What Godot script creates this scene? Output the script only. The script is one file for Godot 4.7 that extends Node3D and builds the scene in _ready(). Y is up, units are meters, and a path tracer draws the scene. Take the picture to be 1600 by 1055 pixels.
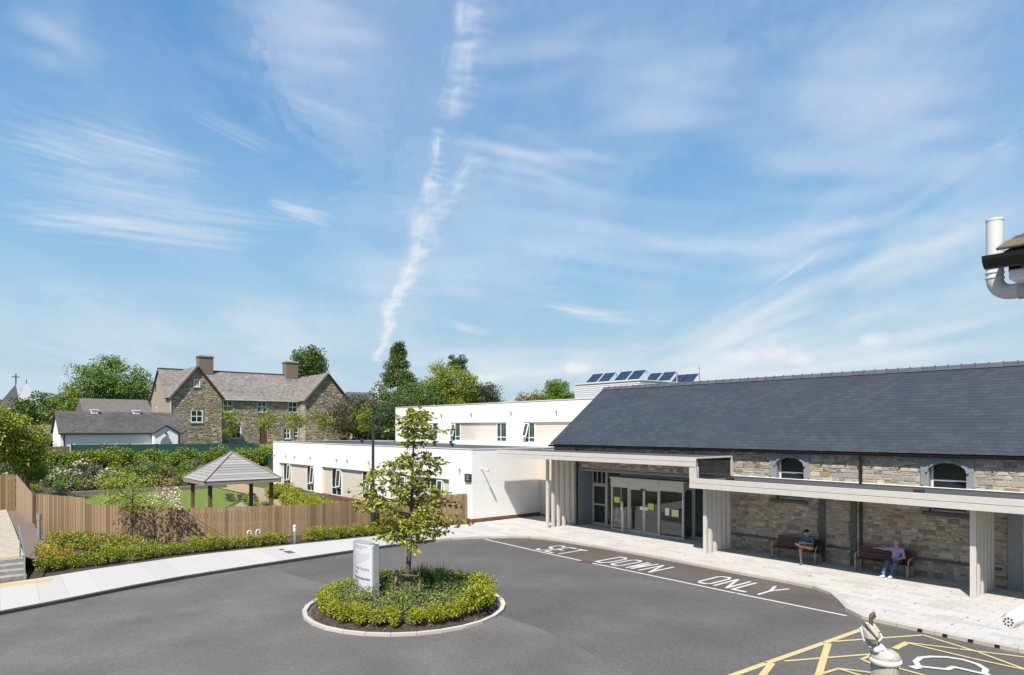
extends Node3D

var rng := RandomNumberGenerator.new()
var M := {}
var used_names := {}

# ---------------------------------------------------------------- mesh builder
class MB:
	var v := PackedVector3Array()
	var n := PackedVector3Array()
	var c := PackedColorArray()
	var col := Color(1, 1, 1)
	func tri(a: Vector3, b: Vector3, d: Vector3, hint: Vector3) -> void:
		var q := (d - a).cross(b - a)
		if q.dot(hint) < 0.0:
			q = -q
			var s := b
			b = d
			d = s
		q = q.normalized()
		v.append(a); v.append(b); v.append(d)
		n.append(q); n.append(q); n.append(q)
		c.append(col); c.append(col); c.append(col)
	func tri_n(a: Vector3, b: Vector3, d: Vector3, na: Vector3, nb: Vector3, nd: Vector3) -> void:
		if (d - a).cross(b - a).dot(na + nb + nd) < 0.0:
			v.append(a); v.append(d); v.append(b)
			n.append(na); n.append(nd); n.append(nb)
		else:
			v.append(a); v.append(b); v.append(d)
			n.append(na); n.append(nb); n.append(nd)
		c.append(col); c.append(col); c.append(col)
	func quad(a: Vector3, b: Vector3, d: Vector3, e: Vector3, hint: Vector3) -> void:
		tri(a, b, d, hint)
		tri(a, d, e, hint)
	func fan(pts: Array, hint: Vector3) -> void:
		for i in range(1, pts.size() - 1):
			tri(pts[0], pts[i], pts[i + 1], hint)
	func box(o: Vector3, s: Vector3, bs := Basis.IDENTITY, bev := 0.0) -> void:
		var h := s * 0.5
		var X := bs.x
		var Y := bs.y
		var Z := bs.z
		if bev <= 0.0:
			for ax in 3:
				for sg in [-1.0, 1.0]:
					var N: Vector3 = [X, Y, Z][ax] * sg
					var U: Vector3 = [Y, Z, X][ax] * [h.y, h.z, h.x][ax]
					var W: Vector3 = [Z, X, Y][ax] * [h.z, h.x, h.y][ax]
					var q: Vector3 = o + N * [h.x, h.y, h.z][ax]
					quad(q - U - W, q + U - W, q + U + W, q - U + W, N)
			return
		var k := h - Vector3(bev, bev, bev)
		for ax in 3:
			for sg in [-1.0, 1.0]:
				var N: Vector3 = [X, Y, Z][ax] * sg
				var U: Vector3 = [Y, Z, X][ax] * [k.y, k.z, k.x][ax]
				var W: Vector3 = [Z, X, Y][ax] * [k.z, k.x, k.y][ax]
				var q: Vector3 = o + N * [h.x, h.y, h.z][ax]
				quad(q - U - W, q + U - W, q + U + W, q - U + W, N)
		for ax in 3:
			var A: Vector3 = [X, Y, Z][ax] * [k.x, k.y, k.z][ax]
			var b1: Vector3 = [Y, Z, X][ax]
			var b2: Vector3 = [Z, X, Y][ax]
			var h1: float = [h.y, h.z, h.x][ax]
			var h2: float = [h.z, h.x, h.y][ax]
			for s1 in [-1.0, 1.0]:
				for s2 in [-1.0, 1.0]:
					var p1: Vector3 = o + b1 * h1 * s1 + b2 * (h2 - bev) * s2
					var p2: Vector3 = o + b1 * (h1 - bev) * s1 + b2 * h2 * s2
					quad(p1 - A, p1 + A, p2 + A, p2 - A, b1 * s1 + b2 * s2)
		for sx in [-1.0, 1.0]:
			for sy in [-1.0, 1.0]:
				for sz in [-1.0, 1.0]:
					tri(o + X * h.x * sx + Y * k.y * sy + Z * k.z * sz, o + X * k.x * sx + Y * h.y * sy + Z * k.z * sz, o + X * k.x * sx + Y * k.y * sy + Z * h.z * sz, X * sx + Y * sy + Z * sz)
	# box by its two corners
	func bx(a: Vector3, b: Vector3, bev := 0.0) -> void:
		box((a + b) * 0.5, (b - a).abs(), Basis.IDENTITY, bev)
	func bar(a: Vector3, b: Vector3, w: float, d: float, bev := 0.0) -> void:
		var y := (b - a).normalized()
		var x := y.cross(Vector3.UP if absf(y.y) < 0.9 else Vector3.RIGHT).normalized()
		box((a + b) * 0.5, Vector3(w, (b - a).length(), d), Basis(x, y, x.cross(y)), bev)
	func tube(pts: Array, rad: Array, sides := 8, cap := true) -> void:
		var rings := []
		var last_x := Vector3.ZERO
		for i in pts.size():
			var d: Vector3 = (pts[mini(i + 1, pts.size() - 1)] - pts[maxi(i - 1, 0)]).normalized()
			var x := d.cross(Vector3(0.13, 0.2, 0.97)).normalized() if last_x == Vector3.ZERO else (last_x - d * last_x.dot(d)).normalized()
			last_x = x
			var y := d.cross(x)
			var ring := []
			for k in sides:
				var a := TAU * k / sides
				ring.append(x * cos(a) + y * sin(a))
			rings.append(ring)
		for i in pts.size() - 1:
			for k in sides:
				var q := (k + 1) % sides
				var n0: Vector3 = rings[i][k]
				var n1: Vector3 = rings[i][q]
				var n2: Vector3 = rings[i + 1][q]
				var n3: Vector3 = rings[i + 1][k]
				var a: Vector3 = pts[i] + n0 * rad[i]
				var b: Vector3 = pts[i] + n1 * rad[i]
				var d: Vector3 = pts[i + 1] + n2 * rad[i + 1]
				var e: Vector3 = pts[i + 1] + n3 * rad[i + 1]
				tri_n(a, b, d, n0, n1, n2)
				tri_n(a, d, e, n0, n2, n3)
		if cap:
			for j in 2:
				var i: int = 0 if j == 0 else pts.size() - 1
				var hint: Vector3 = (pts[0] - pts[1]) if j == 0 else (pts[-1] - pts[-2])
				for k in sides:
					tri(pts[i], pts[i] + rings[i][k] * rad[i], pts[i] + rings[i][(k + 1) % sides] * rad[i], hint)
	# profile of (radius, height) pairs turned round the y axis
	func lathe(o: Vector3, prof: Array, sides := 16) -> void:
		for i in prof.size() - 1:
			var p: Vector2 = prof[i]
			var q: Vector2 = prof[i + 1]
			var sl := Vector2(q.y - p.y, p.x - q.x).normalized()
			for k in sides:
				var a := TAU * k / sides
				var b := TAU * (k + 1) / sides
				var ca := Vector3(cos(a), 0, sin(a))
				var cb := Vector3(cos(b), 0, sin(b))
				var na := ca * sl.x + Vector3.UP * sl.y
				var nb := cb * sl.x + Vector3.UP * sl.y
				var p0 := o + ca * p.x + Vector3.UP * p.y
				var p1 := o + cb * p.x + Vector3.UP * p.y
				var p2 := o + cb * q.x + Vector3.UP * q.y
				var p3 := o + ca * q.x + Vector3.UP * q.y
				tri_n(p0, p1, p2, na, nb, nb)
				tri_n(p0, p2, p3, na, nb, na)
	# flat polygon (x, z) extruded from y0 up to y1
	func slab(poly: PackedVector2Array, y0: float, y1: float, sides := true) -> void:
		var ids := Geometry2D.triangulate_polygon(poly)
		for i in range(0, ids.size(), 3):
			var a := poly[ids[i]]
			var b := poly[ids[i + 1]]
			var d := poly[ids[i + 2]]
			tri(Vector3(a.x, y1, a.y), Vector3(b.x, y1, b.y), Vector3(d.x, y1, d.y), Vector3.UP)
		if sides:
			var cw := Geometry2D.is_polygon_clockwise(poly)
			for i in poly.size():
				var a := poly[i]
				var b := poly[(i + 1) % poly.size()]
				var o := (b - a).orthogonal() * (1.0 if cw else -1.0)
				quad(Vector3(a.x, y0, a.y), Vector3(b.x, y0, b.y), Vector3(b.x, y1, b.y), Vector3(a.x, y1, a.y), Vector3(-o.x, 0, -o.y))
	# flat strip of width w along a polyline on the ground
	func strip(pts: Array, w: float, y: float) -> void:
		for i in pts.size() - 1:
			var a: Vector2 = pts[i]
			var b: Vector2 = pts[i + 1]
			var d := (b - a).normalized()
			var o := d.orthogonal() * w * 0.5
			var ea := d * w * 0.5 if i > 0 else Vector2.ZERO
			var p := [a - ea + o, b + o, b - o, a - ea - o]
			quad(Vector3(p[0].x, y, p[0].y), Vector3(p[1].x, y, p[1].y), Vector3(p[2].x, y, p[2].y), Vector3(p[3].x, y, p[3].y), Vector3.UP)
	func leaf(p: Vector3, d: Vector3, side: Vector3, ln: float, w: float) -> void:
		var up := side.cross(d).normalized()
		var m := p + d * ln * 0.5
		var l := m + side * w * 0.5 + up * w * 0.18
		var r := m - side * w * 0.5 + up * w * 0.18
		var t := p + d * ln
		tri(p, l, t, up)
		tri(p, t, r, up)
	func put(o: MB, xf: Transform3D, tint: Color) -> void:
		var nb := xf.basis.inverse().transposed()
		for i in o.v.size():
			v.append(xf * o.v[i])
			n.append((nb * o.n[i]).normalized())
			c.append(tint)
	func mesh() -> ArrayMesh:
		var a := []
		a.resize(Mesh.ARRAY_MAX)
		a[Mesh.ARRAY_VERTEX] = v
		a[Mesh.ARRAY_NORMAL] = n
		a[Mesh.ARRAY_COLOR] = c
		var m := ArrayMesh.new()
		m.add_surface_from_arrays(Mesh.PRIMITIVE_TRIANGLES, a)
		return m

# ---------------------------------------------------------------- naming and tagging
func numbered(called: String) -> String:
	var k: int = used_names.get(called, 0)
	used_names[called] = k + 1
	return called if k == 0 else "%s_%03d" % [called, k]

func tag(o: Node, label: String, category: String, group := "") -> Node:
	o.set_meta("label", label)
	o.set_meta("category", category)
	if group != "":
		o.set_meta("group", group)
	return o

func thing(called: String, label: String, category: String, at := Vector3.ZERO, group := "") -> Node3D:
	var o := Node3D.new()
	o.name = numbered(called)
	add_child(o, true)
	o.position = at
	tag(o, label, category, group)
	return o

# a thing that is one mesh, given in its own coordinates
func single(called: String, mesh: Mesh, m: Material, label: String, category: String, at := Vector3.ZERO, group := "") -> MeshInstance3D:
	var o := MeshInstance3D.new()
	o.name = numbered(called)
	o.mesh = mesh
	o.material_override = m
	add_child(o, true)
	o.position = at
	tag(o, label, category, group)
	return o

# a part whose mesh is in world coordinates (or in the thing's own while the thing stands at the origin)
func part(parent: Node3D, called: String, b, m: Material) -> MeshInstance3D:
	var o := MeshInstance3D.new()
	o.name = called
	o.mesh = b.mesh() if b is MB else b
	o.material_override = m
	if parent.get_parent() == self:
		o.position = -parent.position
	parent.add_child(o, true)
	return o

func structure(called: String, b: MB, m: Material) -> MeshInstance3D:
	var o := MeshInstance3D.new()
	o.name = numbered(called)
	o.mesh = b.mesh()
	o.material_override = m
	o.set_meta("kind", "structure")
	add_child(o, true)
	return o

func copy(o: Node3D, called: String, at: Vector3, turn := 0.0, size := 1.0, label := "") -> Node3D:
	var r: Node3D = o.duplicate()
	r.name = numbered(called)
	add_child(r, true)
	r.position = at
	r.rotation.y = turn
	r.scale = Vector3.ONE * size
	if label != "":
		r.set_meta("label", label)
	return r

# pieces = [[shape index, transform, tone index], ...]: the nearest `most` become parts of their own, the rest one part of kind stuff
func pieces(parent: Node3D, called: String, list: Array, shapes: Array, tones: Array, mats: Array, stuff_mat: Material, most := 300) -> void:
	var eye := Vector3(0, 5.2, 0)
	if list.size() > most:
		list.sort_custom(func(p, q): return p[3] > q[3] if p.size() > 3 else p[1].origin.distance_squared_to(eye) < q[1].origin.distance_squared_to(eye))
	var meshes := []
	for s in shapes:
		meshes.append(s.mesh())
	var off := Vector3.ZERO
	if parent.get_parent() == self:
		off = -parent.position
	var rest := MB.new()
	for i in list.size():
		var p: Array = list[i]
		if i < most:
			var o := MeshInstance3D.new()
			o.name = called
			o.mesh = meshes[p[0]]
			o.material_override = mats[p[2]]
			o.transform = p[1]
			o.position += off
			parent.add_child(o, true)
		else:
			rest.put(shapes[p[0]], p[1], tones[p[2]])
	if rest.v.size():
		var o := part(parent, called + "_field", rest, stuff_mat)
		o.set_meta("kind", "stuff")

# ---------------------------------------------------------------- materials
func noise_tex(freq: float, lo: float, hi: float, sd: int, size := 512, kind := FastNoiseLite.TYPE_SIMPLEX, oct := 4) -> NoiseTexture2D:
	var f := FastNoiseLite.new()
	f.noise_type = kind
	f.frequency = freq
	f.fractal_octaves = oct
	f.seed = sd
	var t := NoiseTexture2D.new()
	t.width = size
	t.height = size
	t.seamless = true
	t.noise = f
	var g := Gradient.new()
	g.set_color(0, Color(lo, lo, lo).linear_to_srgb())
	g.set_color(1, Color(hi, hi, hi).linear_to_srgb())
	t.color_ramp = g
	return t

func mat(lin: Color, rough := 0.8, grain: Texture2D = null, scale := 1.0, blotch: Texture2D = null, bscale := 0.1) -> StandardMaterial3D:
	var m := StandardMaterial3D.new()
	m.albedo_color = lin.linear_to_srgb()
	m.roughness = rough
	if grain:
		m.albedo_texture = grain
		m.uv1_triplanar = true
		m.uv1_world_triplanar = true
		m.uv1_scale = Vector3.ONE * scale
	if blotch:
		m.detail_enabled = true
		m.detail_albedo = blotch
		m.detail_blend_mode = BaseMaterial3D.BLEND_MODE_MUL
		m.detail_uv_layer = BaseMaterial3D.DETAIL_UV_2
		m.uv2_triplanar = true
		m.uv2_world_triplanar = true
		m.uv2_scale = Vector3.ONE * bscale
	return m

func vmat(rough := 0.8, grain: Texture2D = null, scale := 1.0) -> StandardMaterial3D:
	var m := mat(Color(1, 1, 1), rough, grain, scale)
	m.vertex_color_use_as_albedo = true
	return m

func relief(m: StandardMaterial3D, tex: Texture2D, cm: float) -> StandardMaterial3D:
	m.heightmap_enabled = true
	m.heightmap_texture = tex
	m.heightmap_scale = cm
	return m

func make_materials() -> void:
	var fine := noise_tex(0.22, 0.62, 1.0, 3)
	var mid := noise_tex(0.05, 0.72, 1.0, 5)
	var soft := noise_tex(0.012, 0.965, 1.0, 7)
	var grit := noise_tex(0.42, 0.45, 1.0, 11, 512, FastNoiseLite.TYPE_VALUE, 2)
	var tar := noise_tex(0.35, 0.50, 1.0, 12, 1024, FastNoiseLite.TYPE_VALUE, 3)
	var patch := noise_tex(0.02, 0.66, 1.0, 13)
	var h_grit := noise_tex(0.4, 0.0, 1.0, 17, 512, FastNoiseLite.TYPE_VALUE, 3)
	var h_mid := noise_tex(0.06, 0.0, 1.0, 19)
	M.asphalt = relief(mat(Color(0.153, 0.141, 0.134), 0.92, tar, 0.085, patch, 0.021), h_grit, 0.5)
	M.asphalt_old = relief(mat(Color(0.184, 0.170, 0.162), 0.92, tar, 0.095, patch, 0.027), h_grit, 0.5)
	M.asphalt_bay = relief(mat(Color(0.140, 0.119, 0.108), 0.92, tar, 0.09, patch, 0.033), h_grit, 0.5)
	M.ground = mat(Color(0.085, 0.10, 0.035), 0.95, mid, 0.25, patch, 0.03)
	M.lawn = mat(Color(0.165, 0.235, 0.022), 0.95, fine, 1.2, patch, 0.12)
	M.soil = relief(mat(Color(0.10, 0.072, 0.052), 0.97, grit, 0.9, mid, 0.4), h_grit, 2.0)
	M.gravel = relief(mat(Color(0.30, 0.235, 0.19), 0.95, grit, 0.8, mid, 0.5), h_grit, 2.0)
	M.render_white = mat(Color(0.80, 0.795, 0.775), 0.85, soft, 0.35, noise_tex(0.006, 0.95, 1.0, 23), 0.12)
	M.render_cream = mat(Color(0.56, 0.50, 0.44), 0.85, soft, 0.4)
	M.paint_white = mat(Color(0.80, 0.80, 0.79), 0.5)
	M.paint_grey = mat(Color(0.53, 0.50, 0.46), 0.42, noise_tex(0.01, 0.93, 1.0, 27), 0.3)
	M.steel = mat(Color(0.45, 0.46, 0.47), 0.35)
	M.steel.metallic = 0.8
	M.dark_metal = mat(Color(0.028, 0.03, 0.034), 0.4)
	M.membrane = mat(Color(0.060, 0.062, 0.065), 0.8, soft, 0.3)
	M.coping = mat(Color(0.55, 0.55, 0.54), 0.4)
	M.black_plastic = mat(Color(0.012, 0.012, 0.013), 0.3)
	M.mortar = relief(mat(Color(0.56, 0.51, 0.42), 0.95, fine, 1.0, patch, 0.4), h_grit, 0.6)
	M.mortar_old = mat(Color(0.40, 0.345, 0.26), 0.95, fine, 0.8)
	M.stone_v = relief(vmat(0.9, mid, 1.6), h_mid, 1.0)
	M.ashlar = relief(mat(Color(0.34, 0.36, 0.385), 0.85, fine, 1.3, mid, 0.7), h_grit, 0.4)
	M.ashlar_dark = relief(mat(Color(0.13, 0.13, 0.128), 0.9, fine, 1.3), h_grit, 0.4)
	M.slate_v = vmat(0.5, mid, 1.3)
	M.slate_old = mat(Color(0.20, 0.18, 0.168), 0.85, noise_tex(0.09, 0.5, 1.0, 29), 0.22, noise_tex(0.02, 0.7, 1.0, 31), 0.1)
	M.slate_cottage = mat(Color(0.10, 0.09, 0.088), 0.85, fine, 0.25, patch, 0.1)
	M.brick_v = vmat(0.9, fine, 2.0)
	M.wood_v = vmat(0.82, noise_tex(0.03, 0.78, 1.0, 37), 1.4)
	M.timber = mat(Color(0.155, 0.092, 0.05), 0.75, mid, 1.3)
	M.bench_wood = mat(Color(0.105, 0.033, 0.018), 0.42, mid, 2.0)
	M.shingle_v = vmat(0.85, noise_tex(0.05, 0.75, 1.0, 41), 1.6)
	M.paving_v = relief(vmat(0.88, fine, 0.9), h_grit, 0.3)
	M.kerb_v = relief(vmat(0.9, fine, 1.1), h_grit, 0.4)
	M.joint = mat(Color(0.30, 0.285, 0.26), 0.95, fine, 1.0)
	M.line_white = mat(Color(0.84, 0.83, 0.80), 0.75, noise_tex(0.12, 0.72, 1.0, 43), 0.8, grit, 1.2)
	M.line_yellow = mat(Color(0.80, 0.67, 0.33), 0.75, noise_tex(0.12, 0.74, 1.0, 47), 0.8, grit, 1.2)
	M.concrete = mat(Color(0.42, 0.40, 0.365), 0.9, fine, 0.7, patch, 0.3)
	M.path_cream = mat(Color(0.56, 0.49, 0.40), 0.9, fine, 0.6, patch, 0.2)
	M.path_tan = mat(Color(0.44, 0.33, 0.215), 0.95, fine, 0.5, patch, 0.2)
	M.tactile = mat(Color(0.58, 0.42, 0.17), 0.9, fine, 1.0)
	M.bark = mat(Color(0.115, 0.088, 0.066), 0.95, mid, 1.5)
	M.leaf = vmat(0.55)
	M.leaf.backlight_enabled = true
	M.leaf.backlight = Color(0.56, 0.58, 0.15)
	M.petal = vmat(0.7)
	M.glass_dark = mat(Color(0.018, 0.026, 0.026), 0.03)
	M.glass_dark.metallic_specular = 0.45
	M.glass_green = mat(Color(0.035, 0.065, 0.058), 0.04)
	M.glass_green.metallic_specular = 0.8
	var g := StandardMaterial3D.new()
	g.albedo_color = Color(0.30, 0.38, 0.36, 0.12)
	g.transparency = BaseMaterial3D.TRANSPARENCY_ALPHA
	g.roughness = 0.02
	g.metallic_specular = 1.0
	M.glass = g
	M.panel_blue = mat(Color(0.020, 0.034, 0.075), 0.15)
	M.cloth_v = vmat(0.85)
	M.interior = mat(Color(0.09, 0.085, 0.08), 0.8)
	M.bench_steel = mat(Color(0.20, 0.19, 0.175), 0.45)
	M.interior_floor = mat(Color(0.20, 0.19, 0.18), 0.5)
	M.fence_green = mat(Color(0.018, 0.075, 0.058), 0.6)
	M.statue_stone = mat(Color(0.42, 0.40, 0.335), 0.8, noise_tex(0.04, 0.8, 1.0, 53), 2.0)
	M.statue_white = mat(Color(0.72, 0.71, 0.69), 0.7, soft, 2.0)
	M.car_red = mat(Color(0.36, 0.012, 0.012), 0.25)
	M.car_red.clearcoat_enabled = true
	M.tyre = mat(Color(0.02, 0.02, 0.02), 0.9)
	M.notice_green = mat(Color(0.52, 0.60, 0.08), 0.6)
	M.notice_white = mat(Color(0.78, 0.78, 0.78), 0.6)
	M.sign_face = mat(Color(0.58, 0.58, 0.61), 0.45)
	M.sign_text = mat(Color(0.03, 0.03, 0.035), 0.6)
	M.sign_text_grey = mat(Color(0.12, 0.12, 0.14), 0.6)
	M.sign_swoosh = mat(Color(0.50, 0.505, 0.535), 0.45)
	M.sign_pink = mat(Color(0.52, 0.20, 0.30), 0.5)
	M.pvc = mat(Color(0.62, 0.62, 0.61), 0.35)
	M.pvc_grey = mat(Color(0.42, 0.44, 0.45), 0.45)
	M.lichen_v = relief(vmat(0.95, grit, 3.0), h_mid, 1.0)
	M.house_wood = mat(Color(0.10, 0.055, 0.04), 0.7)

# ---------------------------------------------------------------- sky: air, cirrus and contrails, all round
const STREAKS :=[ [-86.0,20.3,-73.9,19.3,1.18,0.50],[-87.0,19.1,-80.3,18.6,0.97,0.45],[-87.0,17.0,-73.9,16.5,1.18,0.45],[-87.0,14.8,-70.7,14.3,1.40,0.55],[-87.0,13.9,-77.0,14.9,0.97,0.40],[-75.3,23.0,-67.8,20.6,0.8,0.16],[-69.8,25.2,-60.8,23.2,0.9,0.2],[-69.8,17.3,-64.9,16.4,0.75,0.45],[-81.5,16.3,-67.8,16.2,0.75,0.30],[-87.0,26.0,-81.1,25.4,3.22,0.14],[-62.8,18.2,-55.5,17.6,1.61,0.15],[-39.0,5.0,-23.8,10.9,2.47,0.42],[-25.1,11.0,-13.3,14.7,3.22,0.42],[-39.6,3.7,-13.3,7.3,2.69,0.40],[-55.5,22.6,-41.6,20.1,2.15,0.33],[-52.3,17.7,-27.3,13.1,3.22,0.20],[-44.8,25.9,-27.3,25.4,4.30,0.20],[-29.6,24.5,-13.3,22.8,4.83,0.22],[-55.5,29.6,-39.6,30.9,3.76,0.16],[-25.5,13.6,-30.1,10.7,0.18,0.13],[-30.1,10.7,-33.5,8.7,0.48,0.10],[-47.5,10.3,-41.6,9.2,0.48,0.40],[-15.4,18.1,-13.3,18.5,1.07,0.35],[-56.1,9.0,-52.3,8.0,0.32,0.25],[-34.5,12.7,-20.0,15.4,3.22,0.25],[-58.7,5.8,-39.6,5.0,2.15,0.30],[-87.0,7.3,-62.8,8.8,3.22,0.12],[-45.9,9.5,-39.6,8.9,0.75,0.30],[-32.0,21.0,-13.3,19.4,4.30,0.18],[-75.3,28.9,-60.8,29.3,3.22,0.15],[-66.9,13.6,-44.8,12.6,3.22,0.13] ]
const TRAIL :=[ [-54.1,32.1,-54.3,29.7,1.18,0.50],[-54.3,29.7,-54.9,26.8,1.18,0.55],[-54.9,26.8,-55.9,24.5,0.97,0.40],[-56.5,23.5,-56.8,20.8,0.48,0.55],[-57.0,20.5,-57.6,18.0,0.70,0.75],[-57.6,18.0,-58.2,15.3,0.91,0.70],[-58.2,15.3,-58.4,13.6,0.81,0.70],[-58.6,13.6,-59.3,12.0,0.64,0.85],[-59.2,12.0,-60.2,10.5,0.54,0.95],[-60.2,10.5,-60.8,9.3,0.54,0.95],[-60.7,9.3,-60.5,8.3,0.43,0.95],[-60.5,8.3,-60.9,6.9,0.38,0.90],[-60.9,6.9,-61.7,5.8,0.32,0.80],[-53.4,21.7,-55.5,19.0,0.75,0.35],[-55.5,19.0,-57.2,16.6,0.75,0.30] ]
const PUFFS :=[ [-29.1,5.9,3.22,0.86],[-22.5,6.6,2.36,0.75],[-44.5,5.1,1.18,0.48],[-45.3,5.2,0.75,0.43],[-27.3,5.4,2.15,0.54],[-52.3,4.3,3.22,0.75],[-31.5,5.8,2.15,0.54] ]
const EXPOSURE := 1.55
const SW := 3072
const SH := 1536

func stamp(buf: PackedFloat32Array, az: float, el: float, r: float, k: float) -> void:
	var u := fposmod(az / 360.0, 1.0) * SW
	var w := (0.5 - el / 180.0) * SH
	var hx := r / maxf(0.25, cos(deg_to_rad(el)))
	var x0 := int(floor(u - hx))
	var x1 := int(ceil(u + hx))
	for y in range(maxi(0, int(w - r)), mini(SH / 2 - 1, int(w + r)) + 1):
		for x in range(x0, x1 + 1):
			var q := 1.0 - pow((x - u) / hx, 2.0) - pow((y - w) / r, 2.0)
			if q > 0.0:
				buf[y * SW + posmod(x, SW)] += k * q * q

func stroke(buf: PackedFloat32Array, s: Array, density: float, soft: float) -> void:
	var ppd := SW / 360.0
	var a := Vector2(s[0], s[1])
	var b := Vector2(s[2], s[3])
	var wide: float = s[4]
	var d := (b - a).normalized()
	var o := d.orthogonal()
	var r := maxf(1.3, wide * soft * ppd)
	var fibres := int(maxf(4.0, density * wide * ppd / r * 2.0))
	for f in fibres:
		var off := rng.randfn(0.0, 0.34) * wide
		var t0 := rng.randf_range(-0.1, 0.34)
		var t1 := rng.randf_range(0.6, 1.1)
		var bend := rng.randfn(0.0, 0.12) * wide
		var k: float = s[5] * rng.randf_range(0.25, 1.0) / fibres * 2.6
		var steps := int(maxf(2.0, (b - a).length() * (t1 - t0) * ppd / (r * 0.6)))
		for i in steps + 1:
			var q := float(i) / steps
			var t := lerpf(t0, t1, q)
			var p := a.lerp(b, t) + o * (off + bend * sin(t * 5.0))
			stamp(buf, p.x, p.y, r * rng.randf_range(0.7, 1.2), k * minf(1.0, minf(q, 1.0 - q) * 5.0 + 0.15) * 0.55)

func make_sky() -> PanoramaSkyMaterial:
	rng.seed = 77
	var buf := PackedFloat32Array()
	buf.resize(SW * SH / 2)
	for s in STREAKS:
		stroke(buf, [s[0], s[1], s[2], s[3], s[4] * (1.3 if s[4] < 2.0 else 1.35), s[5] * (2.7 if s[4] < 2.0 else 3.3)], 2.6, 0.10 if s[4] < 2.0 else 0.20)
	for s in TRAIL:
		stroke(buf, [s[0], s[1], s[2], s[3], s[4] * 1.5, s[5] * 1.8], 2.6, 0.2)
		for i in 16:
			var t := rng.randf()
			var p := Vector2(lerpf(s[0], s[2], t), lerpf(s[1], s[3], t))
			stroke(buf, [p.x - rng.randf() * s[4] * 1.1, p.y + rng.randfn(0, 0.2), p.x + rng.randf() * s[4] * 2.6, p.y + rng.randfn(0, 0.25), s[4] * 0.4, s[5] * 0.3], 1.5, 0.3)
	for s in PUFFS:
		for i in 46:
			var q := Vector2(rng.randfn(0, 0.45), absf(rng.randfn(0, 0.5)))
			stamp(buf, s[0] + q.x * s[2] * 0.5, s[1] + q.y * s[3] * 0.8 - 0.2, rng.randf_range(2.0, 6.0), 0.10)
	var f := FastNoiseLite.new()
	f.noise_type = FastNoiseLite.TYPE_SIMPLEX
	f.frequency = 0.006
	f.fractal_octaves = 5
	f.seed = 9
	var na := f.get_image(1024, 1024).get_data()
	f.seed = 31
	f.frequency = 0.012
	f.domain_warp_enabled = true
	f.domain_warp_amplitude = 30.0
	var nb := f.get_image(1024, 1024).get_data()
	var px := PackedFloat32Array()
	px.resize(SW * SH * 3)
	var quarter := SW / 4
	var dir := PackedFloat32Array()
	dir.resize(SW * 2)
	for x in SW:
		var az := TAU * (x + 0.5) / SW
		dir[x * 2] = sin(az)
		dir[x * 2 + 1] = -cos(az)
	var stops := [[0.0, Color(0.383, 0.458, 0.505)], [3.0, Color(0.336, 0.437, 0.510)], [8.0, Color(0.254, 0.395, 0.510)], [15.0, Color(0.171, 0.328, 0.505)], [24.0, Color(0.102, 0.239, 0.443)], [34.0, Color(0.077, 0.192, 0.391)], [90.0, Color(0.052, 0.125, 0.288)]]
	var o := 0
	for y in SH:
		var el := (0.5 - (y + 0.5) / SH) * 180.0
		var base := Color(0.20, 0.19, 0.16)
		if el >= 0.0:
			for i in stops.size() - 1:
				if el >= stops[i][0] and el <= stops[i + 1][0]:
					base = stops[i][1].lerp(stops[i + 1][1], (el - stops[i][0]) / (stops[i + 1][0] - stops[i][0]))
		if el <= 0.0:
			for x in SW:
				px[o] = base.r
				px[o + 1] = base.g
				px[o + 2] = base.b
				o += 3
			continue
		var white := Color(0.56, 0.57, 0.585).lerp(Color(0.48, 0.53, 0.595), clampf(el / 30.0, 0.0, 1.0))
		var flat := 1.0 / (sin(deg_to_rad(el)) + 0.10)
		var row := y * SW
		for x in SW:
			# planar coordinates of a cloud sheet, stretched along the wind
			var cx := dir[x * 2] * flat
			var cz := dir[x * 2 + 1] * flat
			var s := cx * 0.80 + cz * 0.60
			var t := -cx * 0.60 + cz * 0.80
			var ia := (posmod(int(s * 40.0 + 512.0), 1024) << 10) + posmod(int(t * 130.0 + 512.0), 1024)
			var ib := (posmod(int(t * 55.0 + 300.0), 1024) << 10) + posmod(int(s * 30.0 + 200.0), 1024)
			var va := na[ia] / 255.0
			var vb := nb[ib] / 255.0
			var k := buf[row + x] + buf[row + (x + quarter) % SW] + buf[row + (x + 2 * quarter) % SW] + buf[row + (x + 3 * quarter) % SW]
			var a := k * (0.55 + 0.75 * va) + smoothstep(0.25, 1.0, vb) * 0.24 * (0.35 + va) + smoothstep(0.45, 0.95, va) * 0.07
			a = 1.0 - exp(-a * 1.7)
			px[o] = base.r + (white.r - base.r) * a
			px[o + 1] = base.g + (white.g - base.g) * a
			px[o + 2] = base.b + (white.b - base.b) * a
			o += 3
	var im := Image.create_from_data(SW, SH, false, Image.FORMAT_RGBF, px.to_byte_array())
	var m := PanoramaSkyMaterial.new()
	m.panorama = ImageTexture.create_from_image(im)
	return m

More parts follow.
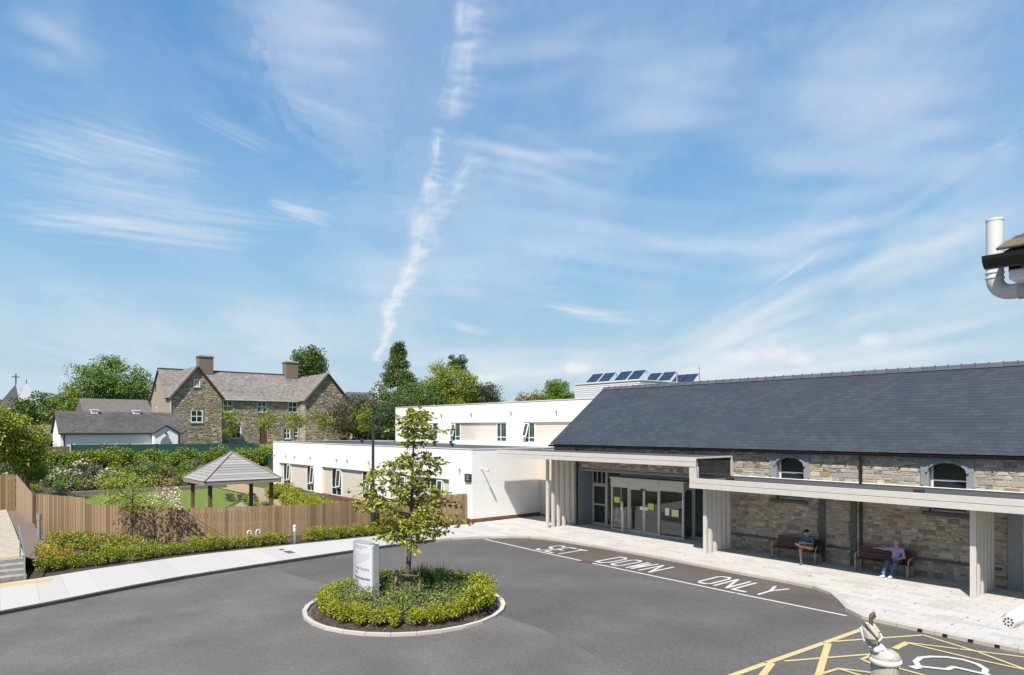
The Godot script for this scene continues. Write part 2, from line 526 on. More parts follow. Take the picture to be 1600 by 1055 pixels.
func make_camera_and_light() -> void:
	var cam := Camera3D.new()
	cam.name = "camera"
	cam.projection = Camera3D.PROJECTION_FRUSTUM
	cam.near = 0.1
	cam.far = 1500.0
	cam.size = 0.098875
	cam.frustum_offset = Vector2(0.0, 0.013355)
	cam.position = Vector3(0, 5.2, 0)
	cam.rotation.y = atan2(1067.0, 890.0)
	cam.current = true
	add_child(cam)
	var env := Environment.new()
	env.background_mode = Environment.BG_SKY
	var sky := Sky.new()
	sky.sky_material = make_sky()
	env.sky = sky
	env.tonemap_mode = Environment.TONE_MAPPER_LINEAR
	env.tonemap_exposure = EXPOSURE
	env.sdfgi_enabled = true
	env.ssao_enabled = true
	env.ssil_enabled = true
	var w := WorldEnvironment.new()
	w.name = "world_environment"
	w.environment = env
	add_child(w)
	var sun := DirectionalLight3D.new()
	sun.name = "sun"
	sun.light_energy = 1.5
	sun.light_color = Color(1.0, 0.97, 0.925)
	sun.light_angular_distance = 0.5
	sun.shadow_enabled = true
	add_child(sun)
	sun.look_at_from_position(Vector3.ZERO, Vector3(-0.36, -1.0, -0.60), Vector3.UP)

# ---------------------------------------------------------------- ground, road, paving
const YEL_THICK :=[ [Vector2(-8.11,-11.82),Vector2(-8.00,-14.07),Vector2(-7.86,-16.47),Vector2(-7.76,-18.46)],[Vector2(-7.83,-19.01),Vector2(-7.42,-18.35)],[Vector2(-7.78,-16.45),Vector2(-6.89,-14.13)],[Vector2(-7.92,-14.10),Vector2(-7.61,-13.09)],[Vector2(-6.59,-17.25),Vector2(-6.58,-18.00)] ]
const YEL_THIN :=[ [Vector2(-7.76,-16.70),Vector2(-6.56,-18.94),Vector2(-5.23,-18.48),Vector2(-4.25,-17.95)],[Vector2(-7.81,-14.44),Vector2(-6.53,-16.88)],[Vector2(-6.57,-17.98),Vector2(-5.59,-18.40),Vector2(-4.33,-18.93)],[Vector2(-6.56,-17.95),Vector2(-5.17,-17.86),Vector2(-4.23,-17.90)],[Vector2(-6.98,-13.84),Vector2(-6.81,-14.90),Vector2(-6.25,-15.18)],[Vector2(-6.81,-14.88),Vector2(-6.26,-14.82)],[Vector2(-6.73,-16.33),Vector2(-6.76,-15.88),Vector2(-6.49,-15.76)],[Vector2(-6.06,-15.90),Vector2(-5.40,-15.85)] ]
const WC :=[ [Vector2(-5.76,-16.38),Vector2(-5.92,-16.64),Vector2(-5.95,-17.00),Vector2(-5.82,-17.27),Vector2(-5.57,-17.51),Vector2(-5.28,-17.59),Vector2(-4.98,-17.50),Vector2(-4.76,-17.27),Vector2(-4.69,-16.93)],[Vector2(-5.84,-16.25),Vector2(-5.71,-16.20)],[Vector2(-5.77,-16.34),Vector2(-5.29,-16.61),Vector2(-5.25,-16.89),Vector2(-4.61,-16.91)] ]

const RISE := [[-60.0, -0.03], [44.0, -0.03], [50.0, 0.12], [58.0, 0.30], [64.0, 1.15], [70.0, 1.85], [80.0, 2.7], [88.0, 3.2], [120.0, 3.7], [160.0, 4.1], [900.0, 4.1]]

func gy(x: float, _z := 0.0) -> float:
	var d := -x
	for i in RISE.size() - 1:
		if d <= RISE[i + 1][0]:
			var t: float = clampf((d - RISE[i][0]) / (RISE[i + 1][0] - RISE[i][0]), 0.0, 1.0)
			return lerpf(RISE[i][1], RISE[i + 1][1], t)
	return 4.1

func on_ground(x: float, z: float) -> Vector3:
	return Vector3(x, gy(x, z), z)

# a sheet that follows the terrain at a small height above it
func terrain_sheet(poly: PackedVector2Array, lift: float, cell := 2.0) -> MB:
	var b := MB.new()
	var lo := poly[0]
	var hi := poly[0]
	for p in poly:
		lo = lo.min(p)
		hi = hi.max(p)
	var x := lo.x
	while x < hi.x:
		var z := lo.y
		while z < hi.y:
			var sq := PackedVector2Array([Vector2(x, z), Vector2(x + cell, z), Vector2(x + cell, z + cell), Vector2(x, z + cell)])
			for q in Geometry2D.intersect_polygons(sq, poly):
				var ids := Geometry2D.triangulate_polygon(q)
				for i in range(0, ids.size(), 3):
					var t := []
					for k in 3:
						var p: Vector2 = q[ids[i + k]]
						t.append(Vector3(p.x, gy(p.x, p.y) + lift, p.y))
					b.tri(t[0], t[1], t[2], Vector3.UP)
			z += cell
		x += cell
	return b

func resample(pts: Array, step: float) -> Array:
	# smooth polyline through the points, cut in equal lengths
	var c := Curve2D.new()
	for i in pts.size():
		var d: Vector2 = (pts[mini(i + 1, pts.size() - 1)] - pts[maxi(i - 1, 0)]) * 0.16
		c.add_point(pts[i], -d, d)
	var n := int(round(c.get_baked_length() / step))
	var out := []
	for i in n + 1:
		out.append(c.sample_baked(c.get_baked_length() * i / n, true))
	return out

func kerb_line(pts: Array, wide: float, y0: float, y1: float, side: float, called: String, colors: Array, label: String, gap := 0.006) -> Node3D:
	var root := Node3D.new()
	root.name = numbered(called)
	root.set_meta("kind", "structure")
	add_child(root, true)
	for i in pts.size() - 1:
		var a: Vector2 = pts[i]
		var b: Vector2 = pts[i + 1]
		var d := (b - a).normalized()
		var o0: Vector2 = ((pts[i + 1] - pts[maxi(i - 1, 0)]) as Vector2).normalized().orthogonal() * side
		var o1: Vector2 = ((pts[mini(i + 2, pts.size() - 1)] - pts[i]) as Vector2).normalized().orthogonal() * side
		a += d * gap
		b -= d * gap
		var e := 0.012
		var q := MB.new()
		var A0 := Vector3(a.x, y0, a.y)
		var B0 := Vector3(b.x, y0, b.y)
		var A1 := Vector3(a.x, y1 - e, a.y)
		var B1 := Vector3(b.x, y1 - e, b.y)
		var A2 := Vector3(a.x + o0.x * e, y1, a.y + o0.y * e)
		var B2 := Vector3(b.x + o1.x * e, y1, b.y + o1.y * e)
		var A3 := Vector3(a.x + o0.x * wide, y1, a.y + o0.y * wide)
		var B3 := Vector3(b.x + o1.x * wide, y1, b.y + o1.y * wide)
		var A4 := Vector3(A3.x, y0, A3.z)
		var B4 := Vector3(B3.x, y0, B3.z)
		var outw := Vector3(-o0.x, 0, -o0.y)
		q.quad(A0, B0, B1, A1, outw)
		q.quad(A1, B1, B2, A2, outw + Vector3.UP)
		q.quad(A2, B2, B3, A3, Vector3.UP)
		q.quad(A3, B3, B4, A4, -outw)
		var dv := Vector3(d.x, 0, d.y)
		q.fan([A0, A1, A2, A3, A4], -dv)
		q.fan([B0, B1, B2, B3, B4], dv)
		var k: Color = colors[rng.randi() % colors.size()]
		q.c.fill(k)
		part(root, "kerb_stone", q, M.kerb_v)
	return root

func make_ground() -> void:
	var b := MB.new()
	var xs := []
	for d in [-60.0, -20.0, 10.0, 30.0, 44.0, 50.0, 54.0, 58.0, 61.0, 64.0, 67.0, 70.0, 75.0, 80.0, 88.0, 100.0, 120.0, 160.0, 260.0, 500.0, 900.0]:
		xs.append(-d)
	var zs := [-800.0, -400.0, -200.0, -120.0, -80.0, -50.0, -30.0, -10.0, 10.0, 40.0, 100.0, 300.0, 700.0]
	for i in xs.size() - 1:
		for j in zs.size() - 1:
			var p := [Vector3(xs[i], gy(xs[i]), zs[j]), Vector3(xs[i + 1], gy(xs[i + 1]), zs[j]), Vector3(xs[i + 1], gy(xs[i + 1]), zs[j + 1]), Vector3(xs[i], gy(xs[i]), zs[j + 1])]
			b.quad(p[0], p[1], p[2], p[3], Vector3.UP)
	structure("ground", b, M.ground)
	b = MB.new()
	b.slab(PackedVector2Array([Vector2(-27.2, -22.4), Vector2(40, -22.4), Vector2(40, 40), Vector2(-27.2, 40)]), 0, 0.0, false)
	structure("road", b, M.asphalt)
	b = MB.new()
	b.slab(PackedVector2Array([Vector2(-26.2, -9.2), Vector2(-17.4, -10.4), Vector2(-15.0, -11.9), Vector2(-13.2, -11.95), Vector2(-9.6, -11.25), Vector2(-5.0, -10.3), Vector2(8, -7.5), Vector2(8, 30), Vector2(-26.2, 30)]), 0, 0.004, false)
	structure("road_resurfaced_lane", b, M.asphalt_old)
	var bay := [Vector2(-25.5, -19.62), Vector2(-24.4, -21.2), Vector2(-23.2, -21.62), Vector2(-19.9, -21.9), Vector2(-16.5, -21.9), Vector2(-13.5, -21.78), Vector2(-11.7, -21.75), Vector2(-10.6, -21.66), Vector2(-9.85, -21.1), Vector2(-9.2, -20.3), Vector2(-8.62, -19.42)]
	b = MB.new()
	b.slab(PackedVector2Array(bay), 0, 0.004, false)
	structure("road_set_down_bay", b, M.asphalt_bay)
	# painted bay line and lettering
	b = MB.new()
	b.strip([Vector2(-25.46, -19.57), Vector2(-21.5, -19.36), Vector2(-17.9, -19.26), Vector2(-12.0, -19.22), Vector2(-8.6, -19.27)], 0.11, 0.009)
	structure("road_bay_line", b, M.line_white)
	var glyph := {
		"S": [[Vector2(1, .84), Vector2(.8, 1), Vector2(.2, 1), Vector2(0, .86), Vector2(0, .66), Vector2(.2, .53), Vector2(.8, .47), Vector2(1, .34), Vector2(1, .14), Vector2(.8, 0), Vector2(.2, 0), Vector2(0, .16)]],
		"E": [[Vector2(1, 1), Vector2(0, 1), Vector2(0, 0), Vector2(1, 0)], [Vector2(0.05, .5), Vector2(.8, .5)]],
		"T": [[Vector2(0, 1), Vector2(1, 1)], [Vector2(.5, .97), Vector2(.5, 0)]],
		"D": [[Vector2(0, 0), Vector2(0, 1), Vector2(.7, 1), Vector2(1, .85), Vector2(1, .15), Vector2(.7, 0), Vector2(0, 0)]],
		"O": [[Vector2(.25, 0), Vector2(0, .12), Vector2(0, .88), Vector2(.25, 1), Vector2(.75, 1), Vector2(1, .88), Vector2(1, .12), Vector2(.75, 0), Vector2(.25, 0)]],
		"W": [[Vector2(0, 1), Vector2(.25, 0), Vector2(.5, .9), Vector2(.75, 0), Vector2(1, 1)]],
		"N": [[Vector2(0, 0), Vector2(0, 1), Vector2(1, 0), Vector2(1, 1)]],
		"L": [[Vector2(0, 1), Vector2(0, 0), Vector2(1, 0)]],
		"Y": [[Vector2(0, 1), Vector2(.5, .52), Vector2(1, 1)], [Vector2(.5, .5), Vector2(.5, 0)]],
	}
	var root := Node3D.new()
	root.name = "road_lettering"
	root.set_meta("kind", "structure")
	add_child(root)
	for word in [["SET", -21.95, 0.44, 0.62], ["DOWN", -18.4, 0.46, 0.72], ["ONLY", -13.75, 0.46, 0.68]]:
		var x: float = word[1]
		for ch in word[0]:
			var q := MB.new()
			var lift := 0.0095
			for line in glyph[ch]:
				for i in line.size() - 1:
					var p := []
					for k in 2:
						var g: Vector2 = line[i + k]
						p.append(Vector2(x + g.x * word[2], -19.62 - g.y * 1.42))
					var d: Vector2 = (p[1] - p[0]).normalized() * 0.03
					q.strip([p[0] - d, p[1] + d], 0.105 if absf(d.y) > absf(d.x) else 0.16, lift)
					lift += 0.0005
			part(root, "letter", q, M.line_white)
			x += word[3]
	# hatched yellow markings round the accessible bay
	root = Node3D.new()
	root.name = "road_hatching"
	root.set_meta("kind", "structure")
	add_child(root)
	var lift := 0.009
	for l in YEL_THICK + YEL_THIN:
		var q := MB.new()
		q.strip(l, 0.15 if YEL_THICK.has(l) else 0.085, lift)
		lift += 0.0006
		part(root, "yellow_line", q, M.line_yellow)
	root = Node3D.new()
	root.name = "road_wheelchair_symbol"
	root.set_meta("kind", "structure")
	add_child(root)
	for l in WC:
		var q := MB.new()
		for i in l.size() - 1:
			var d: Vector2 = (l[i + 1] - l[i]).normalized() * 0.03
			q.strip([l[i] - d, l[i + 1] + d], 0.12 if l.size() != 2 else 0.2, lift)
			lift += 0.0004
		part(root, "symbol_stroke", q, M.line_white)

	# ---- left footpath: large slabs in two rows behind dark kerb stones
	rng.seed = 5
	var outer := resample([Vector2(-20.9, 6.5), Vector2(-22.7, 2.0), Vector2(-23.72, -1.23), Vector2(-24.19, -2.78), Vector2(-24.84, -4.6), Vector2(-25.38, -6.67), Vector2(-25.72, -8.98), Vector2(-26.04, -11.66), Vector2(-26.35, -14.73), Vector2(-26.36, -17.4)], 0.92)
	var inner_src := [Vector2(-26.3, 6.5), Vector2(-27.6, 2.0), Vector2(-28.05, -1.6), Vector2(-28.48, -3.28), Vector2(-28.78, -4.29), Vector2(-28.96, -5.36), Vector2(-29.35, -7.71), Vector2(-29.33, -10.26), Vector2(-29.2, -13.05), Vector2(-29.1, -16.09), Vector2(-29.3, -17.4)]
	var inner := resample(inner_src, 0.1)
	kerb_line(outer, 0.14, -0.05, 0.105, 1.0, "kerb_dark", [Color(0.060, 0.059, 0.06), Color(0.07, 0.068, 0.067), Color(0.052, 0.052, 0.054)], "")
	root = Node3D.new()
	root.name = "pavement"
	root.set_meta("kind", "structure")
	add_child(root)
	var bed := MB.new()
	var slab_tones := []
	for k in 5:
		slab_tones.append(mat(Color(0.52, 0.505, 0.485) * (0.96 + 0.02 * k), 0.88, M.paving_v.albedo_texture, 0.9))
	for i in outer.size() - 1:
		var t0 := float(i) / (outer.size() - 1)
		var t1 := float(i + 1) / (outer.size() - 1)
		var a: Vector2 = outer[i]
		var d: Vector2 = outer[i + 1]
		var b2: Vector2 = inner[int(round(t0 * (inner.size() - 1)))]
		var c2: Vector2 = inner[int(round(t1 * (inner.size() - 1)))]
		a += (b2 - a).normalized() * 0.145
		d += (c2 - d).normalized() * 0.145
		bed.slab(PackedVector2Array([a, d, c2, b2]), 0.0, 0.092, true)
		for r in 1:
			var f0 := 0.0
			var f1 := 1.0
			var q := PackedVector2Array([a.lerp(b2, f0), d.lerp(c2, f0), d.lerp(c2, f1), a.lerp(b2, f1)])
			var cen := (q[0] + q[1] + q[2] + q[3]) * 0.25
			for k in 4:
				q[k] = q[k] + (cen - q[k]).normalized() * 0.012
			var s := MB.new()
			s.slab(q, 0.03, 0.1 + rng.randf() * 0.003)
			part(root, "paving_slab", s, slab_tones[rng.randi() % 5])
	part(root, "bedding", bed, M.joint)
	# tactile strip at the foot of the steps
	b = MB.new()
	b.slab(PackedVector2Array([Vector2(-27.9, -2.9), Vector2(-27.45, -2.75), Vector2(-27.1, 1.5), Vector2(-27.8, 1.6)]), 0.09, 0.106)
	structure("pavement_tactile_strip", b, M.tactile)

	# ---- paved forecourt in front of the barn: small pavers behind pale kerb stones
	var edge := [Vector2(-26.36, -17.4), Vector2(-26.2, -18.6), Vector2(-25.6, -19.7), Vector2(-24.53, -21.2), Vector2(-23.21, -21.68), Vector2(-19.9, -21.95), Vector2(-16.56, -21.95), Vector2(-13.57, -21.82), Vector2(-11.69, -21.78), Vector2(-10.67, -21.68), Vector2(-9.91, -21.17), Vector2(-9.29, -20.36), Vector2(-8.72, -19.62), Vector2(-8.21, -19.27), Vector2(-7.32, -19.22), Vector2(-5.83, -19.18), Vector2(-4.5, -19.17), Vector2(4.5, -19.1)]
	var line := resample(edge, 0.9)
	kerb_line(line, 0.16, -0.05, 0.105, 1.0, "kerb_pale", [Color(0.52, 0.475, 0.40), Color(0.48, 0.44, 0.38), Color(0.55, 0.50, 0.43)], "")
	var region := PackedVector2Array()
	for i in line.size():
		var d: Vector2 = ((line[mini(i + 1, line.size() - 1)] - line[maxi(i - 1, 0)]) as Vector2).normalized().orthogonal() * 0.165
		region.append(line[i] + d)
	for p in [Vector2(4.5, -27.6), Vector2(-29.75, -27.6), Vector2(-29.75, -22.1), Vector2(-29.75, -21.0), Vector2(-29.3, -17.4)]:
		region.append(p)
	root = Node3D.new()
	root.name = "forecourt_paving"
	root.set_meta("kind", "structure")
	add_child(root)
	bed = MB.new()
	bed.slab(region, 0.0, 0.09)
	part(root, "bedding", bed, M.joint)
	var unit := MB.new()
	unit.box(Vector3(0, -0.03, 0), Vector3(0.588, 0.06, 0.288), Basis.IDENTITY, 0.004)
	var tones := [Color(0.545, 0.53, 0.51), Color(0.52, 0.505, 0.485), Color(0.555, 0.54, 0.52), Color(0.53, 0.50, 0.48), Color(0.475, 0.465, 0.45), Color(0.57, 0.555, 0.54)]
	var mats := []
	for t in tones:
		mats.append(mat(t, 0.88, M.paving_v.albedo_texture, 0.9))
	var list := []
	var cut := MB.new()
	var z := -17.5
	var rowi := 0
	while z > -27.6:
		var x := -30.0 + (0.3 if rowi % 2 else 0.0)
		while x < 4.5:
			var r := PackedVector2Array([Vector2(x, z - 0.3), Vector2(x + 0.6, z - 0.3), Vector2(x + 0.6, z), Vector2(x, z)])
			var inside := 0
			for p in r:
				if Geometry2D.is_point_in_polygon(p, region):
					inside += 1
			if inside == 4:
				list.append([0, Transform3D(Basis.IDENTITY, Vector3(x + 0.3, 0.1 + rng.randf() * 0.003, z - 0.15)), rng.randi() % tones.size()])
			elif inside > 0:
				var rr := PackedVector2Array([Vector2(x + .006, z - 0.294), Vector2(x + 0.594, z - 0.294), Vector2(x + 0.594, z - .006), Vector2(x + .006, z - .006)])
				for q in Geometry2D.intersect_polygons(rr, region):
					cut.col = tones[rng.randi() % tones.size()]
					cut.slab(q, 0.03, 0.1)
			x += 0.6
		z -= 0.3
		rowi += 1
	pieces(root, "paver", list, [unit], tones, mats, M.paving_v)
	var o := part(root, "cut_pavers", cut, M.paving_v)
	o.set_meta("kind", "stuff")
	# drain slots in the kerb
	for x in [-6.72, -6.15, -5.6, -5.05]:
		b = MB.new()
		b.bx(Vector3(x - 0.05, 0.02, -19.24), Vector3(x + 0.05, 0.085, -19.165 + 0.01))
		single("kerb_drain_slot", b.mesh(), M.black_plastic, "black drain slot in the face of the pale kerb", "drain slot", Vector3.ZERO, "drain slots in the kerb")
	for q in [[-27.54, -11.0, 0.62, 0.30], [-28.33, -10.98, 0.3, 0.2]]:
		b = MB.new()
		b.bx(Vector3(-q[2] * 0.5, -0.02, -q[3] * 0.5), Vector3(q[2] * 0.5, 0.008, q[3] * 0.5), 0.003)
		for k in 5:
			b.bx(Vector3(-q[2] * 0.42, 0.006, -q[3] * 0.4 + k * q[3] * 0.18), Vector3(q[2] * 0.42, 0.012, -q[3] * 0.4 + k * q[3] * 0.18 + 0.02))
		single("drain_cover", b.mesh(), mat(Color(0.11, 0.085, 0.07), 0.7), "larger rectangular iron cover in the slab footpath" if q[2] > 0.5 else "small iron cover in the slab footpath beside a larger one", "drain cover", Vector3(q[0], 0.1, q[1]), "covers in the footpath")
	b = MB.new()
	b.bx(Vector3(-0.3, -0.02, -0.2), Vector3(0.3, 0.012, 0.2), 0.003)
	for k in 6:
		b.bx(Vector3(-0.25, 0.011, -0.17 + k * 0.06), Vector3(0.25, 0.018, -0.14 + k * 0.06))
	single("road_gully", b.mesh(), mat(Color(0.10, 0.06, 0.05), 0.8), "rusty gully grating set in the white bay line", "drain cover", Vector3(-18.55, 0.01, -19.3))

# ---------------------------------------------------------------- building helpers
const FZ := Basis(Vector3(1, 0, 0), Vector3(0, 1, 0), Vector3(0, 0, 1))     # a wall that faces +z
const FX := Basis(Vector3(0, 0, -1), Vector3(0, 1, 0), Vector3(1, 0, 0))    # a wall that faces +x

# front sheet of a wall with openings and their reveals; o = lower left corner seen from outside
func wall_sheet(b: MB, o: Vector3, bs: Basis, w: float, h: float, holes: Array, depth: float) -> void:
	var us := [0.0, w]
	var vs := [0.0, h]
	for r in holes:
		us.append_array([r[0], r[2]])
		vs.append_array([r[1], r[3]])
	us.sort()
	vs.sort()
	for i in us.size() - 1:
		for j in vs.size() - 1:
			if us[i + 1] - us[i] < 0.001 or vs[j + 1] - vs[j] < 0.001:
				continue
			var cu: float = (us[i] + us[i + 1]) * 0.5
			var cv: float = (vs[j] + vs[j + 1]) * 0.5
			var open := false
			for r in holes:
				if cu > r[0] and cu < r[2] and cv > r[1] and cv < r[3]:
					open = true
			if not open:
				b.quad(o + bs * Vector3(us[i], vs[j], 0), o + bs * Vector3(us[i + 1], vs[j], 0), o + bs * Vector3(us[i + 1], vs[j + 1], 0), o + bs * Vector3(us[i], vs[j + 1], 0), bs.z)
	for r in holes:
		var q := [Vector2(r[0], r[1]), Vector2(r[2], r[1]), Vector2(r[2], r[3]), Vector2(r[0], r[3])]
		var mid := Vector2((r[0] + r[2]) * 0.5, (r[1] + r[3]) * 0.5)
		for k in 4:
			var p: Vector2 = q[k]
			var s: Vector2 = q[(k + 1) % 4]
			var inw := mid - (p + s) * 0.5
			b.quad(o + bs * Vector3(p.x, p.y, 0), o + bs * Vector3(s.x, s.y, 0), o + bs * Vector3(s.x, s.y, -depth), o + bs * Vector3(p.x, p.y, -depth), bs * Vector3(inw.x, inw.y, 0))

# polygon (u, v) in the plane of a wall, thick from depth d0 to d1
func plate(b: MB, o: Vector3, bs: Basis, poly: Array, d0: float, d1: float) -> void:
	var t := MB.new()
	var p := PackedVector2Array()
	for q in poly:
		p.append(Vector2(q.x, -q.y))
	t.slab(p, d0, d1)
	b.put(t, Transform3D(Basis(bs.x, bs.z, -bs.y), o), b.col)

func pane_rect(b: MB, o: Vector3, bs: Basis, u0: float, v0: float, u1: float, v1: float, d0: float, d1: float, bev := 0.0) -> void:
	b.box(o + bs * Vector3((u0 + u1) * 0.5, (v0 + v1) * 0.5, (d0 + d1) * 0.5), Vector3(u1 - u0, v1 - v0, absf(d1 - d0)), bs, bev)

# framed window: bars at the given fractions; the frame is the part, each light of glass a sub-part
func window(parent: Node3D, called: String, o: Vector3, bs: Basis, w: float, h: float, cols: Array, rows: Array, fw: float, fm: Material, gm: Material, deep := 0.05) -> MeshInstance3D:
	var b := MB.new()
	pane_rect(b, o, bs, 0, 0, fw, h, -deep, 0)
	pane_rect(b, o, bs, w - fw, 0, w, h, -deep, 0)
	pane_rect(b, o, bs, fw, 0, w - fw, fw, -deep, -0.002)
	pane_rect(b, o, bs, fw, h - fw, w - fw, h, -deep, -0.002)
	var us := [fw]
	var vs := [fw]
	for c in cols:
		pane_rect(b, o, bs, c * w - fw * 0.4, fw, c * w + fw * 0.4, h - fw, -deep, -0.004)
		us.append_array([c * w - fw * 0.4, c * w + fw * 0.4])
	for r in rows:
		pane_rect(b, o, bs, fw, r * h - fw * 0.4, w - fw, r * h + fw * 0.4, -deep, -0.006)
		vs.append_array([r * h - fw * 0.4, r * h + fw * 0.4])
	us.append(w - fw)
	vs.append(h - fw)
	var f := part(parent, called, b, fm)
	for i in range(0, us.size(), 2):
		for j in range(0, vs.size(), 2):
			var g := MB.new()
			pane_rect(g, o, bs, us[i], vs[j], us[i + 1], vs[j + 1], -deep * 0.7, -deep * 0.45)
			part(f, "pane", g, gm)
	return f

# irregular stones that fill a wall area; every entry is [u, v, w, h]
func rubble(u0: float, u1: float, v0: float, v1: float, holes: Array, lo: float, hi: float) -> Array:
	var out := []
	var v := v0
	while v < v1 - 0.04:
		var ch := minf(rng.randf_range(lo, hi), v1 - v)
		if v1 - (v + ch) < lo * 0.6:
			ch = v1 - v
		var u := u0 - rng.randf() * 0.2
		while u < u1:
			var w := ch * rng.randf_range(0.8, 2.7)
			var spots := [[u, v, w, ch]]
			if ch > lo * 1.35 and rng.randf() < 0.38:
				var k := rng.randf_range(0.35, 0.65)
				spots = [[u, v, w, ch * k], [u, v + ch * k, w, ch * (1.0 - k)]]
				if rng.randf() < 0.4:
					var s := rng.randf_range(0.4, 0.6)
					spots = [[u, v, w, ch * k], [u, v + ch * k, w * s, ch * (1.0 - k)], [u + w * s, v + ch * k, w * (1.0 - s), ch * (1.0 - k)]]
			for s in spots:
				var a: float = maxf(s[0], u0)
				var b: float = minf(s[0] + s[2], u1)
				for r in holes:
					if s[1] + s[3] > r[1] + 0.03 and s[1] < r[3] - 0.03 and b > r[0] and a < r[2]:
						if (a + b) * 0.5 < (r[0] + r[2]) * 0.5:
							b = minf(b, r[0])
						else:
							a = maxf(a, r[2])
				if b - a > 0.06:
					out.append([(a + b) * 0.5, s[1] + s[3] * 0.5, b - a, s[3]])
			u += w
		v += ch
	return out

func stone_shapes(k: int, sd: int) -> Array:
	rng.seed = sd
	var out := []
	for i in k:
		var b := MB.new()
		var base := []
		var face := []
		var cut := [rng.randf_range(0.03, 0.18), rng.randf_range(0.03, 0.18), rng.randf_range(0.03, 0.18), rng.randf_range(0.03, 0.18)]
		var c := [Vector2(-.5, -.5), Vector2(.5, -.5), Vector2(.5, .5), Vector2(-.5, .5)]
		for q in 4:
			var p: Vector2 = c[q]
			var before: Vector2 = (c[(q + 3) % 4] - p).normalized()
			var after: Vector2 = (c[(q + 1) % 4] - p).normalized()
			for d in [before, after]:
				var j: Vector2 = p + d * cut[q] + Vector2(rng.randf_range(-0.03, 0.03), rng.randf_range(-0.04, 0.04))
				base.append(Vector3(j.x, j.y, 0))
				face.append(Vector3(j.x * 0.94, j.y * 0.90, rng.randf_range(0.6, 1.0)))
		var top := Vector3(rng.randf_range(-0.15, 0.15), rng.randf_range(-0.12, 0.12), rng.randf_range(0.85, 1.15))
		for q in base.size():
			var n: int = (q + 1) % base.size()
			var outw: Vector3 = (base[q] + base[n])
			b.quad(base[q], base[n], face[n], face[q], outw + Vector3(0, 0, 0.3))
			b.tri(face[q], face[n], top, Vector3(0, 0, 1))
		out.append(b)
	return out

func stone_list(spots: Array, o: Vector3, bs: Basis, joint: float, deep: float, weights: Array) -> Array:
	var out := []
	for s in spots:
		var tone := 0
		var pick := rng.randf()
		for k in weights.size():
			pick -= weights[k]
			if pick <= 0.0:
				tone = k
				break
		var rot := Basis(Vector3(0, 0, 1), rng.randf_range(-0.07, 0.07)) * Basis.from_scale(Vector3(maxf(0.03, s[2] - joint), maxf(0.03, s[3] - joint), deep * rng.randf_range(0.5, 1.2)))
		out.append([rng.randi() % 10, Transform3D(bs * rot, o + bs * Vector3(s[0], s[1], 0)), tone])
	return out

const STONE_TONES := [Color(0.515, 0.448, 0.361), Color(0.448, 0.399, 0.335), Color(0.370, 0.344, 0.316), Color(0.598, 0.534, 0.449), Color(0.293, 0.227, 0.167), Color(0.251, 0.252, 0.268), Color(0.395, 0.264, 0.188), Color(0.478, 0.369, 0.221)]
const STONE_MIX := [0.23, 0.21, 0.16, 0.15, 0.11, 0.03, 0.06, 0.05]
const OLD_TONES := [Color(0.470, 0.382, 0.259), Color(0.380, 0.317, 0.225), Color(0.551, 0.464, 0.333), Color(0.300, 0.244, 0.184), Color(0.227, 0.203, 0.175), Color(0.421, 0.301, 0.184), Color(0.616, 0.537, 0.416), Color(0.341, 0.309, 0.275)]

func bricks(b: MB, o: Vector3, bs: Basis, w: float, courses: int) -> void:
	for r in courses:
		var u := 0.0 if r % 2 else -0.11
		while u < w:
			var a := maxf(u, 0.0) + 0.005
			var e := minf(u + 0.215, w)
			if e - a > 0.03:
				b.col = [Color(0.24, 0.095, 0.055), Color(0.20, 0.075, 0.045), Color(0.27, 0.12, 0.075), Color(0.17, 0.075, 0.055)][rng.randi() % 4]
				pane_rect(b, o, bs, a, r * 0.075 + 0.005, e, r * 0.075 + 0.07, -0.02, rng.randf_range(0.008, 0.012))
			u += 0.225

# ---------------------------------------------------------------- the white low wing, the white upper block
func open_casement(parent: Node3D, o: Vector3, bs: Basis, w: float, h: float, angle: float, gm: Material) -> void:
	# top hung light pushed outwards; o = upper left corner
	var tilt := Basis(bs.x, -angle) * bs
	var b := MB.new()
	pane_rect(b, o, tilt, 0, -h, 0.06, 0, -0.025, 0.025)
	pane_rect(b, o, tilt, w - 0.06, -h, w, 0, -0.025, 0.025)
	pane_rect(b, o, tilt, 0.06, -h, w - 0.06, -h + 0.06, -0.023, 0.023)
	pane_rect(b, o, tilt, 0.06, -0.06, w - 0.06, 0, -0.023, 0.023)
	var f := part(parent, "open_casement", b, M.paint_white)
	var g := MB.new()
	pane_rect(g, o, tilt, 0.06, -h + 0.06, w - 0.06, -0.06, -0.006, 0.006)
	part(f, "pane", g, gm)

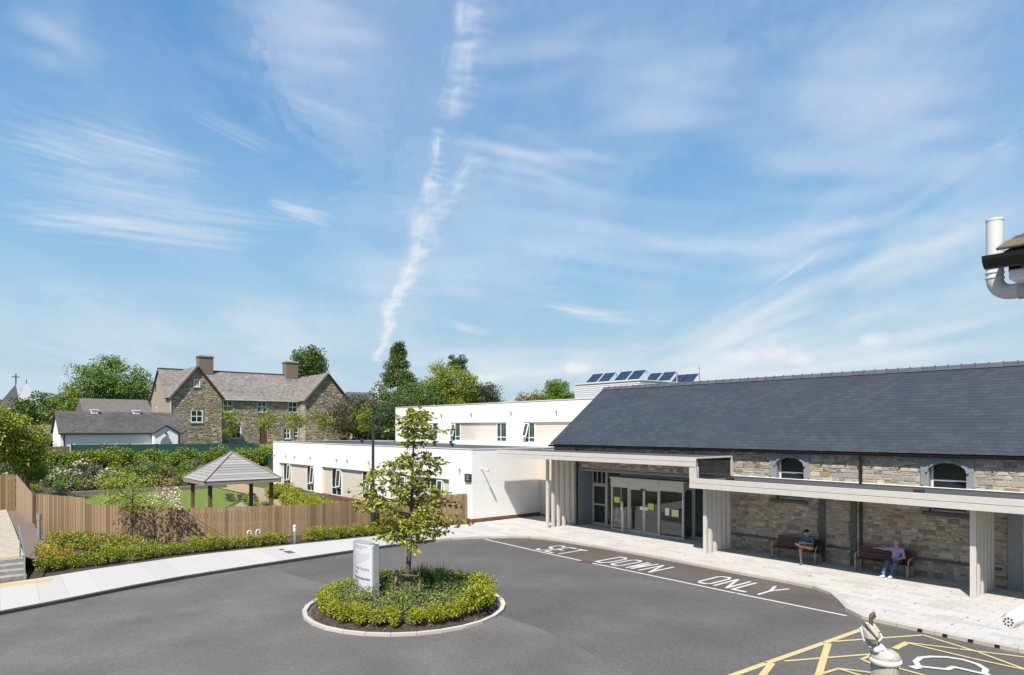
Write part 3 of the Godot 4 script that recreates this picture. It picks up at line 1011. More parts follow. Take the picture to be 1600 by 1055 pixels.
func make_wing() -> void:
	rng.seed = 21
	var t := thing("low_wing", "long low white rendered wing with flat roof beside timber fence", "building", Vector3(-44, 0, -26))
	var x0 := -58.8
	var o := Vector3(x0, 0.3, -22.04)
	var groups := [[-57.4, -50.35], [-48.9, -41.0], [-38.6, -32.0]]
	var holes := []
	for g in groups:
		holes.append([g[0] - x0, 0.0, g[1] - x0, 2.02])
	var b := MB.new()
	wall_sheet(b, o, FZ, 29.0, 3.76, holes, 0.16)
	wall_sheet(b, Vector3(-29.8, 0.3, -22.04), FX, 5.2, 3.76, [], 0.1)
	b.quad(Vector3(x0, 0, -22.04), Vector3(x0, 0, -32), Vector3(x0, 4.06, -32), Vector3(x0, 4.06, -22.04), Vector3.LEFT)
	b.quad(Vector3(-29.8, 0.3, -27.24), Vector3(-29.8, 0.3, -32), Vector3(-29.8, 4.06, -32), Vector3(-29.8, 4.06, -27.24), Vector3.RIGHT)
	# inner faces of the parapets
	b.quad(Vector3(x0 + .3, 3.8, -22.34), Vector3(-30.1, 3.8, -22.34), Vector3(-30.1, 4.06, -22.34), Vector3(x0 + .3, 4.06, -22.34), Vector3(0, 0, -1))
	b.quad(Vector3(-30.1, 3.8, -22.34), Vector3(-30.1, 3.8, -31.7), Vector3(-30.1, 4.06, -31.7), Vector3(-30.1, 4.06, -22.34), Vector3.LEFT)
	b.quad(Vector3(x0 + .3, 3.8, -31.7), Vector3(-55.1, 3.8, -31.7), Vector3(-55.1, 4.06, -31.7), Vector3(x0 + .3, 4.06, -31.7), Vector3(0, 0, 1))
	part(t, "wall", b, M.render_white)
	b = MB.new()
	for g in groups:
		b.quad(Vector3(g[0], 0.3, -22.2), Vector3(g[1], 0.3, -22.2), Vector3(g[1], 2.32, -22.2), Vector3(g[0], 2.32, -22.2), Vector3(0, 0, 1))
	part(t, "recessed_panel", b, M.render_cream)
	b = MB.new()
	b.bx(Vector3(x0 + 0.02, 0, -22.3), Vector3(-29.82, 0.3, -22.055))
	b.bx(Vector3(-30.1, 0, -27.24), Vector3(-29.815, 0.3, -22.3))
	var pl := part(t, "plinth", b, M.mortar)
	b = MB.new()
	bricks(b, Vector3(x0, 0, -22.055), FZ, 29.0, 4)
	bricks(b, Vector3(-29.815, 0, -22.04), FX, 5.2, 4)
	part(pl, "bricks", b, M.brick_v).set_meta("kind", "stuff")
	b = MB.new()
	b.slab(PackedVector2Array([Vector2(x0 + .3, -31.7), Vector2(-30.1, -31.7), Vector2(-30.1, -22.34), Vector2(x0 + .3, -22.34)]), 3.5, 4.0, false)
	part(t, "roof", b, M.membrane)
	b = MB.new()
	b.bx(Vector3(x0 - .03, 4.06, -22.37), Vector3(-29.77, 4.10, -22.01), 0.006)
	b.bx(Vector3(-30.13, 4.06, -31.98), Vector3(-29.77, 4.099, -22.372), 0.006)
	b.bx(Vector3(x0 - .03, 4.06, -31.98), Vector3(x0 + .33, 4.099, -22.372), 0.006)
	b.bx(Vector3(x0 + .332, 4.06, -31.98), Vector3(-55.15, 4.10, -31.67), 0.006)
	part(t, "coping", b, M.coping)
	b = MB.new()
	b.bx(Vector3(-43.0, 3.9, -31.9), Vector3(-30.3, 4.24, -30.2), 0.02)
	part(t, "roof_upstand", b, M.render_white)
	for r in [[-52.0, -27.0, 0.18, 0.35], [-39.5, -26.0, 0.14, 0.3], [-36.2, -25.2, 0.1, 0.26], [-41.0, -28.4, 0.12, 0.3]]:
		b = MB.new()
		b.lathe(Vector3(r[0], 4.0, r[1]), [Vector2(r[2] * .6, 0), Vector2(r[2] * .6, r[3] * .6), Vector2(r[2], r[3] * .62), Vector2(r[2], r[3]), Vector2(0, r[3] * 1.1)], 12)
		part(t, "roof_vent", b, M.dark_metal)
	for w in [[-56.7, 1.55, 0], [-51.9, 1.5, 1], [-47.4, 1.6, 2], [-42.6, 1.55, 3], [-38.2, 1.4, 1], [-34.1, 1.4, 0]]:
		var wo := Vector3(w[0], 0.32, -22.19)
		var f := window(t, "window", wo + Vector3(0, 0, 0.05), FZ, w[1], 1.98, [0.52], [0.28], 0.055, M.paint_white, M.glass_dark, 0.06)
		open_casement(f, wo + Vector3(w[1] * 0.55, 1.9, 0.08), FZ, w[1] * 0.4, 1.25, [0.06, 0.1, 0.08, 0.2][w[2]], M.glass_green)
	for x in [-58.4, -55.9, -54.0, -50.9, -46.3, -44.6, -41.4, -36.0, -30.9]:
		b = MB.new()
		b.box(Vector3(x, 2.92, -22.0), Vector3(0.09, 0.16, 0.08), FZ, 0.012)
		b.bar(Vector3(x, 2.97, -21.97), Vector3(x + 0.03, 2.95, -21.84), 0.035, 0.035, 0.008)
		part(t, "wall_light", b, M.steel)
	b = MB.new()
	b.tube([Vector3(-29.8, 3.02, -22.66), Vector3(-29.5, 3.02, -22.66), Vector3(-29.28, 2.97, -22.66)], [0.03, 0.03, 0.03], 8)
	b.tube([Vector3(-29.42, 2.99, -22.66), Vector3(-29.16, 2.93, -22.66)], [0.065, 0.065], 10)
	part(t, "security_camera", b, M.pvc)
	b = MB.new()
	b.box(Vector3(-30.1, 2.52, -21.99), Vector3(0.56, 0.44, 0.09), FZ, 0.01)
	var sg := part(t, "black_wall_box", b, M.dark_metal)
	b = MB.new()
	for k in 3:
		b.box(Vector3(-30.1, 2.62 - k * 0.1, -21.942), Vector3(0.3 - 0.06 * (k % 2), 0.035, 0.004), FZ)
	part(sg, "marking", b, mat(Color(0.35, 0.33, 0.25), 0.6))
	b = MB.new()
	b.bx(Vector3(-29.803, 2.28, -27.2), Vector3(-29.797, 2.288, -22.06))
	part(t, "movement_joint", b, M.render_cream)
	# cream link wall between wing and barn
	b = MB.new()
	b.bx(Vector3(-29.79, 0.26, -27.3), Vector3(-27.6, 3.8, -27.0))
	b.bx(Vector3(-27.6, 0.12, -26.4), Vector3(-25.72, 3.62, -25.9), 0.01)
	part(t, "link_wall", b, M.render_cream)
	b = MB.new()
	b.bx(Vector3(-29.78, 0.0, -27.28), Vector3(-27.62, 0.255, -27.01))
	b.col = Color(0.2, 0.085, 0.05)
	bricks(b, Vector3(-29.78, 0.0, -27.01), FZ, 2.1, 3)
	part(t, "link_plinth", b, M.brick_v)

func make_upper_block() -> void:
	var t := thing("upper_block", "white two storey block with flat roof behind the slate barn", "building", Vector3(-42, 0, -40))
	var x0 := -55.1
	var o := Vector3(x0, 3.4, -32.0)
	var holes := [[5.5, 0.78, 10.1, 2.27], [14.6, 0.78, 23.2, 2.27]]
	holes = [[-49.5 - x0, 0.8, -48.1 - x0, 2.28], [-46.2 - x0, 0.8, -39.0 - x0, 2.28], [-37.1 - x0, 0.8, -31.0 - x0, 2.28]]
	var b := MB.new()
	wall_sheet(b, o, FZ, 26.6, 3.72, holes, 0.14)
	b.quad(Vector3(x0, 0, -32), Vector3(x0, 0, -52), Vector3(x0, 7.12, -52), Vector3(x0, 7.12, -32), Vector3.LEFT)
	b.quad(Vector3(-28.5, 0, -32), Vector3(-28.5, 0, -52), Vector3(-28.5, 7.12, -52), Vector3(-28.5, 7.12, -32), Vector3.RIGHT)
	b.quad(Vector3(x0, 0, -52), Vector3(-28.5, 0, -52), Vector3(-28.5, 7.12, -52), Vector3(x0, 7.12, -52), Vector3(0, 0, -1))
	part(t, "wall", b, M.render_white)
	b = MB.new()
	for h in holes:
		b.quad(o + Vector3(h[0], h[1], -.14), o + Vector3(h[2], h[1], -.14), o + Vector3(h[2], h[3], -.14), o + Vector3(h[0], h[3], -.14), Vector3(0, 0, 1))
	part(t, "recessed_panel", b, M.render_cream)
	b = MB.new()
	b.bx(Vector3(x0, 6.9, -52), Vector3(-28.5, 7.0, -32.02))
	part(t, "roof", b, M.membrane)
	b = MB.new()
	b.bx(Vector3(x0 - .03, 7.12, -32.3), Vector3(-28.47, 7.18, -31.96), 0.008)
	b.bx(Vector3(x0 - .03, 7.12, -52.0), Vector3(x0 + .3, 7.179, -32.302), 0.008)
	part(t, "coping", b, M.coping)
	var k := 0
	for w in [[-49.45, 1.1], [-46.15, 1.15], [-40.3, 1.2], [-37.05, 1.1]]:
		var wo := Vector3(w[0], 4.22, -32.1)
		var f := window(t, "window", wo, FZ, w[1], 1.44, [0.42], [0.24], 0.06, M.paint_white, M.glass_green, 0.05)
		if k != 2:
			open_casement(f, wo + Vector3(0.03, 1.38, 0.03), FZ, w[1] * 0.42, 1.0, [0.12, 0.26, 0.0, 0.3][k], M.glass_green)
		k += 1
	for x in [-54.4, -47.5, -43.3, -38.4, -33.6]:
		b = MB.new()
		b.box(Vector3(x, 6.35, -31.94), Vector3(0.12, 0.2, 0.12), FZ, 0.02)
		part(t, "wall_light", b, M.steel)
	# louvred plant enclosure on the roof, with solar panels
	var p := thing("roof_plant_enclosure", "pale louvred plant enclosure on the flat roof of the white block", "plant enclosure", Vector3(-36.5, 7.0, -44))
	b = MB.new()
	b.bx(Vector3(-39.85, 7.0, -48.2), Vector3(-33.02, 8.78, -40.05))
	part(p, "body", b, mat(Color(0.30, 0.30, 0.29), 0.6))
	for i in 11:
		b = MB.new()
		var y := 7.06 + i * 0.155
		b.box(Vector3(-36.43, y + 0.06, -40.0), Vector3(6.83, 0.145, 0.03), FZ * Basis(Vector3.RIGHT, -0.16))
		part(p, "louvre", b, M.coping)
		b = MB.new()
		b.box(Vector3(-32.97, y + 0.06, -44.1), Vector3(8.2, 0.145, 0.03), FX * Basis(Vector3.RIGHT, -0.16))
		part(p, "louvre", b, M.coping)
	b = MB.new()
	b.bx(Vector3(-39.95, 8.78, -48.3), Vector3(-32.9, 8.87, -39.93), 0.01)
	part(p, "cap", b, M.coping)
	var n := 0
	for q in [[-39.1, -40.4], [-37.75, -40.4], [-36.05, -40.4], [-34.7, -40.4], [-35.5, -43.4], [-34.15, -43.4], [-35.2, -46.4], [-33.95 - 0.2, -46.4]]:
		var sp := thing("solar_panel", "tilted dark blue solar panel in the front row over the plant enclosure" if q[1] > -41 else "tilted dark blue solar panel in a row behind the front one", "solar panel", Vector3(q[0], 8.87, q[1]), "solar panels on the plant enclosure")
		var tilt := Basis(Vector3.RIGHT, -0.88)
		var so := Vector3(q[0], 8.93, q[1])
		b = MB.new()
		pane_rect(b, so, FZ * tilt, 0, 0, 1.26, 1.25, -0.05, 0.0)
		var fr := part(sp, "frame", b, M.coping)
		b = MB.new()
		pane_rect(b, so, FZ * tilt, 0.04, 0.04, 1.22, 1.21, -0.01, 0.012)
		part(sp, "absorber", b, M.panel_blue)
		b = MB.new()
		for i in 5:
			pane_rect(b, so, FZ * tilt, 0.2 + i * 0.2, 0.05, 0.215 + i * 0.2, 1.2, 0.012, 0.016)
		part(fr, "tube_lines", b, M.dark_metal)
		b = MB.new()
		var topy := so + tilt * Vector3(0, 1.25, -0.05)
		for u in [0.08, 1.18]:
			b.bar(topy + Vector3(u, 0, 0), Vector3(q[0] + u, 8.87, topy.z - 0.02), 0.05, 0.05)
		part(sp, "stand", b, M.coping)
		n += 1
	b = MB.new()
	b.tube([Vector3(0, 0, 0), Vector3(0, 1.5, 0)], [0.025, 0.02], 6)
	b.tube([Vector3(-0.15, 1.2, 0), Vector3(0.15, 1.2, 0)], [0.015, 0.015], 6)
	single("roof_aerial", b.mesh(), M.steel, "thin grey aerial mast behind the solar panels", "aerial", Vector3(-32.7, 8.87, -47.0))

# ---------------------------------------------------------------- the stone barn with slate roof
func make_barn() -> void:
	var t := thing("stone_barn", "long rubble stone building with dark blue grey slate roof", "building", Vector3(-12, 0, -30))
	var x0 := -27.5
	var zf := -25.98
	var ent := [-25.7 - x0, 0.0, -17.35 - x0, 3.12]
	var holes := [ent, [-14.4 - x0, 2.36, -13.22 - x0, 4.08], [-8.84 - x0, 2.36, -7.68 - x0, 4.08], [-6.2 - x0, 0.0, -4.9 - x0, 2.45]]
	var b := MB.new()
	wall_sheet(b, Vector3(x0, 0, zf), FZ, 31.5, 4.34, holes, 0.35)
	var front := part(t, "front_wall", b, M.mortar)
	rng.seed = 99
	var skip := holes.duplicate()
	skip[1] = [-14.67 - x0, 2.28, -13.0 - x0, 4.4]
	skip[2] = [-9.08 - x0, 2.28, -7.46 - x0, 4.4]
	skip[3] = [-6.56 - x0, 0.0, -4.6 - x0, 2.75]
	skip.append([0.0, 0.0, -25.7 - x0, 3.66])
	skip.append([-12.64 - x0, 0.0, -12.38 - x0, 2.95])
	skip.append([-11.46 - x0, 0.0, -11.22 - x0, 2.95])
	var spots := rubble(0.0, 31.5, 0.1, 4.34, skip, 0.075, 0.20)
	var list := stone_list(spots, Vector3(x0, 0, zf), FZ, 0.018, 0.028, STONE_MIX)
	var mats := []
	for c in STONE_TONES:
		mats.append(relief(mat(c, 0.9, M.stone_v.albedo_texture, 1.6), M.stone_v.heightmap_texture, 1.0))
	# largest in the picture first: below or above the walkway canopy, near the camera
	for e in list:
		var p: Vector3 = e[1].origin
		var vis := 1.0 if p.x > -16.0 and p.x < -4.4 else 0.2
		e.append(vis * e[1].basis.x.length() * e[1].basis.y.length() / p.distance_squared_to(Vector3(0, 5.2, 0)))
	pieces(front, "stone", list, stone_shapes(10, 7), STONE_TONES, mats, M.stone_v)
	# string course, pilasters of the blocked doorway
	for s in [[-16.9, -12.7], [-12.3, -11.5], [-10.85, -6.7]]:
		b = MB.new()
		b.bx(Vector3(s[0], 0.68, zf - 0.02), Vector3(s[1], 0.76, zf + 0.1), 0.012)
		part(front, "ledge", b, M.ashlar_dark)
	for s in [[-12.63, -12.39], [-11.45, -11.23]]:
		for k in 5:
			b = MB.new()
			b.bx(Vector3(s[0] - (0.05 if k == 2 else 0.0), 0.1 + k * 0.56, zf - 0.02), Vector3(s[1], 0.1 + k * 0.56 + 0.55, zf + 0.06 + 0.01 * (k % 2)), 0.012)
			part(front, "jamb_stone", b, M.ashlar_dark)
	# pointed windows in dressed stone surrounds
	for w in [[-14.67, -14.38, -13.24, -13.02], [-9.07, -8.82, -7.70, -7.48]]:
		var mid: float = (w[1] + w[2]) * 0.5
		var so := Vector3(0, 0, zf)
		var sur := MB.new()
		plate(sur, so, FZ, [Vector2(w[1], 3.74), Vector2(w[1] + 0.05, 3.86), Vector2(w[1] + 0.2, 3.96), Vector2(mid, 4.10), Vector2(mid, 4.32), Vector2(w[0], 4.32), Vector2(w[0], 3.74)], -0.1, 0.055)
		plate(sur, so, FZ, [Vector2(w[2], 3.74), Vector2(w[2] - 0.05, 3.86), Vector2(w[2] - 0.2, 3.96), Vector2(mid + 0.004, 4.10), Vector2(mid + 0.004, 4.32), Vector2(w[3], 4.32), Vector2(w[3], 3.74)], -0.1, 0.055)
		var sp := part(t, "window_surround", sur, M.ashlar)
		for k in 3:
			for side in 2:
				var jb := MB.new()
				var a: float = w[0] if side == 0 else w[2]
				var e: float = w[1] if side == 0 else w[3]
				if k == 1:
					if side == 0:
						a += 0.06
					else:
						e -= 0.04
				jb.bx(Vector3(a, 2.36 + k * 0.46, zf - 0.1), Vector3(e, 2.36 + k * 0.46 + 0.452, zf + 0.055), 0.01)
				part(sp, "jamb_stone", jb, M.ashlar)
		b = MB.new()
		b.bx(Vector3(w[0] + 0.05, 2.24, zf - 0.1), Vector3(w[3] - 0.05, 2.355, zf + 0.12), 0.012)
		part(sp, "sill", b, M.ashlar_dark)
		b = MB.new()
		plate(b, Vector3(0, 0, zf), FZ, [Vector2(w[1] - 0.09, 3.72), Vector2(w[1] - 0.05, 3.9), Vector2(w[1] + 0.16, 4.05), Vector2(mid, 4.17), Vector2(mid, 4.105), Vector2(w[1] + 0.19, 3.985), Vector2(w[1] + 0.02, 3.86), Vector2(w[1] - 0.02, 3.72)], 0.056, 0.11)
		plate(b, Vector3(0, 0, zf), FZ, [Vector2(w[2] + 0.09, 3.72), Vector2(w[2] + 0.05, 3.9), Vector2(w[2] - 0.16, 4.05), Vector2(mid, 4.17), Vector2(mid, 4.105), Vector2(w[2] - 0.19, 3.985), Vector2(w[2] - 0.02, 3.86), Vector2(w[2] + 0.02, 3.72)], 0.0565, 0.1105)
		part(sp, "hood_mould", b, M.ashlar)
		window(t, "sash_window", Vector3(w[1], 2.37, zf - 0.22), FZ, w[2] - w[1], 1.72, [], [0.30, 0.62], 0.06, M.paint_white, M.glass_dark, 0.05)
	# side door in a grey stone surround at the right
	for s in [[-6.56, -6.22, 0.1, 2.46], [-4.88, -4.6, 0.1, 2.46], [-6.56, -4.6, 2.46, 2.75]]:
		b = MB.new()
		b.bx(Vector3(s[0], s[2], zf - 0.1), Vector3(s[1], s[3], zf + 0.06), 0.012)
		part(t, "door_surround", b, M.ashlar)
	window(t, "side_door", Vector3(-6.2, 0.1, zf - 0.2), FZ, 1.3, 2.34, [0.5], [0.75], 0.08, M.paint_white, M.glass_dark, 0.06)
	# body: other walls, kept inside the roof
	b = MB.new()
	b.fan([Vector3(x0, 0, zf), Vector3(x0, 0, -34.4), Vector3(x0, 4.34, -34.4), Vector3(x0, 7.5, -30.2), Vector3(x0, 4.34, zf)], Vector3.LEFT)
	b.fan([Vector3(4, 0, zf), Vector3(4, 0, -34.4), Vector3(4, 4.34, -34.4), Vector3(4, 7.5, -30.2), Vector3(4, 4.34, zf)], Vector3.RIGHT)
	b.quad(Vector3(x0, 0, -34.4), Vector3(4, 0, -34.4), Vector3(4, 4.34, -34.4), Vector3(x0, 4.34, -34.4), Vector3(0, 0, -1))
	part(t, "rear_wall", b, M.mortar)
	# roof
	var e0 := Vector3(0, 4.36, -25.80)
	var r0 := Vector3(0, 7.60, -30.2)
	var up := (r0 - e0).normalized()
	var nn := Vector3.RIGHT.cross(up).normalized()
	if nn.y < 0:
		nn = -nn
	b = MB.new()
	b.quad(Vector3(-27.62, 4.33, -25.80), Vector3(4.1, 4.33, -25.80), Vector3(4.1, 7.57, -30.2), Vector3(-27.62, 7.57, -30.2), nn)
	b.quad(Vector3(-27.62, 4.33, -34.78), Vector3(4.1, 4.33, -34.78), Vector3(4.1, 7.57, -30.2), Vector3(-27.62, 7.57, -30.2), Vector3(0, 1, -1))
	var roof := part(t, "roof", b, M.dark_metal)
	var shapes := []
	rng.seed = 12
	for k in 4:
		var s := MB.new()
		var w := 0.158
		var th := 0.005
		var y1 := -0.012 * rng.randf()
		# local: x along the eave, y up the slope, z off the roof; thicker at the tail
		var lo := [Vector3(-w, y1 + rng.randf_range(-.010, .010), 0.008), Vector3(w, y1 + rng.randf_range(-.010, .010), 0.008), Vector3(w, 0.30, 0.0), Vector3(-w, 0.30, 0.0)]
		var hi := []
		for p in lo:
			hi.append(p + Vector3(0, 0, th))
		s.quad(hi[0], hi[1], hi[2], hi[3], Vector3(0, 0, 1))
		s.quad(lo[0], lo[1], hi[1], hi[0], Vector3(0, -1, 0))
		s.quad(lo[0], lo[3], hi[3], hi[0], Vector3(-1, 0, 0))
		s.quad(lo[1], lo[2], hi[2], hi[1], Vector3(1, 0, 0))
		shapes.append(s)
	var tones := [Color(0.030, 0.038, 0.050), Color(0.036, 0.045, 0.058), Color(0.040, 0.050, 0.063), Color(0.044, 0.050, 0.062), Color(0.049, 0.059, 0.072), Color(0.047, 0.048, 0.060), Color(0.056, 0.066, 0.078)]
	mats = []
	for c in tones:
		mats.append(mat(c, 0.48, M.slate_v.albedo_texture, 1.3))
	var slope := (r0 - e0).length()
	var rows := int(slope / 0.198)
	var bs := Basis(Vector3.RIGHT, up, nn)
	var f := FastNoiseLite.new()
	f.seed = 4
	f.frequency = 0.35
	list = []
	for r in rows:
		var x := -27.66 - (0.16 if r % 2 else 0.0)
		while x < 4.1:
			var p := e0 + up * (r * 0.198 - 0.02) + nn * 0.004 + Vector3(x + 0.16, 0, 0)
			var k := int(clampf((f.get_noise_2d(x, r * 0.35) * 0.5 + 0.5) * 5.0 + rng.randf_range(0.0, 2.2), 0, 6))
			var half := x < -27.7
			list.append([rng.randi() % 4, Transform3D(bs * Basis(Vector3(0, 0, 1), rng.randf_range(-0.006, 0.006)) * Basis.from_scale(Vector3(0.5 if half else 1.0, 1, 1)), p + Vector3(0.08 if half else 0.0, 0, 0)), k])
			x += 0.32
	for e in list:
		var p: Vector3 = e[1].origin
		e.append((1.0 if p.x < -5.2 else 0.05) / p.distance_squared_to(Vector3(0, 5.2, 0)))
	pieces(roof, "slate", list, shapes, tones, mats, M.slate_v)
	var ridge_mats := [mat(Color(0.062, 0.066, 0.078), 0.7), mat(Color(0.072, 0.075, 0.086), 0.7), mat(Color(0.055, 0.060, 0.07), 0.7)]
	for i in 70:
		b = MB.new()
		var xa := -27.66 + i * 0.453
		b.quad(Vector3(xa, 7.49, -29.98), Vector3(xa + 0.445, 7.49, -29.98), Vector3(xa + 0.445, 7.675, -30.2), Vector3(xa, 7.675, -30.2), Vector3(0, 1, 1))
		b.quad(Vector3(xa, 7.47, -30.37), Vector3(xa + 0.445, 7.47, -30.37), Vector3(xa + 0.445, 7.66, -30.2), Vector3(xa, 7.66, -30.2), Vector3(0, 1, -1))
		b.quad(Vector3(xa + 0.385, 7.48, -29.955), Vector3(xa + 0.45, 7.48, -29.955), Vector3(xa + 0.45, 7.712, -30.2), Vector3(xa + 0.385, 7.712, -30.2), Vector3(0, 1, 1))
		part(roof, "ridge_tile", b, ridge_mats[i % 3])
	# gutter and downpipes
	b = MB.new()
	for k in 6:
		var a := PI + PI * k / 6.0
		var a2 := PI + PI * (k + 1) / 6.0
		b.quad(Vector3(-27.7, 4.32 + sin(a) * 0.10, -25.765 + cos(a) * 0.08), Vector3(4.1, 4.32 + sin(a) * 0.10, -25.765 + cos(a) * 0.08), Vector3(4.1, 4.32 + sin(a2) * 0.10, -25.765 + cos(a2) * 0.08), Vector3(-27.7, 4.32 + sin(a2) * 0.10, -25.765 + cos(a2) * 0.08), Vector3(0, sin(a), cos(a)))
	b.bx(Vector3(-27.6, 4.22, -25.96), Vector3(4.0, 4.30, -25.86))
	var gut := part(t, "gutter", b, M.black_plastic)
	for i in 34:
		b = MB.new()
		b.bx(Vector3(-27.3 + i * 0.93, 4.21, -25.86), Vector3(-27.26 + i * 0.93, 4.31, -25.68))
		part(gut, "bracket", b, M.black_plastic)
	for x in [-25.6, -11.03, 2.0]:
		b = MB.new()
		b.tube([Vector3(x, 4.24, -25.76), Vector3(x, 4.14, -25.77), Vector3(x, 4.05, -25.84), Vector3(x, 3.95, -25.85), Vector3(x, 0.12, -25.85)], [0.055, 0.055, 0.055, 0.055, 0.055], 10)
		for y in [3.6, 2.2, 0.9]:
			b.lathe(Vector3(x, y, -25.85), [Vector2(0.07, 0), Vector2(0.07, 0.08)], 10)
		part(t, "downpipe", b, M.black_plastic)
	make_entrance(t)

func make_entrance(t: Node3D) -> void:
	# recess: stone jamb, grey head, lobby behind the glass
	var zg := -26.9
	var b := MB.new()
	b.bx(Vector3(-25.75, 0.1, -27.1), Vector3(-25.52, 3.1, -25.9), 0.01)
	b.bx(Vector3(-17.55, 0.1, -27.1), Vector3(-17.32, 3.1, -25.93), 0.01)
	b.bx(Vector3(-25.52, 2.98, -27.1), Vector3(-17.55, 3.1, -25.94), 0.01)
	part(t, "entrance_jamb", b, M.ashlar)
	b = MB.new()
	b.bx(Vector3(-25.5, 0.05, -33.5), Vector3(-17.4, 0.1, -27.0))
	part(t, "lobby_floor", b, M.interior_floor)
	b = MB.new()
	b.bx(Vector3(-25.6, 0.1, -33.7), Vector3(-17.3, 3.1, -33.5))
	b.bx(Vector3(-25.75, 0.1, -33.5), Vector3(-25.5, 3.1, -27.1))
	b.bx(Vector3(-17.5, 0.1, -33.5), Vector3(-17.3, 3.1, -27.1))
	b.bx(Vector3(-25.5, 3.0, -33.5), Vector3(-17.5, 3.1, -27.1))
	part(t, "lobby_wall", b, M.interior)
	b = MB.new()
	b.bx(Vector3(-23.42, 2.3, -27.0), Vector3(-19.03, 2.975, -26.92))
	part(t, "spandrel_panel", b, M.paint_grey)
	b = MB.new()
	b.bx(Vector3(-21.5, 0.1, -31.6), Vector3(-18.6, 1.15, -31.0), 0.02)
	part(t, "reception_desk", b, M.render_cream)
	# fixed lights and the hinged door, left to right
	window(t, "entrance_door", Vector3(-25.48, 0.1, zg), FZ, 1.0, 2.12, [], [0.5], 0.09, M.paint_grey, M.glass, 0.06)
	window(t, "door_transom", Vector3(-25.48, 2.24, zg), FZ, 1.0, 0.72, [0.34, 0.67], [], 0.06, M.paint_grey, M.glass_dark, 0.06)
	window(t, "side_light", Vector3(-24.47, 0.1, zg), FZ, 1.05, 2.86, [], [], 0.06, M.paint_grey, M.glass, 0.06)
	window(t, "side_light", Vector3(-19.02, 0.1, zg), FZ, 1.44, 2.86, [], [], 0.07, M.paint_grey, M.glass_green, 0.06)
	# projecting glazed vestibule with sliding doors
	var zv := -26.15
	var v := thing("glass_vestibule", "glazed entrance vestibule with sliding doors and beige fascia under the upper canopy", "entrance", Vector3(-21.2, 0.1, -26.5))
	b = MB.new()
	for k in 3:
		var q: Array = [[-23.45, -22.29], [-22.28, -20.42], [-20.41, -19.0]][k]
		b = MB.new()
		b.bx(Vector3(q[0], 2.30, -26.3), Vector3(q[1], 2.70, -26.08), 0.008)
		part(v, "fascia_panel", b, M.paint_grey)
	b = MB.new()
	b.bx(Vector3(-23.5, 2.70, -26.95), Vector3(-18.95, 2.76, -26.04), 0.008)
	b.bx(Vector3(-23.43, 2.26, -26.3), Vector3(-19.02, 2.30, -26.1))
	part(v, "roof_cap", b, M.paint_grey)
	b = MB.new()
	for x in [-23.4, -22.3, -20.42, -19.06]:
		b.bx(Vector3(x - 0.045, 0.1, zv - 0.06), Vector3(x + 0.045, 2.262, zv + 0.04), 0.006)
	b.bx(Vector3(-19.12, 0.1, zg), Vector3(-19.02, 2.3, zg + 0.08), 0.006)
	b.bx(Vector3(-23.36, 0.1, zv - 0.05), Vector3(-19.1, 0.16, zv + 0.03))
	part(v, "frame", b, M.paint_grey)
	for q in [[-23.35, -22.35], [-20.37, -19.11]]:
		b = MB.new()
		b.bx(Vector3(q[0], 0.16, zv - 0.02), Vector3(q[1], 2.26, zv - 0.01))
		part(v, "fixed_pane", b, M.glass)
	b = MB.new()
	b.bx(Vector3(-19.07, 0.16, zg + 0.08), Vector3(-19.06, 2.26, zv - 0.06))
	part(v, "side_pane", b, M.glass_green)
	for k in 2:
		var xa: float = [-22.25, -21.355][k]
		var d := window(v, "sliding_door", Vector3(xa, 0.165, zv + 0.0), FZ, 0.885, 2.09, [], [], 0.06, M.paint_grey, M.glass, 0.04)
		b = MB.new()
		b.box(Vector3(-21.48 if k == 0 else -21.22, 1.32, zv + 0.012), Vector3(0.2, 0.16, 0.006), FZ)
		part(d, "sticker", b, M.notice_white)
	b = MB.new()
	b.box(Vector3(-21.36, 2.235, zv + 0.07), Vector3(0.3, 0.06, 0.06), FZ, 0.01)
	part(v, "door_sensor", b, M.black_plastic)
	for q in [[-23.06, 1.62, 0.36, 0.28, 0], [-20.92, 1.45, 0.36, 0.3, 0], [-19.95, 1.3, 0.24, 0.34, 1], [-19.5, 1.27, 0.4, 0.32, 2]]:
		b = MB.new()
		b.box(Vector3(q[0], q[1], zv + 0.02 if q[0] < -22 or q[0] > -20.3 else zv + 0.012), Vector3(q[2], q[3], 0.004), FZ)
		single("paper_notice", b.mesh(), [M.notice_green, M.notice_white, mat(Color(0.62, 0.66, 0.28), 0.6)][q[4]], ["bright green notice on the left fixed pane of the vestibule", "bright green notice on the right sliding door leaf", "white notice taped to the pane right of the sliding doors", "pale yellow notice beside the white one on the vestibule pane"][0 if q[0] < -22 else 1 if q[0] < -20.3 else 2 if q[4] == 1 else 3], "notice")
	var ip := thing("intercom_post", "slim grey metal intercom post standing before the glazed vestibule", "post", Vector3(-22.35, 0.1, -25.78))
	b = MB.new()
	b.bx(Vector3(-22.41, 0.1, -25.84), Vector3(-22.29, 1.25, -25.72), 0.01)
	part(ip, "post", b, M.paint_grey)
	b = MB.new()
	b.bx(Vector3(-22.43, 1.15, -25.71), Vector3(-22.27, 1.6, -25.67), 0.01)
	part(ip, "call_panel", b, M.steel)
	b = MB.new()
	b.bx(Vector3(-22.38, 1.2, -25.668), Vector3(-22.32, 1.34, -25.66))
	part(ip, "button_plate", b, M.notice_white)

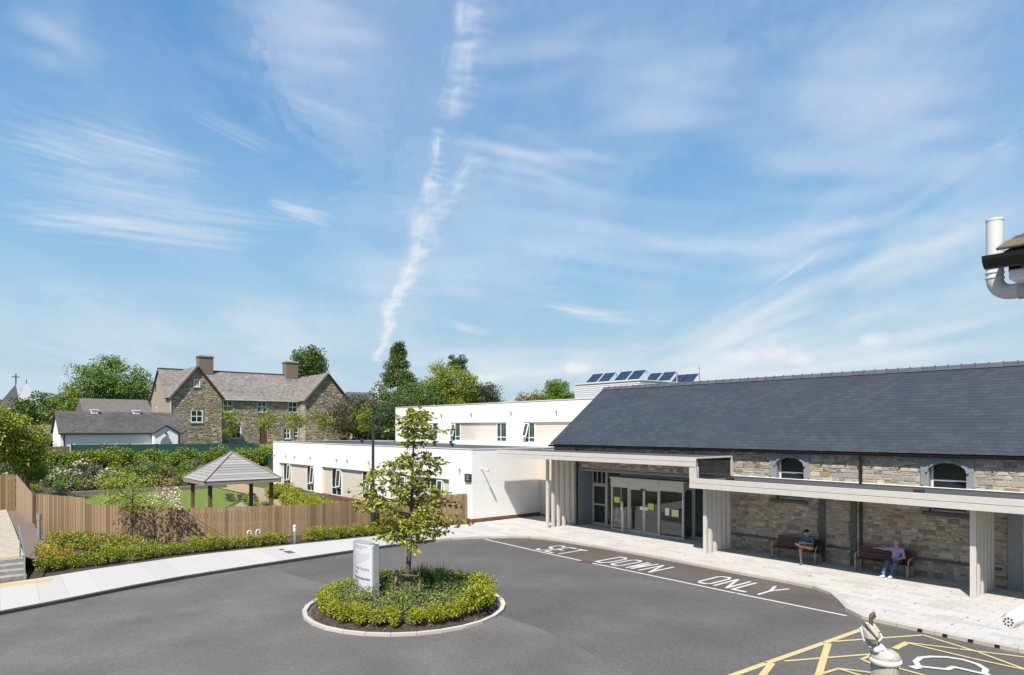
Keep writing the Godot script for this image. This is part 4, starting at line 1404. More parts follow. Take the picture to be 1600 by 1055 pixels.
# ---------------------------------------------------------------- canopies
func fascia(t: Node3D, x0: float, x1: float, y0: float, y1: float, zf: float) -> void:
	var h := (y1 - y0 - 0.014) * 0.5
	for k in 2:
		var b := MB.new()
		b.bx(Vector3(x0, y0 + k * (h + 0.014), zf - 0.06), Vector3(x1, y0 + k * (h + 0.014) + h, zf - 0.012 * k), 0.006)
		part(t, "fascia_board", b, M.paint_grey)
	var g := MB.new()
	g.bx(Vector3(x0 + 0.01, y0 + 0.02, zf - 0.1), Vector3(x1 - 0.01, y1 - 0.02, zf - 0.062))
	part(t, "fascia_backing", g, M.dark_metal)

func make_canopies() -> void:
	var zf := -23.2
	var t := thing("entrance_canopy", "taller flat beige canopy over the glazed entrance on a row of slender fins", "canopy", Vector3(-22.7, 0.1, -24.6))
	fascia(t, -29.15, -16.32, 3.66, 4.05, zf)
	var b := MB.new()
	b.bx(Vector3(-29.12, 3.70, -25.88), Vector3(-16.36, 3.97, zf - 0.1))
	part(t, "roof_slab", b, M.paint_grey)
	b = MB.new()
	b.bx(Vector3(-29.14, 3.972, -25.9), Vector3(-16.41, 4.035, zf - 0.062))
	part(t, "roof_membrane", b, M.membrane)
	b = MB.new()
	b.bx(Vector3(-29.15, 3.69, -25.86), Vector3(-29.125, 4.04, zf - 0.065), 0.004)
	part(t, "end_trim", b, M.paint_grey)
	b = MB.new()
	b.bx(Vector3(-16.38, 3.24, -25.75), Vector3(-16.35, 3.98, -23.4))
	part(t, "end_glazing", b, M.glass_dark)
	b = MB.new()
	b.bx(Vector3(-16.40, 3.98, -25.86), Vector3(-16.31, 4.05, -23.265), 0.005)
	b.bx(Vector3(-16.40, 3.2, -25.87), Vector3(-16.31, 3.98, -25.75), 0.005)
	b.bx(Vector3(-16.64, 3.2, -23.42), Vector3(-16.31, 3.67, -23.22), 0.005)
	part(t, "end_frame", b, M.paint_grey)
	for k in 6:
		b = MB.new()
		var z := -23.95 - k * 0.383
		b.bx(Vector3(-25.92, 0.1, z - 0.06), Vector3(-25.77, 3.7, z + 0.06), 0.006)
		part(t, "fin_column", b, M.paint_grey)
	t = thing("walkway_canopy", "lower flat beige walkway canopy above the benches along the stone wall", "canopy", Vector3(-7, 0.1, -24.6))
	fascia(t, -16.62, 4.0, 2.80, 3.21, zf)
	b = MB.new()
	b.bx(Vector3(-16.58, 2.84, -25.86), Vector3(4.0, 3.10, zf - 0.1))
	part(t, "roof_slab", b, M.paint_grey)
	b = MB.new()
	b.bx(Vector3(-16.6, 3.102, -25.88), Vector3(4.0, 3.14, zf - 0.062))
	b.bx(Vector3(-16.28, 3.14, -25.93), Vector3(4.0, 3.19, -25.84))
	part(t, "roof_membrane", b, M.membrane)
	b = MB.new()
	b.bx(Vector3(-16.3, 3.191, -25.95), Vector3(4.0, 3.212, -25.83), 0.004)
	part(t, "wall_flashing", b, M.paint_white)
	b = MB.new()
	b.bx(Vector3(-16.62, 2.83, -25.85), Vector3(-16.59, 3.19, zf - 0.065), 0.004)
	part(t, "end_trim", b, M.paint_grey)
	for x in [-16.37, -6.92, 2.4]:
		for k in 6:
			b = MB.new()
			var z := -23.95 - k * 0.34
			b.bx(Vector3(x - 0.08, 0.1, z - 0.055), Vector3(x + 0.08, 2.84, z + 0.055), 0.006)
			part(t, "fin_column", b, M.paint_grey)
	for q in [[-15.2, -23.9], [-8.35, -23.75]]:
		b = MB.new()
		b.bx(Vector3(q[0] - 0.14, 3.13, q[1] - 0.1), Vector3(q[0] + 0.14, 3.28, q[1] + 0.1), 0.02)
		part(t, "roof_fitting", b, M.dark_metal)

# ---------------------------------------------------------------- old stone house, cottage, far buildings
func gable_roof_plane(b: MB, a: Vector3, c: Vector3, d: Vector3, e: Vector3, th: float, hint: Vector3) -> void:
	var n := (c - a).cross(e - a).normalized()
	if n.dot(hint) < 0:
		n = -n
	var q := n * th
	b.quad(a + q, c + q, d + q, e + q, n)
	b.quad(a, c, d, e, -n)
	var mid := (a + c + d + e) * 0.25
	var p := [a, c, d, e]
	for k in 4:
		var s: Vector3 = p[k]
		var t: Vector3 = p[(k + 1) % 4]
		b.quad(s, t, t + q, s + q, (s + t) * 0.5 - mid)

func chimney(t: Node3D, x: float, z0: float, z1: float, y0: float, y1: float) -> void:
	var b := MB.new()
	b.bx(Vector3(x - 0.65, y0, z1), Vector3(x + 0.65, y1 - 0.22, z0), 0.02)
	var c := part(t, "chimney", b, mat(Color(0.24, 0.175, 0.135), 0.95, M.mortar_old.albedo_texture, 0.8))
	b = MB.new()
	b.bx(Vector3(x - 0.75, y1 - 0.22, z1 - 0.1), Vector3(x + 0.75, y1 - 0.08, z0 + 0.1), 0.02)
	b.bx(Vector3(x - 0.68, y1 - 0.08, z1 - 0.04), Vector3(x + 0.68, y1, z0 + 0.04), 0.02)
	part(c, "chimney_cap", b, M.concrete)

func make_house() -> Node3D:
	rng.seed = 303
	var t := thing("stone_house", "old brown stone house with two front gables and mossy slate roof", "house", Vector3(-92, 3.1, -32))
	var xm := -89.0
	var xg := -87.0
	var base := 2.9
	var shapes := stone_shapes(10, 8)
	var stones := []
	var wall := MB.new()
	# main front between the gables
	var mw := [[-27.0, -28.2, 7.3, 8.8], [-31.3, -32.5, 7.35, 8.78], [-35.4, -36.6, 7.4, 8.78], [-28.0, -29.25, 3.95, 5.6], [-31.6, -32.6, 3.0, 5.5], [-34.75, -35.65, 3.85, 5.37], [-36.1, -36.8, 4.2, 5.2]]
	var holes := []
	for w in mw:
		holes.append([-26.3 - w[0], w[2] - base, -26.3 - w[1], w[3] - base])
	wall_sheet(wall, Vector3(xm, base, -26.3), FX, 10.6, 6.1, holes, 0.2)
	stones += stone_list(rubble(0, 10.6, 0, 6.1, holes, 0.10, 0.26), Vector3(xm, base, -26.3), FX, 0.03, 0.06, [0.2, 0.2, 0.14, 0.12, 0.1, 0.08, 0.08, 0.08])
	# the two gables that project
	for g in [[-20.62, -26.3, -23.44, [[-22.7, -24.05, 5.95, 7.42], [-23.05, -23.75, 10.2, 11.15]]], [-36.9, -43.2, -40.05, [[-39.4, -40.65, 6.05, 7.55]]]]:
		var W: float = g[0] - g[1]
		var h2 := []
		for w in g[3]:
			h2.append([g[0] - w[0], w[2] - base, g[0] - w[1], w[3] - base])
		var og := Vector3(xg, base, g[0])
		var low := []
		for r in h2:
			if r[3] < 6.1:
				low.append(r)
		wall_sheet(wall, og, FX, W, 6.1, low, 0.2)
		wall.tri(og + FX * Vector3(0, 6.1, 0), og + FX * Vector3(W, 6.1, 0), og + FX * Vector3(W * 0.5, 9.7, 0), Vector3.RIGHT)
		for s in rubble(0, W, 0, 9.6, h2, 0.10, 0.26):
			var lim: float = 6.1 + 3.6 * (1.0 - absf(s[0] - W * 0.5) / (W * 0.5)) - 0.15 - s[2] * 0.4
			if s[1] < lim:
				stones += stone_list([s], og, FX, 0.03, 0.06, [0.2, 0.2, 0.14, 0.12, 0.1, 0.08, 0.08, 0.08])
		# side of the wing that faces +z
		wall_sheet(wall, Vector3(xm, base, g[0]), FZ, 2.0, 6.1, [], 0.1)
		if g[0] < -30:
			stones += stone_list(rubble(0, 2.0, 0, 6.1, [], 0.10, 0.26), Vector3(xm, base, g[0]), FZ, 0.03, 0.05, [0.1, 0.1, 0.35, 0.02, 0.03, 0.05, 0.3, 0.05])  # paler stone mix puts the sunlit tone of this side into the colours
		wall_sheet(wall, Vector3(xg, base, g[1]), Basis(Vector3.LEFT, Vector3.UP, Vector3.FORWARD), 2.0, 6.1, [], 0.1)
	var w0 := part(t, "wall", wall, M.mortar_old)
	var sb := MB.new()
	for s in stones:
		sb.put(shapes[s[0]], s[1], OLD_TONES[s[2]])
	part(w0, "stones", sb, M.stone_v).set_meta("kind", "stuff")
	# rendered end wall
	var b := MB.new()
	b.fan([Vector3(-97, base, -20.6), Vector3(-87.02, base, -20.6), Vector3(-87.02, 9.0, -20.6), Vector3(-89.0, 9.0, -20.6), Vector3(-93, 12.5, -20.6), Vector3(-97, 9.0, -20.6)], Vector3(0, 0, 1))
	b.quad(Vector3(-97, base, -20.6), Vector3(-97, base, -43.2), Vector3(-97, 9, -43.2), Vector3(-97, 9, -20.6), Vector3.LEFT)
	b.fan([Vector3(-97, base, -43.25), Vector3(-87.02, base, -43.25), Vector3(-87.02, 9.0, -43.25), Vector3(-89.0, 9.0, -43.25), Vector3(-93, 12.5, -43.25), Vector3(-97, 9.0, -43.25)], Vector3(0, 0, -1))
	part(t, "end_wall", b, mat(Color(0.40, 0.34, 0.25), 0.95, M.mortar_old.albedo_texture, 0.5))
	window(t, "end_window", Vector3(-94.6, 6.2, -20.55), FZ, 0.7, 1.7, [], [0.5], 0.07, M.paint_white, M.glass_dark, 0.05)
	window(t, "end_window", Vector3(-94.9, 9.9, -20.55), FZ, 0.5, 0.9, [], [], 0.06, M.house_wood, M.glass_dark, 0.05)
	# roofs
	b = MB.new()
	gable_roof_plane(b, Vector3(-88.7, 8.85, -20.4), Vector3(-88.7, 8.85, -43.4), Vector3(-93, 12.55, -43.4), Vector3(-93, 12.55, -20.4), 0.08, Vector3(1, 1, 0))
	gable_roof_plane(b, Vector3(-97.3, 8.85, -20.4), Vector3(-97.3, 8.85, -43.4), Vector3(-93, 12.55, -43.4), Vector3(-93, 12.55, -20.4), 0.08, Vector3(-1, 1, 0))
	for g in [[-20.62, -26.3, -23.46], [-36.9, -43.2, -40.05]]:
		gable_roof_plane(b, Vector3(-86.75, 8.78, g[0] + 0.25), Vector3(-89.5, 8.78, g[0] + 0.25), Vector3(-93.2, 12.66, g[2]), Vector3(-86.75, 12.66, g[2]), 0.08, Vector3(0, 1, 1))
		gable_roof_plane(b, Vector3(-86.75, 8.78, g[1] - 0.25), Vector3(-89.5, 8.78, g[1] - 0.25), Vector3(-93.2, 12.66, g[2]), Vector3(-86.75, 12.66, g[2]), 0.08, Vector3(0, 1, -1))
	var roof := part(t, "roof", b, M.slate_old)
	b = MB.new()
	b.bar(Vector3(-93, 12.68, -20.4), Vector3(-93, 12.68, -43.4), 0.22, 0.16)
	part(roof, "ridge", b, M.slate_cottage)
	for g in [[-20.62, -26.3, -23.46], [-36.9, -43.2, -40.05]]:
		for s in 2:
			b = MB.new()
			var zz: float = g[0] + 0.27 if s == 0 else g[1] - 0.27
			b.bar(Vector3(-86.72, 8.68, zz), Vector3(-86.72, 12.64, g[2]), 0.26, 0.09)
			part(roof, "verge_board", b, M.house_wood)
	b = MB.new()
	b.tube([Vector3(-88.62, 8.82, -26.4), Vector3(-88.62, 8.82, -36.8)], [0.07, 0.07], 8)
	part(t, "gutter", b, M.paint_grey)
	for q in [Vector3(-88.85, 3.0, -36.7), Vector3(-86.85, 3.0, -20.5)]:
		b = MB.new()
		b.tube([q + Vector3(0, 5.8, 0), q], [0.06, 0.06], 8)
		part(t, "downpipe", b, M.paint_grey)
	chimney(t, -93.0, -25.1, -26.85, 12.2, 14.6)
	chimney(t, -93.0, -36.4, -38.15, 12.2, 14.55)
	for w in mw:
		if w[2] < 3.3:
			b = MB.new()
			for k in 6:
				b.bx(Vector3(xm - 0.12, 3.0, w[1] + 0.02 + k * 0.163), Vector3(xm - 0.06, 5.45, w[1] + 0.02 + k * 0.163 + 0.155))
			part(t, "door", b, M.house_wood)
			continue
		window(t, "window", Vector3(xm - 0.05, w[2], w[0]), FX, w[0] - w[1], w[3] - w[2], [0.5] if w[0] - w[1] > 0.8 else [], [0.5], 0.1, M.paint_white, M.glass_dark, 0.05)
		b = MB.new()
		b.bx(Vector3(xm - 0.1, w[2] - 0.16, w[1] - 0.12), Vector3(xm + 0.12, w[2] - 0.01, w[0] + 0.12), 0.02)
		b.bx(Vector3(xm - 0.1, w[2], w[0] + 0.005), Vector3(xm + 0.075, w[3], w[0] + 0.3), 0.02)
		b.bx(Vector3(xm - 0.1, w[2], w[1] - 0.3), Vector3(xm + 0.075, w[3], w[1] - 0.005), 0.02)
		part(t, "window_surround", b, M.ashlar)
	for w in [[-22.7, -24.05, 5.95, 7.42], [-23.05, -23.75, 10.2, 11.15], [-39.4, -40.65, 6.05, 7.55]]:
		window(t, "gable_window", Vector3(xg + 0.02, w[2], w[0]), FX, w[0] - w[1], w[3] - w[2], [0.5], [0.5] if w[3] - w[2] > 1.2 else [], 0.1, M.paint_white, M.glass_dark, 0.05)
		b = MB.new()
		b.bx(Vector3(xg - 0.1, w[2] - 0.15, w[1] - 0.1), Vector3(xg + 0.14, w[2] - 0.01, w[0] + 0.1), 0.02)
		part(t, "sill", b, M.ashlar)
	return t

func make_cottage() -> Node3D:
	var t := thing("white_cottage", "low white cottage with grey slate roof and pointed porch behind green fence", "house", Vector3(-83, 2.6, -14.4))
	var b := MB.new()
	wall_sheet(b, Vector3(-80, 2.4, -8.9), FX, 11.0, 2.42, [], 0.1)
	b.fan([Vector3(-86, 2.4, -8.9), Vector3(-80, 2.4, -8.9), Vector3(-80, 4.8, -8.9), Vector3(-83, 6.9, -8.9), Vector3(-86, 4.8, -8.9)], Vector3(0, 0, 1))
	b.fan([Vector3(-86, 2.4, -19.9), Vector3(-80, 2.4, -19.9), Vector3(-80, 4.8, -19.9), Vector3(-83, 6.9, -19.9), Vector3(-86, 4.8, -19.9)], Vector3(0, 0, -1))
	b.quad(Vector3(-86, 2.4, -8.9), Vector3(-86, 2.4, -19.9), Vector3(-86, 4.8, -19.9), Vector3(-86, 4.8, -8.9), Vector3.LEFT)
	part(t, "wall", b, M.render_white)
	b = MB.new()
	gable_roof_plane(b, Vector3(-79.75, 4.70, -8.7), Vector3(-79.75, 4.70, -20.1), Vector3(-83, 6.93, -20.1), Vector3(-83, 6.93, -8.7), 0.07, Vector3(1, 1, 0))
	gable_roof_plane(b, Vector3(-86.25, 4.70, -8.7), Vector3(-86.25, 4.70, -20.1), Vector3(-83, 6.93, -20.1), Vector3(-83, 6.93, -8.7), 0.07, Vector3(-1, 1, 0))
	gable_roof_plane(b, Vector3(-78.6, 4.70, -16.85), Vector3(-80.6, 4.70, -16.85), Vector3(-80.6, 5.55, -18.15), Vector3(-78.6, 5.55, -18.15), 0.07, Vector3(0, 1, 1))
	gable_roof_plane(b, Vector3(-78.6, 4.70, -19.45), Vector3(-80.6, 4.70, -19.45), Vector3(-80.6, 5.55, -18.15), Vector3(-78.6, 5.55, -18.15), 0.07, Vector3(0, 1, -1))
	var roof := part(t, "roof", b, M.slate_cottage)
	for z in [-12.2, -16.1]:
		b = MB.new()
		b.bx(Vector3(-83.3, 6.75, z - 0.32), Vector3(-82.5, 7.12, z + 0.32), 0.02)
		b.bx(Vector3(-83.4, 7.12, z - 0.38), Vector3(-82.4, 7.2, z + 0.38), 0.01)
		part(roof, "roof_vent", b, M.paint_white)
	b = MB.new()
	plate(b, Vector3(-78.8, 0, -17.0), FX, [Vector2(0, 2.4), Vector2(0, 4.72), Vector2(1.15, 5.48), Vector2(2.3, 4.72), Vector2(2.3, 2.4)], -1.1, 0.0)
	part(t, "porch", b, M.render_white)
	b = MB.new()
	plate(b, Vector3(-78.8, 0, -17.6), FX, [Vector2(0, 2.4), Vector2(0, 3.85), Vector2(0.16, 4.16), Vector2(0.52, 4.44), Vector2(0.88, 4.16), Vector2(1.04, 3.85), Vector2(1.04, 2.4)], 0.002, 0.05)
	part(t, "porch_door", b, mat(Color(0.16, 0.19, 0.23), 0.6))
	b = MB.new()
	b.box(Vector3(-78.72, 4.72, -18.12), Vector3(0.2, 0.16, 0.12), FX, 0.02)
	part(t, "porch_lamp", b, M.dark_metal)
	b = MB.new()
	b.tube([Vector3(-79.68, 4.68, -8.7), Vector3(-79.68, 4.68, -16.8)], [0.06, 0.06], 8)
	part(t, "gutter", b, M.dark_metal)
	for z in [-9.2, -19.7]:
		b = MB.new()
		b.tube([Vector3(-79.75, 4.66, z), Vector3(-79.92, 4.4, z), Vector3(-79.92, 2.5, z)], [0.05, 0.05, 0.05], 8)
		part(t, "downpipe", b, M.dark_metal)
	window(t, "gable_window", Vector3(-83.4, 3.0, -8.86), FZ, 0.7, 0.9, [], [0.5], 0.07, M.paint_white, M.glass_dark, 0.05)
	for q in [[-9.9, 2.9], [-13.6, 3.4]]:
		b = MB.new()
		var arch := []
		var arch2 := []
		for k in 13:
			var a := PI * k / 12.0
			arch.append(Vector2(1.5 - cos(a) * 1.55, 3.4 + sin(a) * 0.52))
		for k in 13:
			var a := PI * (12 - k) / 12.0
			arch2.append(Vector2(1.5 - cos(a) * 1.48, 3.4 + sin(a) * 0.46))
		plate(b, Vector3(-80, 0, q[0]), FX, arch + arch2, 0.001, 0.03)
		part(t, "blind_arch", b, M.render_white)
	return t

func make_far_buildings() -> void:
	# long slate roof behind the cottage
	var t := thing("rear_outbuilding", "grey slate roofed outbuilding between the cottage and the stone house", "building", Vector3(-99, 3.3, -17))
	var b := MB.new()
	b.bx(Vector3(-103, 3.0, -20.5), Vector3(-96.2, 7.2, -13.2))
	part(t, "wall", b, M.mortar_old)
	b = MB.new()
	gable_roof_plane(b, Vector3(-96, 7.1, -13.0), Vector3(-96, 7.1, -20.6), Vector3(-99.5, 8.9, -20.6), Vector3(-99.5, 8.9, -13.0), 0.08, Vector3(1, 1, 0))
	gable_roof_plane(b, Vector3(-103.2, 7.1, -13.0), Vector3(-103.2, 7.1, -20.6), Vector3(-99.5, 8.9, -20.6), Vector3(-99.5, 8.9, -13.0), 0.08, Vector3(-1, 1, 0))
	b.fan([Vector3(-103.2, 7.1, -13.02), Vector3(-96, 7.1, -13.02), Vector3(-99.5, 8.9, -13.02)], Vector3(0, 0, 1))
	part(t, "roof", b, M.slate_old)
	# church roof with crosses
	t = thing("church", "distant church with pale steep roofs and stone crosses", "church", Vector3(-184, 4, -12))
	b = MB.new()
	b.bx(Vector3(-189, 3.5, -15.5), Vector3(-180, 11.3, -8.2))
	part(t, "wall", b, mat(Color(0.2, 0.19, 0.18), 0.9))
	b = MB.new()
	b.tri(Vector3(-179.5, 11.2, -16.2), Vector3(-179.5, 11.2, -12.2), Vector3(-184, 15.2, -14.2), Vector3(1, 1, 0))
	b.tri(Vector3(-179.5, 11.2, -12.2), Vector3(-188, 11.2, -12.0), Vector3(-184, 15.2, -14.2), Vector3(0, 1, 1))
	b.tri(Vector3(-179.5, 11.2, -16.2), Vector3(-188, 11.2, -16.4), Vector3(-184, 15.2, -14.2), Vector3(0, 1, -1))
	part(t, "roof", b, mat(Color(0.34, 0.34, 0.355), 0.7))
	b = MB.new()
	b.tri(Vector3(-180.2, 11.2, -9.6), Vector3(-180.2, 11.2, -12.6), Vector3(-184.3, 14.9, -12.3), Vector3(1, 1, 0.3))
	part(t, "transept_roof", b, M.slate_cottage)
	b = MB.new()
	b.bar(Vector3(-184, 14.8, -12.3), Vector3(-184, 17.2, -12.3), 0.25, 0.2)
	b.bar(Vector3(-184, 16.5, -11.6), Vector3(-184, 16.5, -13.0), 0.22, 0.2)
	b.bar(Vector3(-184, 15.0, -14.2), Vector3(-184, 16.0, -14.2), 0.16, 0.16)
	part(t, "cross", b, M.ashlar_dark)
	t = thing("long_pale_roof", "distant low building with long pale roof beside the church", "building", Vector3(-178, 4, -20))
	b = MB.new()
	b.bx(Vector3(-182, 3.5, -30), Vector3(-175, 11.2, -16.6))
	part(t, "wall", b, M.render_cream)
	b = MB.new()
	b.bx(Vector3(-182.5, 11.2, -30.3), Vector3(-174.6, 12.0, -16.4))
	part(t, "roof", b, mat(Color(0.33, 0.335, 0.36), 0.7))
	# house with the white chimney
	t = thing("far_house", "distant grey roofed house with tall white chimney behind the trees", "house", Vector3(-106, 3.5, -58))
	b = MB.new()
	b.bx(Vector3(-116, 3, -66), Vector3(-105.5, 8.6, -53.5))
	part(t, "wall", b, mat(Color(0.50, 0.48, 0.45), 0.85))
	b = MB.new()
	gable_roof_plane(b, Vector3(-105, 8.4, -53), Vector3(-105, 8.4, -66.5), Vector3(-110.5, 11.6, -64), Vector3(-110.5, 11.6, -54.5), 0.1, Vector3(1, 1, 0))
	gable_roof_plane(b, Vector3(-116.5, 8.4, -53), Vector3(-116.5, 8.4, -66.5), Vector3(-110.5, 11.6, -64), Vector3(-110.5, 11.6, -54.5), 0.1, Vector3(-1, 1, 0))
	b.tri(Vector3(-105, 8.4, -53), Vector3(-116.5, 8.4, -53), Vector3(-110.5, 11.7, -54.5), Vector3(0, 1, 1))
	part(t, "roof", b, mat(Color(0.13, 0.125, 0.125), 0.8, M.mortar_old.albedo_texture, 0.3))
	b = MB.new()
	b.bx(Vector3(-108.6, 9.5, -60.6), Vector3(-107.4, 13.0, -59.0), 0.02)
	b.bx(Vector3(-108.8, 13.0, -60.8), Vector3(-107.2, 13.25, -58.8), 0.02)
	part(t, "chimney", b, M.render_white)
	b = MB.new()
	for k in 3:
		b.lathe(Vector3(-108, 13.25, -59.3 - 0.5 * k), [Vector2(0.14, 0), Vector2(0.1, 0.5), Vector2(0.05, 0.5)], 8)
	part(t, "chimney_pots", b, M.timber)
	for z in [-55.5, -58.0, -62.5]:
		window(t, "window", Vector3(-105.4, 6.4, z), FX, 0.9, 1.5, [], [0.5], 0.1, M.paint_white, M.glass_dark, 0.05)

# overlapping slates over a roof plane, joined: o = lower corner, u along the eave, up the slope; lim(v) gives the run at slope position v
func slate_field(o: Vector3, u: Vector3, up: Vector3, n: Vector3, slope: float, lim: Callable, w: float, gauge: float, tones: Array, sd: int) -> MB:
	rng.seed = sd
	var f := FastNoiseLite.new()
	f.seed = sd
	f.frequency = 0.22
	var b := MB.new()
	var rows := int(slope / gauge)
	for r in rows:
		var x := -w * 0.5 if r % 2 else 0.0
		var most: float = lim.call((r + 0.5) / rows)
		while x < most:
			var a := maxf(x, 0.0)
			var e := minf(x + w, most)
			if e - a > 0.03:
				var k := clampf((f.get_noise_2d(x, r * gauge * 1.5) * 0.5 + 0.5) * tones.size() + rng.randf_range(-1.4, 1.4), 0, tones.size() - 1)
				b.col = tones[int(k)] * rng.randf_range(0.86, 1.12)
				var y := r * gauge + rng.randf_range(-0.012, 0.012)
				var p0 := o + u * (a + 0.006) + up * y + n * 0.028
				var p1 := o + u * (e - 0.006) + up * y + n * 0.028
				var p2 := o + u * (e - 0.006) + up * (y + gauge * 1.15) + n * 0.008
				var p3 := o + u * (a + 0.006) + up * (y + gauge * 1.15) + n * 0.008
				b.quad(p0, p1, p2, p3, n)
				b.quad(p0, p1, p1 - n * 0.026, p0 - n * 0.026, -up)
			x += w
	return b

func slate_old_roofs(house: Node3D, cottage: Node3D) -> void:
	var old := [Color(0.185, 0.165, 0.15), Color(0.225, 0.205, 0.185), Color(0.26, 0.235, 0.21), Color(0.295, 0.27, 0.245), Color(0.24, 0.21, 0.19), Color(0.33, 0.305, 0.275)]
	var up := Vector3(-4.3, 3.7, 0).normalized()
	var n := Vector3(3.7, 4.3, 0).normalized()
	var roof: Node3D = house.get_node("roof")
	var s := slate_field(Vector3(-88.7, 8.85, -20.4) + n * 0.085, Vector3(0, 0, -1), up, n, 5.6, func(_v): return 23.0, 0.36, 0.23, old, 601)
	part(roof, "slates", s, M.slate_v).set_meta("kind", "stuff")
	for g in [[-20.62, -26.3, -23.46], [-36.9, -43.2, -40.05]]:
		for side in 2:
			var z: float = g[0] + 0.25 if side == 0 else g[1] - 0.25
			var run := Vector3(0, 3.88, g[2] - z)
			var nn := Vector3(0, absf(run.z), -3.88 * signf(run.z)).normalized()
			s = slate_field(Vector3(-86.75, 8.78, z) + nn * 0.085, Vector3(-1, 0, 0), run.normalized(), nn, run.length() - 0.05, func(v): return lerpf(2.3, 6.2, v), 0.36, 0.23, old, 602 + side)
			part(roof, "slates", s, M.slate_v).set_meta("kind", "stuff")
	var dark := [Color(0.095, 0.085, 0.082), Color(0.11, 0.10, 0.095), Color(0.125, 0.112, 0.105), Color(0.14, 0.125, 0.118)]
	up = Vector3(-3.25, 2.23, 0).normalized()
	n = Vector3(2.23, 3.25, 0).normalized()
	s = slate_field(Vector3(-79.75, 4.70, -8.7) + n * 0.075, Vector3(0, 0, -1), up, n, 3.9, func(_v): return 11.4, 0.32, 0.2, dark, 610)
	part(cottage.get_node("roof"), "slates", s, M.slate_v).set_meta("kind", "stuff")

# ---------------------------------------------------------------- plants
const PAL_LIME := [Color(0.326, 0.322, 0.020), Color(0.230, 0.272, 0.018), Color(0.414, 0.371, 0.027), Color(0.150, 0.206, 0.016), Color(0.273, 0.305, 0.023)]
const PAL_HEDGE := [Color(0.244, 0.290, 0.020), Color(0.172, 0.234, 0.020), Color(0.334, 0.347, 0.027), Color(0.121, 0.179, 0.018)]
const PAL_OAK := [Color(0.30, 0.325, 0.036), Color(0.37, 0.345, 0.045), Color(0.225, 0.275, 0.034), Color(0.40, 0.335, 0.055), Color(0.175, 0.23, 0.03), Color(0.275, 0.31, 0.036)]
const PAL_GREEN := [Color(0.135, 0.223, 0.030), Color(0.100, 0.174, 0.026), Color(0.186, 0.281, 0.040), Color(0.115, 0.204, 0.030)]
const PAL_DARK := [Color(0.049, 0.084, 0.022), Color(0.063, 0.103, 0.023), Color(0.038, 0.065, 0.020), Color(0.078, 0.115, 0.023)]
const PAL_COPPER := [Color(0.081, 0.065, 0.030), Color(0.058, 0.056, 0.026), Color(0.100, 0.074, 0.030), Color(0.069, 0.078, 0.030)]
const PAL_GREY := [Color(0.150, 0.175, 0.094), Color(0.188, 0.194, 0.125), Color(0.112, 0.144, 0.069), Color(0.200, 0.163, 0.150)]
const PAL_ORANGE := [Color(0.439, 0.216, 0.025), Color(0.371, 0.245, 0.031), Color(0.270, 0.230, 0.025), Color(0.472, 0.159, 0.025)]

func leaf_at(b: MB, p: Vector3, out_dir: Vector3, ln: float, pal: Array, droop := 0.2) -> void:
	var d := (out_dir + Vector3(rng.randfn(0, 0.6), rng.randfn(0, 0.5) - droop, rng.randfn(0, 0.6))).normalized()
	var s := d.cross(Vector3(rng.randfn(), rng.randfn(), rng.randfn())).normalized()
	b.col = pal[rng.randi() % pal.size()] * rng.randf_range(0.82, 1.15)
	b.leaf(p, d, s, ln * rng.randf_range(0.7, 1.25), ln * rng.randf_range(0.42, 0.62))

func clump(b: MB, c: Vector3, r: Vector3, n: int, ln: float, pal: Array) -> void:
	for i in n:
		var d := Vector3(rng.randfn(), rng.randfn(), rng.randfn()).normalized()
		var k := pow(rng.randf(), 0.42)
		leaf_at(b, c + d * r * k, d, ln, pal)

func shrub_mesh(sd: int, r: Vector3, n: int, ln: float, pal: Array, flowers := 0, petal := Color(0.7, 0.68, 0.62)) -> ArrayMesh:
	rng.seed = sd
	var b := MB.new()
	var k := 9
	for i in k:
		var a := rng.randf() * TAU
		var q := sqrt(rng.randf()) * 0.62
		var c := Vector3(cos(a) * q * r.x, r.y * rng.randf_range(0.42, 0.78), sin(a) * q * r.z)
		clump(b, c, r * Vector3(0.48, 0.40, 0.48) * rng.randf_range(0.75, 1.2), n / k, ln, pal)
	for i in 7:
		var a := rng.randf() * TAU
		b.col = Color(0.08, 0.06, 0.04)
		b.tube([Vector3(0, 0, 0), Vector3(cos(a) * r.x * 0.5, r.y * 0.7, sin(a) * r.z * 0.5)], [0.012 + r.x * 0.02, 0.005], 4, false)
	for i in flowers:
		var d := Vector3(rng.randfn(), absf(rng.randfn()) + 0.2, rng.randfn()).normalized()
		var p := Vector3(0, r.y * 0.5, 0) + d * r * Vector3(0.85, 0.58, 0.85)
		for q in 3:
			b.col = petal * rng.randf_range(0.85, 1.05)
			var dd := Vector3(rng.randfn(), rng.randfn() + 0.4, rng.randfn()).normalized()
			b.leaf(p, dd, dd.cross(Vector3.UP + d * 0.3).normalized(), ln * 1.2, ln * 1.1)
	return b.mesh()

